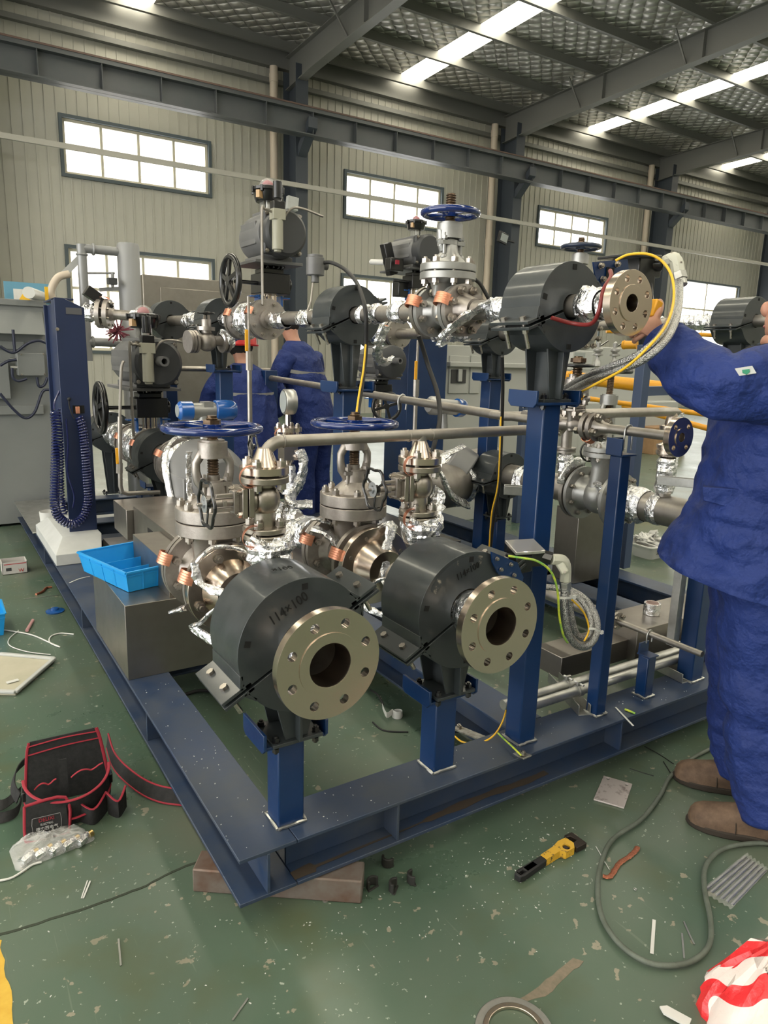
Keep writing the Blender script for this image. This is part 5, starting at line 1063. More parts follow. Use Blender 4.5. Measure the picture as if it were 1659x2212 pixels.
h1 = [(1467, 606, 'y', 1.35), (1468, 640, 'y', 1.30), (1460, 690, 'y', 1.22), (1434, 740, 'y', 1.17), (1385, 780, 'y', 1.20), (1320, 805, 'y', 1.30), (1262, 828, 'y', 1.45), (1225, 848, 'y', 1.58)]
hose(h1, .0105, 'long braided hose curving from the high elbow fitting across the worker\'s cuff, lower one')
hose([(x-9 if k_ > 0 else x, y_-12 if i > 3 else y_-4, k_, v_-.008) for i, (x, y_, k_, v_) in enumerate(h1)] if False else [(1459, 606, 'y', 1.36), (1458, 640, 'y', 1.31), (1449, 684, 'y', 1.24), (1423, 729, 'y', 1.19), (1376, 767, 'y', 1.22), (1312, 794, 'y', 1.32), (1258, 817, 'y', 1.47), (1222, 838, 'y', 1.60)], .0095, 'long braided hose curving from the high elbow fitting across the worker\'s cuff, upper one')
cable('earth_wire', [(1330, 563, 'y', 1.40), (1358, 550, 'y', 1.38), (1400, 549, 'y', 1.34), (1432, 566, 'y', 1.31), (1452, 600, 'y', 1.28), (1455, 650, 'y', 1.24), (1440, 700, 'y', 1.19), (1405, 745, 'y', 1.16), (1350, 795, 'y', 1.22), (1290, 828, 'y', 1.34), (1252, 848, 'y', 1.45)], .0036, yelW, 'long yellow wire arching over the black box and down along the braided hoses', 'wire')
cable('cable', [(1085, 770, 'y', 1.9), (1086, 850, 'y', 1.95), (1083, 950, 'y', 2.0), (1078, 1050, 'y', 2.0), (1066, 1120, 'y', 2.05), (1060, 1180, 'y', 2.1)], .0065, blackM, 'black cable hanging between the tallest post and the post behind it', 'cable')
cable('cable', [(1082, 900, 'y', 1.97), (1076, 1040, 'y', 1.98), (1062, 1110, 'y', 2.03), (1057, 1180, 'y', 2.08)], .0028, yelW, 'thin yellow wire hanging beside the black cable left of the tallest post', 'wire')
cable('cable', [(1020, 600, 'y', 1.98), (1036, 612, 'y', 1.95), (1050, 635, 'y', 1.92), (1058, 650, 'y', 1.9)], .0065, blackM, 'short black cable at the right side of the high blue-wheeled valve', 'cable')
# ---------------- high back line (right of the window column)
XE = 2.80; t = spool('high foil wrapped pipe far behind, passing the small lit window', (XE, 3.2, 1.45)); q = MB(); q.cyl((XE, 2.49, 1.50), (XE, 5.2, 1.53), .036, n=22)
yf_ = P(855, 722, x=XE).y
for a in (-.05, 0, .28, .33): q.lathe([(0, 0), (.10, 0), (.10, .03), (0, .03)], (XE, yf_+a, 1.52), (0, 1, 0), 34)
q.build('pipe', pipeM, t); studs(t, (XE, yf_, 1.52), (0, 1, 0), .08, 8, .04, .011); wrap(t, (XE, yf_+.05, 1.52), (XE, yf_+.26, 1.52), .07, .3); wrap(t, (XE, 3.4, 1.51), (XE, 3.8, 1.51), .04, .4)
strap(t, (XE, yf_, 1.52), (0, 1, 0), .10, .3, .02, .03, .02)
cradle((XE, 3.14, 1.505), .120, .16, .036, 20, 1.255, 'dark clamp shoe directly behind and left of the tallest front clamp shoe', ped=.055, earw=.05)
ce_ = P(893, 650, x=XE); actuator(ce_, .82, 'grey valve actuator in front of the bright middle window, left of the high blue handwheel', wheel=False, stub=False, frl=False, L0=-.12, L1=.30, cap_d=.12)
q = MB(); t = thing('solenoid_valve', 'black solenoid block with a red square and white cap by the middle window', 'solenoid', P(840, 570, x=2.65)); q.box(P(840, 560, x=2.62), (.06, .06, .20), Matrix.Rotation(-.3, 3, 'Y')); q.box(P(852, 572, x=2.62), (.10, .07, .08)); q.build('body', black, t, bevel=.006)
q = MB(); q.box(P(849, 568, x=2.60)-Vector((0, .05, 0)), (.025, .01, .025)); q.build('red_square', redF, t)
q = MB(); q.cyl(P(832, 567, x=2.62), P(803, 566, x=2.62), .018, n=14); q.ball(P(803, 566, x=2.62), .018); q.build('white_cap', whiteP, t)
q = MB(); q.box(P(868, 625, x=2.72), (.10, .08, .10)); o = tag(q.build('positioner', black, None, .006), 'small black box with a tiny round dial under the actuator by the middle window', 'positioner')
c_ = P(815, 880, y=4.0); low_ = actuator(c_, .80, 'dark grey valve actuator low down between the middle post and the blue column', wheel=False, cap_d=.13, frl=False, dome=False, L0=-.14, L1=.2)
t = low_; handwheel(t, P(835, 878, y=3.9), (-.5, -1, 0), .10, .012, black, 4, .02)
# grey blue capped transmitter at the right
t = thing('transmitter', 'grey instrument with one dark blue cap in front of the grey electrical cabinet', 'transmitter', P(960, 885, y=3.4)); a = P(925, 875, y=3.4); b = P(1000, 882, y=3.4)
q = MB(); q.lathe([(0, 0), (.04, 0), (.055, .02), (.055, .06), (.045, .065), (.045, (b-a).length-.05), (0, (b-a).length-.05)], a, b-a, 30); q.cyl(P(960, 930, y=3.4), P(958, 885, y=3.4), .022, n=14); q.build('housing', castG, t)
q = MB(); q.lathe([(0, 0), (.05, .0), (.055, .015), (.055, .05), (0, .05)], b, a-b, 28); q.build('cap', blueT, t)
post(3.23, 4.6, .36, 1.52, weld=False, d=.3)
# grey electrical cabinet
t = thing('electrical_cabinet', 'light grey electrical cabinet with small switch windows, behind the high line', 'cabinet', (3.9, 4.8, 0)); q = MB(); q.bb((3.56, 4.65, 0), (4.55, 5.2, 1.47)); q.bb((3.56, 4.60, 1.30), (4.55, 4.65, 1.34)); q.build('body', greyM, t, bevel=.006)
for px in ((972, 768, 1010, 850), (1018, 768, 1034, 850)):
    a = P(px[0], px[1], y=4.64); b = P(px[2], px[3], y=4.64); q = MB(); q.bb((a.x, 4.638, b.z), (b.x, 4.65, a.z)); o = q.build('panel_door', greyM, t, bevel=.003)
a = P(976, 798, y=4.63); b = P(1006, 828, y=4.63); q = MB(); q.bb((a.x, 4.63, b.z), (b.x, 4.64, a.z)); q.build('switch_window', actD, t); q = MB(); a = P(994, 800, y=4.62); q.box((a.x, 4.62, a.z-.04), (.04, .02, .10)); q.build('rotary_switch', greyM, t, bevel=.004)
# ---------------- second skid and yellow pipes at the right
t = thing('pipe_rack', 'grey blue steel rack posts and rail behind the right low line', 'rack', (3.33, 2.7, .2)); gb = mat('rack_grey_blue', (.05, .075, .14), .45)
pz = P(1345, 1225, z=.2); zt_ = 1.5
for (x, y_, z1_) in ((pz.x, pz.y, P(1378, 745, x=pz.x).z), (5.6, 4.35, 1.0), (4.2, 4.4, 1.05), (P(1640, 728, y=4.4).x-.05, 4.4, P(1640, 728, y=4.4).z)):
    q = MB(); q.bb((x-.03, y_-.03, 0 if x > 3.5 else .2), (x+.03, y_+.03, z1_)); q.build('post', gb, t, bevel=.003)
q = MB(); a = P(1385, 845, x=pz.x+.0); q.bar(a, a+Vector((.45, .1, 0)), .05, .05); q.build('rail', gb, t)
yp = [((1205, 812), 4.4, (1470, 842), 3.4, .050), ((1240, 857), 4.6, (1560, 900), 3.6, .022), ((1345, 875), 4.6, (1600, 945), 3.6, .026), ((1345, 745), 3.6, (1376, 745), 3.5, .03), ((1290, 1090), 4.4, (1460, 1100), 3.9, .05), ((1310, 715), 5.2, (1640, 728), 4.4, .022)]
labs = ['thick yellow pipe at the level of the worker\'s elbow', 'thin yellow pipe just below the thick yellow pipe', 'thin yellow pipe nearest the slim pipe with the dark flange', 'short yellow pipe end on top of the grey blue rack post', 'thick yellow pipe low down behind the silver gate valve', 'thin yellow pipe highest up, passing behind the worker\'s wrist']
for (a, ya, b, yb2, r), lab in zip(yp, labs):
    q = MB(); A, B = P(*a, y=ya), P(*b, y=yb2); q.cyl(A, B, r, n=18); q.torus(A.lerp(B, .12), B-A, r, r*.15, 20, 6); tag(q.build('yellow_pipe', yel), lab, 'pipe', 'yellow pipes')
# neighbouring line's clamp shoe at the far right
a = P(1540, 690, y=2.75); t = thing('pipe_spool', 'foil wrapped high pipe behind the worker at the right edge', 'pipe', a); q = MB(); xr = P(1570, 700, y=2.6).x; zr = P(1570, 695, y=2.6).z; q.cyl((xr, 2.0, zr), (xr, 4.2, zr), .035, n=20); q.build('pipe', pipeM, t); wrap(t, (xr, 2.66, zr), (xr, 2.95, zr), .04, .35); wrap(t, (xr, 3.05, zr), (xr, 3.2, zr), .038, .35); wrap(t, (xr, 2.1, zr), (xr, 2.3, zr), .038, .35)
cradle((xr, 2.42, zr), .135, .20, .035, 14, zr-.30, 'dark grey clamp shoe beside the worker\'s face at the right edge', ped=.055)
q = MB(); q.bb((xr-.04, 2.48, .02), (xr+.04, 2.56, zr-.30)); tag(q.build('support_post', blue), 'blue post under the clamp shoe at the right edge', 'post')
# machine tools and cartons in the background
t = thing('lathe_machine', 'pale grey machine tool with a control panel, far behind the round high flange', 'machine', (8.3, 7.4, 0)); a = P(1222, 745, y=7.6); q = MB(); q.bb((a.x, 7.6, 0), (a.x+2.6, 8.6, a.z)); q.bb((a.x+.1, 7.3, 0), (a.x+2.4, 7.6, .8)); q.build('body', greyM, t, bevel=.02)
q = MB(); a = P(1238, 757, y=7.2); b = P(1278, 800, y=7.2); q.bb((a.x, 7.2, b.z), (b.x, 7.5, a.z)); o = q.build('control_panel', white, t, bevel=.01)
q = MB(); a = P(1243, 761, y=7.19); b = P(1264, 772, y=7.19); q.bb((a.x, 7.19, b.z), (b.x, 7.2, a.z)); q.build('screen', glassD, o)
q = MB(); a = P(1242, 774, y=7.19); b = P(1264, 790, y=7.19); q.bb((a.x, 7.19, b.z), (b.x, 7.2, a.z)); q.build('keypad', blackM, o)
for px, lab in ((1288, 'small safety valve standing on a thin stem, nearer the control panel'), (1324, 'small safety valve standing on a thin stem, nearer the rack post')):
    t = thing('safety_valve', lab, 'valve', P(px, 800, y=4.6)); q = MB(); b0 = P(px, 805, y=4.6); q.lathe([(0, 0), (.02, 0), (.02, .05), (.035, .06), (.03, .1), (.018, .12), (.018, .15), (.05, .155), (.05, .17), (.02, .18), (.045, .2), (.045, .215), (.02, .23), (.022, .27), (0, .29)], b0, (0, 0, 1), 20); q.cyl(b0-Vector((0, 0, .15)), b0, .02, n=12); q.build('body', castG, t); q = MB(); q.bar(b0+Vector((.02, 0, .24)), b0+Vector((.12, 0, .29)), .012, .01); q.build('lever', black, t)
for k, (px, py, w_, d_, h_, lab) in enumerate(((1310, 880, .5, .4, .5, 'cardboard carton behind the grey blue rack post'), (1385, 893, .45, .4, .35, 'cardboard carton right of the rack post'), (1455, 893, .8, .5, .42, 'large cardboard carton with white label, left of the worker\'s sleeve'), (1115, 880, .7, .5, .55, 'reddish carton between the two tall posts'), (1330, 1102, .16, .12, .10, 'small carton on the far skid beam'))):
    p = P(px, py, z=0) if k != 4 else P(1375, 1120, z=.2)
    if k < 4: yy_ = (8.2, 7.6, 7.0, 7.0)[k]; p = P(px, py, y=yy_); p.z = 0; p.y = yy_; q = MB(); q.bb((p.x-w_/2, p.y, p.z), (p.x+w_/2, p.y+d_, p.z+h_)); o = q.build('carton', card, None, .004); tag(o, lab, 'carton', 'cartons in the background')
    if k == 2: q = MB(); q.bb((p.x-.1, p.y-.002, h_*.6), (p.x+.1, p.y, h_*.85)); q.build('label', whiteP, o)
# white tub with crumpled paper
p = P(1405, 1200, z=0); t = thing('plastic_tub', 'white plastic tub with handwriting on the floor behind the slim post', 'tub', (p.x, p.y, 0)); q = MB(); q.M = T(p.x, p.y, 0)
def rr(w_, d_, z, rad=.04): return [Vector((sx*(w_/2-rad)+rad*math.cos(a), sy*(d_/2-rad)+rad*math.sin(a), z)) for sx, sy, a0 in ((1, 1, 0), (-1, 1, PI/2), (-1, -1, PI), (1, -1, 3*PI/2)) for a in [a0+PI/2*k/5 for k in range(6)]]
q.loft([rr(.22, .16, 0), rr(.29, .22, .09), rr(.31, .24, .092), rr(.31, .24, .10), rr(.28, .21, .10), rr(.21, .15, .006)]); q.build('tub', whiteP, t)
text('30mm', T(p.x-.04, p.y-.108, .05) @ Rx(90) @ Rz(-5), .035, inkM, t, 'handwriting')
for k in range(14):
    q = MB(); cc = Vector((p.x+random.uniform(-.10, .10), p.y+random.uniform(-.07, .07), random.uniform(.07, .15))); pts = [cc+Vector((random.uniform(-.05, .05), random.uniform(-.05, .05), random.uniform(-.02, .035))) for _ in range(5)]
    q.tube(smooth(pts, 3), .022, 6, flat=.25, jit=.4); tag(q.build('crumpled_tissue', whiteP, None, ang=15), 'crumpled white tissue scrap in the white plastic tub', 'tissue', 'tissue scraps in the tub')
# floodlight, speaker box and wall things
q = MB(); p = P(1086, 514, y=14.3); t = thing('floodlight', 'small floodlight on the middle blue-grey column', 'lamp', p); q.box(p, (.30, .06, .26), Matrix.Rotation(.25, 3, 'Y')); q.bar(p+Vector((-.1, .02, -.02)), (13.12, 14.51, p.z-.02), .03, .03); q.build('housing', black, t, bevel=.01); q = MB(); q.box(p+Vector((.02, -.035, .0)), (.22, .01, .18), Matrix.Rotation(.25, 3, 'Y')); q.build('lens', glassD, t)
q = MB(); p = P(631, 440, y=14.3); q.box(p, (.24, .12, .26), Matrix.Rotation(.1, 3, 'Y')); tag(q.build('wall_box', white, None, .01), 'white box fixed to the column left of the middle window', 'box')

a = P(1452, 1390, z=.34); q = MB(); zt_ = P(1474, 1205, x=a.x).z; q.bb((a.x-.016, a.y-.016, .335), (a.x+.016, a.y+.016, zt_+.05)); tag(q.build('thin_post', galv, None, .001), 'thin grey steel post behind the aluminium tape roll, below the jacket hem', 'post')
p = P(255, 715, y=6.3); q = MB()
for k in range(60):
    v_ = Vector((random.gauss(0, 1), random.gauss(0, 1), random.gauss(0, 1))).normalized()*random.uniform(.05, .13); q.cyl(p, p+v_, .005, n=5)
tag(q.build('twig_bundle', mat('dark_red_twigs', (.20, .05, .07), .8)), 'fuzzy dark red bundle in front of the vessel at the left lower window', 'bundle')

zw2 = P(1255, 534, x=XE).z-1.5; yv = P(1255, 534, x=XE).y
gate_valve((XE, yv, 1.5), 1, 'gate valve with dark handwheel rising behind the tallest front clamp shoe', Rf=.082, hl=.080, zb=(.098, .148), Rb=.092, zy=zw2-.035, zw=zw2, zs=zw2+.045, Rw=.10, nb=8, m=castG, rb=.045, nbb=8, yw=.038, wheel=mat('dark_grey_blue_wheel', (.02, .03, .06), .3))
# ================================================================ floor clutter
# rusty support under the skid corner
a = P(417, 1925, z=0); b = P(781, 1952, z=0); d = (b-a).normalized(); s = Vector((-d.y, d.x, 0)); c_ = (a+b)/2+s*.035
q = MB(); q.box((c_.x, c_.y, .033), ((b-a).length, .075, .066), Matrix.Rotation(math.atan2(d.y, d.x), 3, 'Z')); tag(q.build('support_bar', rust, None, .004), 'rusty square bar under the front corner of the skid', 'bar')
q = MB(); p = P(703, 1946, z=0); q.M = T(p.x, p.y, 0); q.ring((0, 0, 0), (0, 0, .003), .0075, .0035, 20); tag(q.build('washer', galv), 'small shiny washer in front of the rusty bar', 'washer')
# tool pouch
t = thing('tool_pouch', 'black canvas tool pouch with red binding lying on the floor', 'pouch', P(150, 1740, z=0))
pc = P(150, 1740, z=0); base = pc; ux = (P(245, 1722, z=0)-P(62, 1765, z=0)); ux.z = 0; Wp = ux.length; ux.normalize(); uy = Vector((-ux.y, ux.x, 0)); Mx = Matrix(((ux.x, uy.x, 0, base.x), (ux.y, uy.y, 0, base.y), (0, 0, 1, 0), (0, 0, 0, 1)))
hB = .195; D = .10
def arc(w_, d_, z, n=16, y0=0): return [Vector((w_/2*math.cos(PI+PI*i/n), y0+d_*math.sin(PI+PI*i/n), z)) for i in range(n+1)]
q = MB(Mx); lean = .05      # back panel
bk = [(-Wp*.50, .0), (Wp*.50, .0), (Wp*.44, hB*.8), (Wp*.40, hB), (-Wp*.40, hB*.97), (-Wp*.45, hB*.75)]
Mb = Matrix(((1, 0, 0, 0), (0, math.sin(.25), -math.cos(.25), .05), (0, math.cos(.25), math.sin(.25), 0), (0, 0, 0, 1)))
q.prism(bk, .006, Mb); q.build('back_panel', clothB, t, ang=50)
def strip3(pts, r, m=redF, name='binding'): q = MB(Mx); q.tube(smooth(pts, 5), r, 8, flat=.55); return q.build(name, m, t)
bp = lambda x, z: Mb @ Vector((x, z, .007))
strip3([bp(-Wp*.50, .02), bp(-Wp*.45, hB*.75), bp(-Wp*.41, hB*.96)], .004); strip3([bp(Wp*.50, .05), bp(Wp*.44, hB*.8), bp(Wp*.40, hB)], .005)
strip3([bp(-Wp*.42, hB*.90), bp(0, hB*.945), bp(Wp*.41, hB*.94)], .0035); strip3([bp(-Wp*.43, hB*.77), bp(0, hB*.82), bp(Wp*.42, hB*.83)], .0035)
q = MB(Mx); fr = []       # front bowl
for z, k in ((0, .98), (.03, 1.02), (.07, 1.03), (.115, 1.0)): fr.append([p+Vector((0, 0, -.028*math.sin(PI*i/16)*(z/.115))) for i, p in enumerate(arc(Wp*k, D*(1.0+z*1.2), z))])
vs = [p for r_ in fr for p in r_]; n = 17; fs = [(i*n+k, i*n+k+1, (i+1)*n+k+1, (i+1)*n+k) for i in range(3) for k in range(16)]; q.add(vs, fs); k0 = len(vs)
q.add([p+Vector((0, .006, 0)) for p in vs], [f[::-1] for f in fs]); q.build('front_bowl', clothB, t, ang=60)
strip3(fr[3], .0045); strip3([p*1.0+Vector((0, -.006, -.055)) for p in fr[3]], .0040)
q = MB(Mx)        # outer pockets
for k, (x0, x1, h, dd) in enumerate(((.02, .10, .055, .018), (.10, .155, .06, .014))):
    pts = [(x0, -D*.95, .002), ((x0+x1)/2, -D*1.12-dd, .002), (x1, -D*.8, .002)]; pts2 = [(p[0], p[1]+.002, h+(.012 if i != 1 else -.004)) for i, p in enumerate(pts)]
    A = smooth(pts, 4); B = smooth(pts2, 4); q.add(A+B, [(i, i+1, i+1+len(A), i+len(A)) for i in range(len(A)-1)])
    strip3(pts2, .0035)
q.build('side_pocket', clothB, t, ang=60)
fl = MB(Mx @ T(-Wp*.27, -D*1.13, .045) @ Rx(72)); w_, h_ = .105, .10      # phone flap
rp = [(-w_/2, h_/2), (w_/2, h_/2), (w_/2+.004, -h_/2+.015), (w_/2-.012, -h_/2), (-w_/2+.012, -h_/2), (-w_/2-.004, -h_/2+.015)]; fl.prism(rp, .008); fl.build('flap', clothB, t, bevel=.002)
q = MB(Mx @ T(-Wp*.27, -D*1.13, .045) @ Rx(72)); q.tube(smooth([Vector((*p, .005)) for p in rp+[rp[0]]], 4), .0045, 8); q.build('flap_binding', redF, t)
Mf = Mx @ T(-Wp*.27, -D*1.13, .045) @ Rx(72) @ T(0, -.006, .0085)
lg = mat('printed_white', (.5, .5, .5), .6); q = MB(Mf); q.tube([(-.036, .018, 0), (.036, .018, 0), (.038, 0, 0), (.036, -.026, 0), (-.036, -.026, 0), (-.038, 0, 0), (-.036, .018, 0)], .0004, 4); q.build('logo_outline', lg, t)
text('DELIXI', Mf @ T(0, .009, 0), .014, redF, t, 'logo_text'); text('ELECTRIC', Mf @ T(0, -.003, 0), .0075, lg, t, 'logo_text'); text('德力西电气', Mf @ T(0, -.0155, 0), .0115, lg, t, 'logo_text')
q = MB(Mx); q.box((-.01, -.012, .115), (.022, .004, .09), Matrix.Rotation(-.25, 3, 'X')); q.build('webbing_loop', clothB, t)
for x0, x1 in ((-.09, -.03), (.01, .10)):
    pts = []
    for k in range(9): tt = k/8; pts.append((x0+(x1-x0)*tt, -.012, .098+.012*abs(math.sin(PI*1.5*tt))+.15*(x0+(x1-x0)*tt)))
    strip3(pts, .0035, redF, 'inner_binding')
for sx in (-1, 1): q = MB(Mx); q.box((sx*Wp*.5, -.02, .08), (.012, .03, .03)); q.build('buckle', black, t, bevel=.003)
def belt(name, px, w_, m, zs, wd=(0, 0, 1), par=t):
    q = MB(); q.ribbon(smooth([P(*p, z=z) for p, z in zip(px, zs)], 7), wd, w_, .003); return q.build(name, m, par)
belt('belt', ((232, 1600), (245, 1640), (270, 1670), (310, 1700), (350, 1716), (395, 1722)), .045, clothB, (.09, .06, .045, .03, .025, .025), (.25, .45, .85))
for dz in (1, -1):
    q = MB(); W_ = Vector((.25, .45, .85)).normalized()*.0225*dz; q.tube([p+W_ for p in smooth([P(*p, z=z) for p, z in zip(((232, 1600), (245, 1640), (270, 1670), (310, 1700), (350, 1716), (395, 1722)), (.09, .06, .045, .03, .025, .025))], 7)], .003, 8); q.build('belt_binding', redF, t)
belt('belt', ((58, 1640), (35, 1665), (28, 1700), (40, 1725)), .04, clothB, (.08, .08, .05, .04), (.3, -.3, .9)); belt('belt', ((45, 1710), (20, 1730), (0, 1740), (-30, 1735)), .035, clothB, (.03, .02, .02, .02), (.2, .8, .4)); belt('belt', ((48, 1715), (38, 1750), (10, 1765), (-30, 1768)), .03, clothB, (.03, .015, .015, .015), (.2, .6, .7))
# zip bag with brass parts
t = thing('plastic_bag', 'clear plastic bag of silver and brass fittings in front of the tool pouch', 'bag', P(115, 1830, z=0)); px = [(20, 1842), (42, 1822), (110, 1812), (175, 1792), (208, 1815), (35, 1886)]
cc = P(115, 1825, z=0); pts = [P(*p, z=0) for p in px]; q = MB(); N_ = 40; rings = []
def on(pt, u): k = u*len(pt); i = int(k) % len(pt); return pt[i].lerp(pt[(i+1) % len(pt)], k-int(k))
for s_, z in ((1, .001), (1.0, .003), (.9, .014), (.7, .026), (.35, .030), (.02, .029)):
    rings.append([cc.lerp(on(pts, k/N_), s_)+Vector((0, 0, z*(1+.35*math.sin(k*1.9+s_*9))+random.uniform(0, .004) if z > .002 else z)) for k in range(N_)])
q.loft(rings); q.build('film', clearP, t, ang=20)
brass = mat('brass', (.62, .45, .18), .3, 1)
for k in range(5):
    p = P(60+30*k, 1852-10*k, z=.014); q = MB(); q.M = T(p) @ Rz(random.uniform(20, 50)) @ Ry(90); q.cyl((0, 0, -.022), (0, 0, .005), .013, n=6); q.cyl((0, 0, .004), (0, 0, .018), .011, n=18); o = q.build('fitting', foil); q = MB(); q.M = T(p) @ Rz(30) @ Ry(90); q.cyl((0, 0, .018), (0, 0, .03), .010, n=16); q.build('brass_end', brass, o)
    tag(o, 'silver fitting with brass end inside the clear plastic bag', 'fitting', 'fittings in the clear bag')
cable('cord', [(90, 1862, 'z', .004), (70, 1868, 'z', .004), (45, 1885, 'z', .004), (20, 1898, 'z', .004), (-20, 1905, 'z', .004)], .003, whiteP, 'white cord on the floor left of the clear plastic bag', 'cord')
# pipe wrench
a = P(1122, 1893, z=.012); b = P(1246, 1812, z=.012); d = (b-a); L = d.length; d.normalize(); M = Matrix(((d.x, -d.y, 0, a.x), (d.y, d.x, 0, a.y), (0, 0, 1, .002), (0, 0, 0, 1)))
t = thing('pipe_wrench', 'yellow pipe wrench with black grip on the green floor', 'wrench', a); wy = mat('worn_wrench_yellow', (.62, .36, .03), .5, 0, c2=(.05, .04, .03), ns=70, thr=(.58, .66))
q = MB(M); q.prism([(-.01, -.010), (.005, -.014), (L*.38, -.011), (L*.42, -.010), (L*.42, .010), (L*.38, .011), (.005, .014), (-.01, .010)], .020, holes=[[(.002, -.005), (.022, -.005), (.022, .005), (.002, .005)]]); q.build('grip', blackM, t, bevel=.003)
q = MB(M); q.prism([(L*.40, -.011), (L*.62, -.012), (L*.66, -.026), (L*.80, -.028), (L*.86, -.014), (L*.86, .014), (L*.74, .018), (L*.62, .012), (L*.40, .011)], .022, holes=[circ(.011, 14, (L*.735, -.012))]); q.build('frame', wy, t, bevel=.002)
q = MB(M); q.prism([(L*.84, -.03), (L*1.0, -.034), (L*1.02, .022), (L*.90, .026), (L*.90, .016), (L*.95, .012), (L*.95, -.008), (L*.84, -.010)], .018); q.cyl((L*.735, -.018, .011), (L*.735, -.004, .011), .011, n=18); q.build('jaw', mat('dark_tool_steel', (.05, .04, .035), .5, .7), t, bevel=.002)
# black rubber clips near the bar
rb = mat('black_rubber', (.02, .02, .018), .7)
for (x, y_, r_, lab) in ((806, 1920, 10, 'black rubber clip standing nearest the end of the rusty bar'), (854, 1924, 40, 'flat black rubber clip between the standing one and the farther one'), (893, 1905, 70, 'black rubber clip farthest right in the group'), (838, 1868, 120, 'curved brown rubber piece just below the skid edge')):
    p = P(x, y_, z=0); q = MB(T(p) @ Rz(r_)); th_ = [(.018*math.cos(a), .018*math.sin(a)) for a in [PI*k/8 for k in range(9)]]+[(-.011*math.cos(a), .011*math.sin(a)) for a in [PI*k/8 for k in range(9)]]; q.prism(th_, .026, T(0, 0, .002)); q.box((0, 0, .002), (.036, .008, .004)); tag(q.build('rubber_clip', rb, None, .002), lab, 'clip')
# curled white tape
q = MB(); c_ = P(858, 1548, z=0); pts = []
pts = [P(826, 1525, z=.03), P(835, 1545, z=.022)]+[c_+Vector((.020*math.cos(a), .020*math.sin(a), .022-.0012*k)) for k, a in enumerate([PI*.9+2*PI*k/14 for k in range(22)])]
q.ribbon(smooth(pts, 3), (0, .15, 1), .022, .0008); tag(q.build('curled_tape', whiteP), 'curled strip of white tape on the floor between the first two posts', 'tape')
cable('cable', [(800, 1490, 'z', .01), (815, 1500, 'z', .03), (828, 1522, 'z', .035)], .004, blackM, 'short black cable end behind the curled white tape', 'cable')
cable('cable', [(805, 1560, 'z', .003), (830, 1578, 'z', .003), (882, 1581, 'z', .003)], .003, blackM, 'thin black wire on the floor beneath the curled white tape', 'cable')
cable('cable', [(400, 1500, 'z', .01), (430, 1492, 'z', .012), (466, 1493, 'z', .01)], .007, blackM, 'short black cable piece on the floor inside the skid corner', 'cable')
# plate with two holes
pts = [P(*p, z=.004) for p in ((1304, 1676), (1366, 1694), (1348, 1746), (1282, 1727))]; c_ = sum(pts, Vector())/4; q = MB(T(c_.x, c_.y, .001)); pl = [(p.x-c_.x, p.y-c_.y) for p in pts]
hs = [circ(.0055, 12, ((P(*p, z=.004)-c_).x, (P(*p, z=.004)-c_).y)) for p in ((1313, 1683), (1353, 1696))]; q.prism(pl, .005, holes=hs); tag(q.build('steel_plate', mat('smudged_plate', (.60, .54, .53), .45, .5, c2=(.28, .23, .22), ns=35, thr=(.55, .7)), None, .001), 'square metal plate with two holes on the floor by the boots', 'plate')
# hose on the floor
cable('floor_hose', [(1570, 1600, 'z', .011), (1500, 1635, 'z', .011), (1450, 1675, 'z', .011), (1425, 1720, 'z', .011), (1385, 1770, 'z', .011), (1325, 1812, 'z', .011), (1300, 1860, 'z', .011), (1291, 1920, 'z', .011), (1302, 1985, 'z', .011), (1345, 2045, 'z', .011), (1410, 2082, 'z', .011), (1485, 2080, 'z', .011), (1530, 2045, 'z', .011), (1535, 1990, 'z', .011), (1522, 1920, 'z', .011), (1525, 1870, 'z', .011), (1560, 1835, 'z', .011), (1620, 1822, 'z', .011), (1700, 1822, 'z', .011)], .0065, hoseM, 'long grey green rubber hose looping over the floor at the right', 'hose')
# braided copper strip
q = MB(); pts = smooth([P(*p, z=.004) for p in ((1302, 1892), (1318, 1893), (1335, 1868), (1352, 1855), (1368, 1843), (1378, 1830))], 6); q.tube(pts, .007, 8, flat=.4, jit=.2); tag(q.build('copper_braid', copperB), 'short frayed copper braid strip on the floor', 'braid')
def sliver(px0, px1, w_, m, name, label, cat='offcut', z=.002, mid=None, group=None):
    q = MB(); a, b = P(*px0, z=z), P(*px1, z=z); pts = smooth([a, P(*mid, z=z), b], 6) if mid else [a, b]
    d = (b-a).normalized(); q.ribbon(pts, (-d.y, d.x, 0), w_, .0015); return tag(q.build(name, m), label, cat, group)
sliver((1413, 1987), (1408, 2060), .008, whiteP, 'tie_offcut', 'white plastic strip inside the hose loop')
sliver((195, 1903), (180, 1940), .004, whiteP, 'tie_offcut', 'left white strip of the pair below the clear bag'); sliver((189, 1902), (176, 1940), .003, whiteP, 'tie_offcut', 'right thin strip of the pair below the clear bag')
sliver((256, 2028), (261, 2086), .004, galv, 'metal_sliver', 'thin silver strip alone on the floor at the bottom left'); sliver((536, 2156), (502, 2204), .004, galv, 'metal_sliver', 'thin silver strip near the bottom edge, left of centre')
sliver((1330, 1528), (1368, 1568), .006, whiteP, 'tie_offcut', 'white cable tie offcut on the front beam', z=.202)
cable('wire_end', [(1350, 1532, 'z', .203), (1372, 1541, 'z', .203)], .0035, ygW, 'short bright yellow sleeve on the front beam', 'sleeve')
sliver((1473, 2016), (1478, 2070), .004, galv, 'metal_sliver', 'silver sliver inside the hose loop near its bottom'); sliver((1477, 1990), (1500, 2040), .004, galv, 'metal_sliver', 'bent silver sliver inside the hose loop at the right', mid=(1490, 2020))
sliver((1287, 1828), (1316, 1878), .002, whiteP, 'tie_offcut', 'thin white strip touching the copper braid')
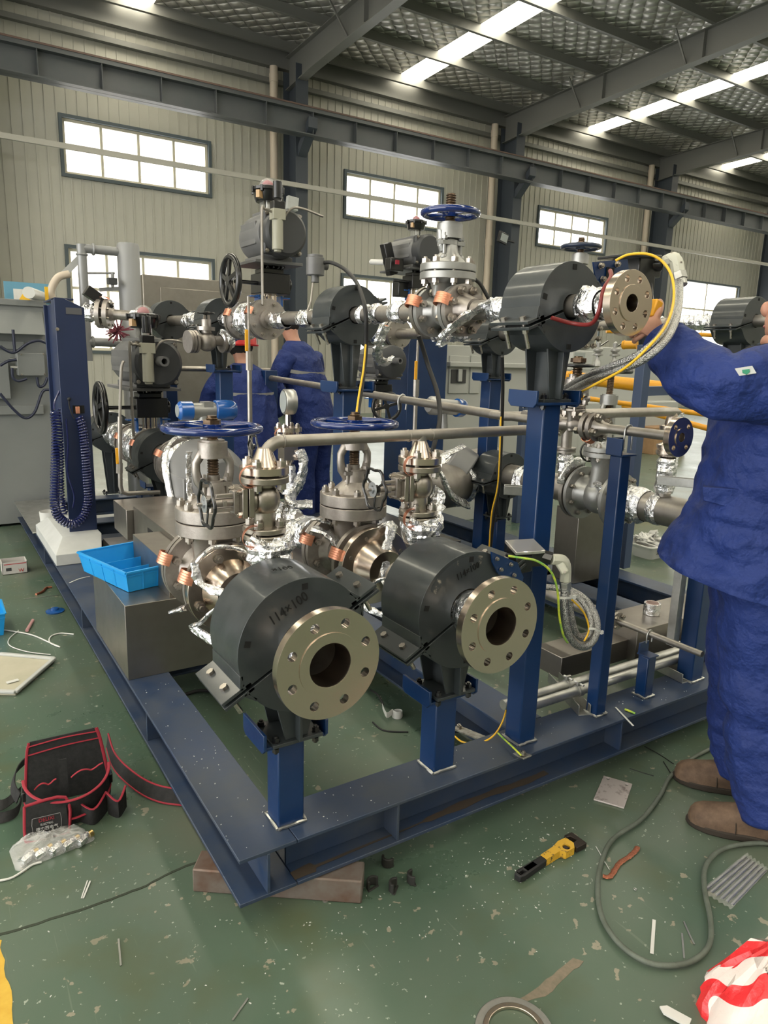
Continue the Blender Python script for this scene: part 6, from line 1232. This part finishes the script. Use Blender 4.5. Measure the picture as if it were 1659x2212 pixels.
q = MB(); p = P(1372, 1922, z=0); q.M = T(p); q.torus((0, 0, .002), (0, 0, 1), .0035, .0012, 14, 6); tag(q.build('tiny_ring', galv), 'tiny silver ring in the middle of the hose loop', 'ring')
cable('zip_wire', [(1392, 1612, 'z', .002), (1425, 1630, 'z', .002), (1455, 1650, 'z', .002)], .0015, blackM, 'thin black wire on the floor before the boot toe', 'wire')
cable('zip_wire', [(1433, 1645, 'z', .002), (1450, 1672, 'z', .002)], .0018, blackM, 'short straight black wire at the boot toe', 'wire'); cable('zip_wire', [(1360, 1660, 'z', .002), (1385, 1668, 'z', .002), (1412, 1676, 'z', .002)], .0012, blackM, 'thin black wire above the holed metal plate', 'wire')
# film sheet at the right
pts = [P(*p, z=.002) for p in ((1612, 1845), (1662, 1880), (1660, 1905), (1580, 1967), (1512, 1926))]; c_ = sum(pts, Vector())/5; q = MB(); nn = 18; rows = []
for i in range(nn+1):
    u = i/nn; A = pts[4].lerp(pts[3], u); B = pts[0].lerp(pts[1], u); rows.append([A.lerp(B, v/10)+Vector((0, 0, .003+.004*math.sin(i*2.1)+random.uniform(0, .002))) for v in range(11)])
q.add([p for r_ in rows for p in r_], [(i*11+k, i*11+k+1, (i+1)*11+k+1, (i+1)*11+k) for i in range(nn) for k in range(10)]); tag(q.build('film_packet', clearP, None, ang=0), 'clear crinkled film packet with silver strips at the right edge', 'packet')
for k in range(6):
    a = pts[4].lerp(pts[3], (k+.5)/6); b = pts[0].lerp(pts[1], (k+.5)/6); sl = MB(); sl.bar(a.lerp(b, .08)+Vector((0, 0, .002)), a.lerp(b, .95)+Vector((0, 0, .002)), .008, .002); tag(sl.build('metal_strip', galv), 'silver strip inside the crinkled film packet', 'strip', 'strips in the film packet')
# red and white bag
t = thing('striped_bag', 'crumpled red and white striped plastic bag at the bottom right corner', 'bag', P(1600, 2190, z=0)); rw = mat('red_white_film', (.70, .03, .04), .3, 0, bs=14, bst=.6, bd=.02)
def rw_nodes():
    Tt, N, L, b = nodes(rw); tc = N.new('ShaderNodeTexCoord'); wv = N.new('ShaderNodeTexWave'); wv.inputs['Scale'].default_value = 4.0; wv.inputs['Distortion'].default_value = 9; wv.inputs['Detail Scale'].default_value = 1.2; wv.bands_direction = 'DIAGONAL'; L.new(tc.outputs['Object'], wv.inputs['Vector'])
    rp = N.new('ShaderNodeValToRGB'); rp.color_ramp.interpolation = 'CONSTANT'; rp.color_ramp.elements[0].color = (.68, .03, .035, 1); rp.color_ramp.elements[1].color = (.72, .62, .58, 1); rp.color_ramp.elements[1].position = .5; L.new(wv.outputs['Fac'], rp.inputs['Fac']); L.new(rp.outputs['Color'], b.inputs['Base Color'])
rw_nodes()
q = MB(); c_ = P(1645, 2232, z=0); rings = []; N_ = 44
for j, (z, s_) in enumerate(((0, 1), (.03, 1.02), (.07, .92), (.11, .74), (.15, .50), (.18, .30), (.20, .12), (.205, .02))):
    rings.append([Vector((c_.x+.01*j+s_*.108*math.cos(2*PI*k/N_)*(1+.22*noise.noise(Vector((k*.9, j*.5, 0)))), c_.y+s_*.12*math.sin(2*PI*k/N_)*(1+.22*noise.noise(Vector((k*.9, j*.5, 5)))), z*(1+.25*noise.noise(Vector((k*.5, j, 9)))))) for k in range(N_)])
q.loft(rings); q.build('film', rw, t, ang=30)
# metal ring at the bottom
p = P(1112, 2232, z=0); t = thing('gasket_ring', 'large flat metal gasket ring cut by the bottom edge', 'ring', (p.x, p.y, 0)); q = MB(T(p)); R = (P(1202, 2225, z=0)-P(1032, 2225, z=0)).length/2
q.ring((0, 0, 0), (0, 0, .005), R, R*.80, 60); q.build('outer_ring', galv, t, bevel=.001); q = MB(T(p)); q.ring((0, 0, .001), (0, 0, .008), R*.80, R*.66, 60); q.build('inner_ring', steel, t, bevel=.001)
q = MB(); a = P(1458, 2195, z=.01); q.M = T(a) @ Rz(110); q.prism([(-.03, -.012), (.02, -.012), (.032, 0), (.02, .012), (-.03, .012)], .004); tag(q.build('white_tag', whiteP), 'white rounded plastic piece at the bottom edge beside the striped bag', 'tag')
# left side: cream panel, part box, bits
pts = [P(*p, z=0) for p in ((-60, 1415), (0, 1420), (118, 1430), (34, 1503), (-60, 1500))]; t = thing('cover_panel', 'cream plastic cover panel lying upside down at the left edge', 'panel', P(30, 1460, z=0)); q = MB(); q.prism([(p.x, p.y) for p in pts], .012); q.build('panel', beigeP, t, bevel=.002)
q = MB()
for a, b in ((1, 2), (2, 3), (3, 4)): q.bar(pts[a]+Vector((0, 0, .017)), pts[b]+Vector((0, 0, .017)), .018, .012)
q.build('rim', white, t, bevel=.003)
q = MB(); q.bar(P(14, 1475, z=.016), P(40, 1468, z=.016), .02, .002); q.build('paper_slip', whiteP, t)
a, b = P(6, 1243, z=0), P(62, 1240, z=0); t = thing('carton', 'small open carton with red print on the floor at the left', 'carton', a); h = .075; dp = .11; x0, y0, x1 = a.x, a.y, b.x; q = MB()
for r_ in (((x0, y0, 0), (x1, y0+.003, h)), ((x0, y0+dp, 0), (x1, y0+dp+.003, h)), ((x0, y0, 0), (x0+.003, y0+dp, h)), ((x1-.003, y0, 0), (x1, y0+dp, h)), ((x0, y0, 0), (x1, y0+dp, .003))): q.bb(*r_)
q.build('box', mat('white_carton', (.50, .48, .46), .6), t); rp_ = mat('red_print', (.45, .04, .04), .6)
q = MB(); q.bb((x0+.01, y0-.001, h*.82), (x1-.005, y0, h*.88)); q.build('printed_line', rp_, t); text('W', Matrix(((1, 0, 0, x1-.035), (0, 0, -1, y0-.001), (0, 1, 0, h*.25), (0, 0, 0, 1))), .03, rp_, t, 'printed_logo')
q = MB(); q.bb((x0+.02, y0-.001, h*.3), (x0+.05, y0, h*.55)); q.build('printed_picture', actD, t)
sliver((50, 1213), (112, 1202), .012, galv, 'metal_sliver', 'long silver strip on the floor beside the skid, near the orange braid') if False else None
cable('copper_braid', [(78, 1284, 'z', .004), (92, 1278, 'z', .005), (100, 1270, 'z', .005), (112, 1268, 'z', .004)], .007, copperB, 'orange copper braid on the floor beside the left beam', 'braid')
sliver((51, 1294), (128, 1285), .006, galv, 'metal_sliver', 'long silver strip on the floor below the orange braid')
cable('white_cable', [(-20, 1358, 'z', .004), (30, 1364, 'z', .004), (70, 1372, 'z', .004), (105, 1387, 'z', .004), (130, 1398, 'z', .004)], .0035, whiteP, 'long white cable piece on the floor left of the skid', 'cable')
cable('white_cable', [(130, 1398, 'z', .004), (108, 1388, 'z', .004), (110, 1375, 'z', .004), (130, 1368, 'z', .004), (160, 1370, 'z', .004)], .0035, whiteP, 'hooked white cable piece on the floor left of the skid', 'cable')
cable('white_cable', [(40, 1362, 'z', .004), (20, 1380, 'z', .004), (22, 1395, 'z', .004), (60, 1408, 'z', .004), (110, 1414, 'z', .004)], .0025, whiteP, 'thin white cable curling between the hooked cable and the cream panel', 'cable')
q = MB(); q.cyl(P(58, 1362, z=.008), P(71, 1340, z=.008), .008, n=12); tag(q.build('marker_pen', mat('pink_marker', (.55, .30, .30), .4)), 'short pinkish white marker pen on the floor', 'pen')
q = MB(T(P(119, 1321, z=0))); q.lathe([(0, 0), (.045, 0), (.046, .006), (.02, .010), (.018, .02), (0, .021)], (0, 0, 0), (0, 0, 1), 28); tag(q.build('blue_cap', blueT), 'round dark blue plastic cap on the floor beside the left beam', 'cap')
sliver((150, 1259), (194, 1245), .006, whiteP, 'tie_offcut', 'white strip on the top of the left beam', z=.2005, mid=(172, 1250))
# scattered crumbs: sanding dust and tiny scraps nobody could count
q = MB()
for k in range(380):
    px_, py_ = random.choice(((random.gauss(760, 160), random.gauss(1960, 70)), (random.uniform(0, 1659), random.uniform(1560, 2200)), (random.gauss(1000, 120), random.gauss(1800, 60)), (random.gauss(1160, 60), random.gauss(1850, 60))))
    p = P(px_, max(1600, py_), z=0); s_ = random.uniform(.0008, .0022)
    if p.y > 1.36 and p.x > .52: continue
    q.box((p.x, p.y, s_*.4), (s_*random.uniform(1, 3), s_, s_*.6), Matrix.Rotation(random.random()*3, 3, 'Z'))
tag(q.build('floor_crumbs', whiteP, None, ang=0), 'tiny white crumbs and shavings scattered over the green floor', 'debris', kind='stuff')
q = MB()
for k in range(110):
    if random.random() < .5: x_, y_ = random.uniform(.7, 2.6), random.uniform(1.385, 1.52)
    else: x_, y_ = random.uniform(.52, .66), random.uniform(1.4, 2.4)
    s_ = random.uniform(.0008, .002); q.box((x_, y_, HB1+s_*.3), (s_*2, s_, s_*.6), Matrix.Rotation(random.random()*3, 3, 'Z'))
tag(q.build('beam_crumbs', whiteP, None, ang=0), 'tiny pale crumbs lying on the top of the blue beams', 'debris', kind='stuff')
# crumpled grey rag
q = MB(); c_ = P(1050, 1535, z=0); 
for k in range(5):
    pts = [c_+Vector((random.uniform(-.09, .09), random.uniform(-.06, .06), random.uniform(.015, .05))) for _ in range(4)]; q.tube(smooth(pts, 5), .032, 8, flat=.4, jit=.35)
tag(q.build('grey_rag', mat('dirty_rag', (.07, .08, .065), .9), None, ang=25), 'dirty grey green rag on the floor behind the tallest post', 'rag')

q = MB(); pts = smooth([P(*p, z=.0812) for p in ((632, 1893), (665, 1878), (700, 1864), (790, 1826), (880, 1790), (960, 1755), (1060, 1714), (1130, 1690), (1180, 1668))], 5); L_ = []
n = len(pts); ws = [.012*(.5+.9*abs(noise.noise(p*9)))*(1.5 if i < 8 or i > n*.55 else .35) for i, p in enumerate(pts)]; rg_ = [[p+Vector((0, -w_, 0)), p+Vector((0, w_, 0)), p+Vector((0, w_, .0006)), p+Vector((0, -w_, .0006))] for p, w_ in zip(pts, ws)]
q.loft(rg_); q.build('primer_stain', mat('brown_primer', (.055, .04, .028), .6), skid)
# ================================================================ people
def skinmesh(name, nodes_, edges, root, m, par=None, sub=2, disp=0, dscale=.1, flatx=None):
    me = bpy.data.meshes.new(name); o0 = WO[par.name] if par else Vector()
    me.from_pydata([Vector(n[0])-o0 for n in nodes_], edges, []); o = bpy.data.objects.new(name, me); COL.objects.link(o)
    me.materials.append(m)
    import bmesh
    bm = bmesh.new(); bm.from_mesh(me); bm.verts.layers.skin.verify(); bm.to_mesh(me); bm.free()
    for i, n in enumerate(nodes_):
        r = n[1]; me.skin_vertices[0].data[i].radius = r if isinstance(r, tuple) else (r, r)
        me.skin_vertices[0].data[i].use_root = (i == root)
    if par: o.parent = par
    s = o.modifiers.new('skin', 'SKIN'); s.use_smooth_shade = True; s.use_x_symmetry = False; s.branch_smoothing = .6
    b = o.modifiers.new('sub', 'SUBSURF'); b.levels = sub; b.render_levels = sub
    if disp:
        tx = bpy.data.textures.new(name+'_t', 'CLOUDS'); tx.noise_scale = dscale; d = o.modifiers.new('d', 'DISPLACE'); d.texture = tx; d.strength = disp; d.mid_level = .5; d.texture_coords = 'LOCAL'
    return o
def loftbody(par, name, m, rings, n=28, fold=.012, fs=14, seed=0):
    """rings: (centre, rx, ry, xdir, ydir)"""
    q = MB(); R = []
    # densify
    dn = []
    for a, b in zip(rings, rings[1:]):
        for k in range(9): t = k/9; dn.append([a[0].lerp(b[0], t), a[1]+(b[1]-a[1])*t, a[2]+(b[2]-a[2])*t, a[3].lerp(b[3], t).normalized(), a[4].lerp(b[4], t).normalized()])
    dn.append(list(rings[-1]))
    for i, (c, rx, ry, xd, yd) in enumerate(dn):
        rg = []
        for k in range(n):
            a = 2*PI*k/n; p = Vector(c)+xd*(rx*math.cos(a))+yd*(ry*math.sin(a)); nv = (xd*math.cos(a)+yd*math.sin(a))
            w_ = .8*noise.noise(Vector((p.x*fs*.6+seed, p.y*fs*.6, p.z*fs*1.3)))+.9*(.35-abs(noise.noise(Vector((p.x*fs*.9+seed, p.y*fs*.9, p.z*fs*1.9+p.x*fs)))))+.35*noise.noise(Vector((p.x*fs*2.5+seed, p.y*fs*2.5, p.z*fs*4)))
            rg.append(p+nv*w_*fold)
        R.append(rg)
    q.loft(R); return q.build(name, m, par, ang=80, sub=1)
X, Y, Z = Vector((1, 0, 0)), Vector((0, 1, 0)), Vector((0, 0, 1))
pw = thing('person', 'person in blue work jacket and trousers, brown boots, reaching up to the high flange', 'person', (2.03, 1.07, 0))
# he faces away to the left; F is forward, S_ sideways towards the camera
F_ = Vector((-.62, .785, 0)).normalized(); S_ = Vector((-F_.y, F_.x, 0)); C_ = Vector((2.015, 1.09, 0))
if S_.dot(Vector((0, -1, 0))) < 0: S_ = -S_
def B(f, s, z): return C_+F_*f+S_*s+Z*z
AN = Vector((1.965, .945, .09)); AF = Vector((2.125, 1.115, .09)); HD = B(-.018, 0, 1.515)
SHN = B(0, .185, 1.325); SHF = B(0, -.185, 1.325)
wr = P(1437, 738, y=1.30); EL = P(1545, 838, y=1.10); hand_c = P(1402, 702, y=1.33)
nodes_ = [(B(0, 0, .86), (.10, .13)), (B(0, 0, 1.06), (.095, .12)), (B(0, 0, 1.26), (.10, .14)), (B(.0, 0, 1.385), .052), (B(.01, 0, 1.43), .050), (HD-Z*.050, .072), (HD+Z*.010, (.108, .092)), (HD+Z*.075, .082),
          (SHN, .055), (EL, .042), (wr, .027), (hand_c, (.034, .022)),
          (SHF, .055), (P(1575, 850, y=1.33), .042), (P(1500, 785, y=1.42), .028), (P(1468, 762, y=1.45), (.034, .02)),
          (B(.0, .09, .82), .08), (AN.lerp(B(.02, .09, .82), .5)+F_*.02, .055), (AN, .04), (B(.0, -.09, .82), .08), (AF.lerp(B(.02, -.09, .82), .5)+F_*.02, .055), (AF, .04), (HD+F_*.066-Z*.082, .034)]
edges = [(0, 1), (1, 2), (2, 3), (3, 4), (4, 5), (5, 6), (6, 7), (2, 8), (8, 9), (9, 10), (10, 11), (2, 12), (12, 13), (13, 14), (14, 15), (0, 16), (16, 17), (17, 18), (0, 19), (19, 20), (20, 21), (5, 22)]
base_dirs = [((1424, 672), (1427, 658), (1424, 650), .0115), ((1392, 690), (1376, 690), (1370, 697), .0105), ((1386, 703), (1368, 705), (1364, 712), .0105), ((1382, 715), (1366, 720), (1364, 727), .0100), ((1384, 727), (1372, 733), (1370, 739), .0090)]
for k, (a, b, c_, r) in enumerate(base_dirs):
    i0 = len(nodes_); nodes_ += [(P(*a, y=1.34-(.02 if k == 0 else 0)), r), (P(*b, y=1.35), r*.95), (P(*c_, y=1.37), r*.85)]; edges += [(11, i0), (i0, i0+1), (i0+1, i0+2)]
for k in range(5):
    i0 = len(nodes_); p = nodes_[15][0]; o_ = F_*.02+S_*(.026-.013*k)+Z*(.02 if k == 0 else 0); nodes_ += [(p+o_, .010), (p+o_+F_*.02-Z*.01, .009), (p+o_+F_*.02-Z*.03, .008)]; edges += [(15, i0), (i0, i0+1), (i0+1, i0+2)]
skinmesh('body', nodes_, edges, 0, skin, pw, 2)
FR = Matrix((F_, S_, Z)).transposed()
q = MB()
q.ball(HD+F_*.088-Z*.004, .013, (1.2, .9, 1.6), R=FR); q.ball(HD+F_*.068-Z*.055, .023, (.8, 1.5, 1.2), R=FR); q.ball(HD+F_*.070-Z*.090, .026, (.9, 1.2, .8), R=FR)
q.build('face', skin, pw)
for s in (-1, 1): q = MB(); q.ball(HD-F_*.01+S_*(s*.076), .022, (.7, .3, 1.2), R=FR); q.build('ear', skin, pw)
q = MB(); q.ball(HD+F_*.082-Z*.050, .012, (.8, 1.8, .5), R=FR); q.build('lips', mat('lip_skin', (.36, .11, .10), .45), pw)
q = MB()
for s in (-1, 1): q.ball(HD+F_*.074+S_*(s*.028)+Z*.03, .010)
q.build('eye', white, pw)
q = MB(); q.ball(HD-F_*.022+Z*.055, .098, (1.0, .92, .85)); q.build('hair', mat('black_hair', (.012, .01, .009), .7), pw)
q = MB(); q.lathe([(.06, -.03), (.095, -.02), (.105, .01), (.095, .035), (.07, .042), (.055, .02)], B(.02, 0, 1.385), F_*.2+Z, 28, jit=.06); q.build('collar_fur', mat('black_fleece_collar', (.012, .012, .013), .9, bs=200, bst=1, bd=.01), pw)
tl = (F_+Z*.50)
def rg(f, z, rx, ry, tz=0): t_ = (F_+Z*tz); return (B(f, 0, z), rx*t_.length, ry, t_.normalized(), S_)
loftbody(pw, 'jacket', clothU, [rg(.055, .745, .225, .235, .20), rg(.055, .765, .222, .232, .18), rg(.03, .90, .19, .215, .06), rg(.02, 1.0, .172, .205), rg(.01, 1.15, .165, .205), rg(.005, 1.27, .145, .20), rg(0, 1.35, .115, .165), rg(0, 1.395, .085, .10), rg(0, 1.41, .06, .07)], n=56, fold=.024, fs=9)
def sleeve(pts, name='sleeve', fold=.010, seed=3, n=24, m=clothU):
    R = []
    for i, (p, r) in enumerate(pts):
        t = (pts[min(i+1, len(pts)-1)][0]-pts[max(i-1, 0)][0]).normalized(); Fq = frame(t, (0, 0, 1)); R.append((p, r, r*1.05, Fq.col[0].copy(), Fq.col[1].copy()))
    return loftbody(pw, name, m, R, n, fold, 16, seed)
cuff = P(1425, 733, y=1.30)
sleeve([(SHN-S_*.06+Z*.0, .10), (SHN-Z*.01, .105), (SHN.lerp(EL, .5), .092), (EL.lerp(SHN, .08), .086), (EL.lerp(cuff, .35)-Z*.004, .080), (EL.lerp(cuff, .75), .066), (cuff, .054), (cuff.lerp(hand_c, .12), .051)], fold=.014)
sleeve([(SHF, .10), (P(1575, 850, y=1.33), .080), (P(1510, 795, y=1.41), .056)], seed=8)
for k, (a_, s0) in enumerate(((AN, .09), (AF, -.09))):
    h_ = B(0, s0, .84); kn = a_.lerp(h_, .5)+F_*.02
    sleeve([(h_+Z*.03, .125), (h_.lerp(kn, .4), .112), (kn, .098), (kn.lerp(a_, .45), .094), (Vector((a_.x, a_.y, .155))-F_*.0, .092), (Vector((a_.x, a_.y, .075))-F_*.02, .088)], 'trouser_leg', .014, 20+k)
for k, toe in enumerate((Vector((1.838, 1.098, 0)), Vector((2.006, 1.266, 0)))):
    Mb_ = Matrix(((-F_.x, S_.x, 0, toe.x), (-F_.y, S_.y, 0, toe.y), (0, 0, 1, 0), (0, 0, 0, 1)))      # local x runs from toe to heel
    q = MB(Mb_); R = []; L = .285
    for t, h, wd in ((0, .012, .012), (.02, .030, .028), (.06, .044, .038), (.14, .054, .045), (.28, .060, .049), (.42, .070, .047), (.52, .088, .043), (.60, .112, .042), (.72, .125, .042), (.92, .125, .041), (1.0, .095, .037), (1.03, .04, .03)):
        R.append([Vector((L*t, wd*math.cos(a), .018+h*max(0, math.sin(a))**.75 if math.sin(a) > 0 else .018)) for a in [2*PI*i/28 for i in range(28)]])
    q.loft(R); o = q.build('boot', bootM, pw, ang=70)
    q = MB(Mb_); sp = [(-.006, 0), (.004, .022), (.02, .036), (.05, .049), (.10, .053), (.16, .047), (.26, .043), (.292, .026), (.292, -.026), (.26, -.043), (.16, -.047), (.10, -.053), (.05, -.049), (.02, -.036), (.004, -.022)]; q.prism(sp, .021, T(0, 0, .001)); q.build('sole', soleM, o, bevel=.004)
    q = MB(Mb_)
    for x_ in (.115, .20): q.tube([Vector((x_+.01*abs(math.cos(a)), .0492*math.cos(a), .020+.064*math.sin(a)*(1 if x_ < .15 else 1.9))) for a in [PI*i/14 for i in range(15)]], .0016, 5)
    q.build('stitching', soleM, o)
def onplane(px, p0, n):
    d = _f+_r*((px[0]-829.5)/FPX)-_u*((px[1]-1106)/FPX); return CAM+d*((p0-CAM).dot(n)/d.dot(n))
def decal(par, name, px, p0, n, m):
    pts = [onplane(p, p0, n) for p in px]; q = MB(); k = len(pts); q.add(pts+[p-n*.004 for p in pts], [tuple(range(k)), tuple(range(2*k-1, k-1, -1))]+[(i, (i+1) % k, (i+1) % k+k, i+k) for i in range(k)]); return q.build(name, m, par)
pn = Vector((-.80, -.52, .28)).normalized(); pm = SHN.lerp(EL, .62)+pn*.104
o = decal(pw, 'sleeve_patch', ((1587, 796), (1625, 790), (1634, 806), (1597, 812)), pm, pn, white); decal(o, 'patch_shield', ((1603, 799), (1619, 797), (1620, 803), (1613, 809), (1604, 805)), pm+pn*.002, pn, mat('green_print', (.02, .22, .12), .6))
jn = Vector((-.86, -.50, .05)).normalized(); jc = B(.07, .185, .99)
q = MB(); pp = [onplane(p, jc, jn) for p in ((1517, 1052), (1638, 1060), (1635, 1082), (1622, 1110), (1519, 1082))]
bulge = [p+jn*.012*math.sin(i) for i, p in enumerate(pp)]; k = len(pp); q.add(pp+[p-jn*.05 for p in pp], [tuple(range(k)), tuple(range(2*k-1, k-1, -1))]+[(i, (i+1) % k, (i+1) % k+k, i+k) for i in range(k)]); q.build('pocket_flap', clothU, pw, bevel=.003)
# yellow tool in the hand
q = MB(); q.box(P(1412, 668, y=1.335), (.03, .03, .05), Matrix.Rotation(.3, 3, 'Y')); tag(q.build('hand_tool', yelT, None, .004), 'small yellow handled tool gripped by the worker behind the high flange', 'tool')
# two colleagues behind the skid
def colleague(c, yaw, label, helmet, lean=.25, hs=1.0):
    """standing figure bent a little forward; c is the ground point"""
    t = thing('person', label, 'person', c); c = Vector(c); R = Matrix.Rotation(yaw, 3, 'Z')
    def g(x, y, z): return c+R @ Vector((x, y, z*hs))
    nd = [(g(0, 0, .9), (.1, .13)), (g(0, .06, 1.15), .11), (g(0, .13, 1.32), (.11, .14)), (g(0, .18, 1.44), .05), (g(0, .22, 1.50), .06), (g(0, .24, 1.58), .075), (g(0, .24, 1.64), .06),
          (g(-.19, .13, 1.32), .05), (g(-.25, .22, 1.08), .04), (g(-.15, .42, 1.05), .027), (g(-.12, .49, 1.05), (.03, .02)), (g(.19, .13, 1.32), .05), (g(.25, .22, 1.08), .04), (g(.15, .42, 1.05), .027), (g(.12, .49, 1.05), (.03, .02)),
          (g(-.09, 0, .85), .075), (g(-.1, .03, .48), .055), (g(-.1, 0, .08), .04), (g(.09, 0, .85), .075), (g(.1, .03, .48), .055), (g(.1, 0, .08), .04)]
    ed = [(0, 1), (1, 2), (2, 3), (3, 4), (4, 5), (5, 6), (2, 7), (7, 8), (8, 9), (9, 10), (2, 11), (11, 12), (12, 13), (13, 14), (0, 15), (15, 16), (16, 17), (0, 18), (18, 19), (19, 20)]
    for hnd, sx in ((10, 1), (14, -1)):
        for k in range(5): i0 = len(nd); p = nd[hnd][0]; o_ = R @ Vector(((k-2)*.014, .035 if k else 0, -.01 if k else .0)); nd += [(p+o_, .009), (p+o_+R @ Vector((0, .028, -.02)), .008)]; ed += [(hnd, i0), (i0, i0+1)]
    skinmesh('body', nd, ed, 0, skin, t, 1)
    XX, YY = R @ X, R @ Y
    q = MB(); Rg = []
    loftbody(t, 'jacket', clothU, [(g(0, 0, .72), .21, .15, XX, YY), (g(0, .02, .95), .20, .14, XX, YY), (g(0, .08, 1.18), .21, .13, XX, YY), (g(0, .13, 1.33), .20, .12, XX, YY), (g(0, .16, 1.42), .12, .09, XX, YY), (g(0, .18, 1.46), .06, .06, XX, YY)], fold=.012, fs=10, seed=c.x)
    for sx in (-1, 1):
        Rr = []
        ps = [(g(sx*.15, .12, 1.36), .075), (g(sx*.21, .14, 1.26), .075), (g(sx*.25, .22, 1.09), .062), (g(sx*.19, .34, 1.06), .055), (g(sx*.155, .41, 1.05), .045)]
        for i, (p, r) in enumerate(ps):
            tt = (ps[min(i+1, 4)][0]-ps[max(i-1, 0)][0]).normalized(); F = frame(tt); Rr.append((p, r, r, F.col[0].copy(), F.col[1].copy()))
        loftbody(t, 'sleeve', clothU, Rr, 18, .008, 14, sx*3)
        Rr = []; ps = [(g(sx*.085, 0, .9), .11), (g(sx*.1, .03, .5), .085), (g(sx*.1, .0, .1), .075)]
        for i, (p, r) in enumerate(ps): Rr.append((p, r, r, XX, YY))
        loftbody(t, 'trouser_leg', clothU, Rr, 18, .01, 12, sx*7)
        q = MB(); q.box(g(sx*.1, .05, .045), (.09, .27, .08), R); q.build('boot', bootM, t, bevel=.02)
    q = MB(); rg = []
    for k in range(13): a = PI+PI*k/12; rg.append(g(.212*math.cos(a), .10+.128*math.sin(a), 1.25+.025*math.sin(a)))
    q.ribbon(rg, (0, 0, 1), .025, .003); q.build('reflective_band', mat('reflective_grey_%d' % int(c.x*10), (.30, .30, .29), .5), t)
    hc = nd[5][0]
    q = MB(); q.ball(hc+Vector((0, 0, .01)), .088, (1, 1, .95)); q.build('hair', mat('dark_hair_%d' % int(c.x*10), (.015, .012, .01), .8), t)
    if helmet:
        q = MB(); q.lathe([(.125, 0), (.128, .01), (.115, .012), (.108, .06), (.07, .11), (0, .125)], hc+Vector((0, 0, .01)), (0, 0, 1), 24); q.build('helmet', mat('red_helmet', (.50, .02, .02), .35), t)
    return t
pa = P(541, 800, y=4.55); colleague((pa.x, 4.55, 0), -.1, 'person in blue jacket and red helmet seen from behind, left of the middle post', True, hs=.885)
pb = P(680, 800, y=4.75); colleague((pb.x, 4.75, 0), .5, 'person in blue jacket bending, just left of the middle clamp shoe', False, hs=1.0)
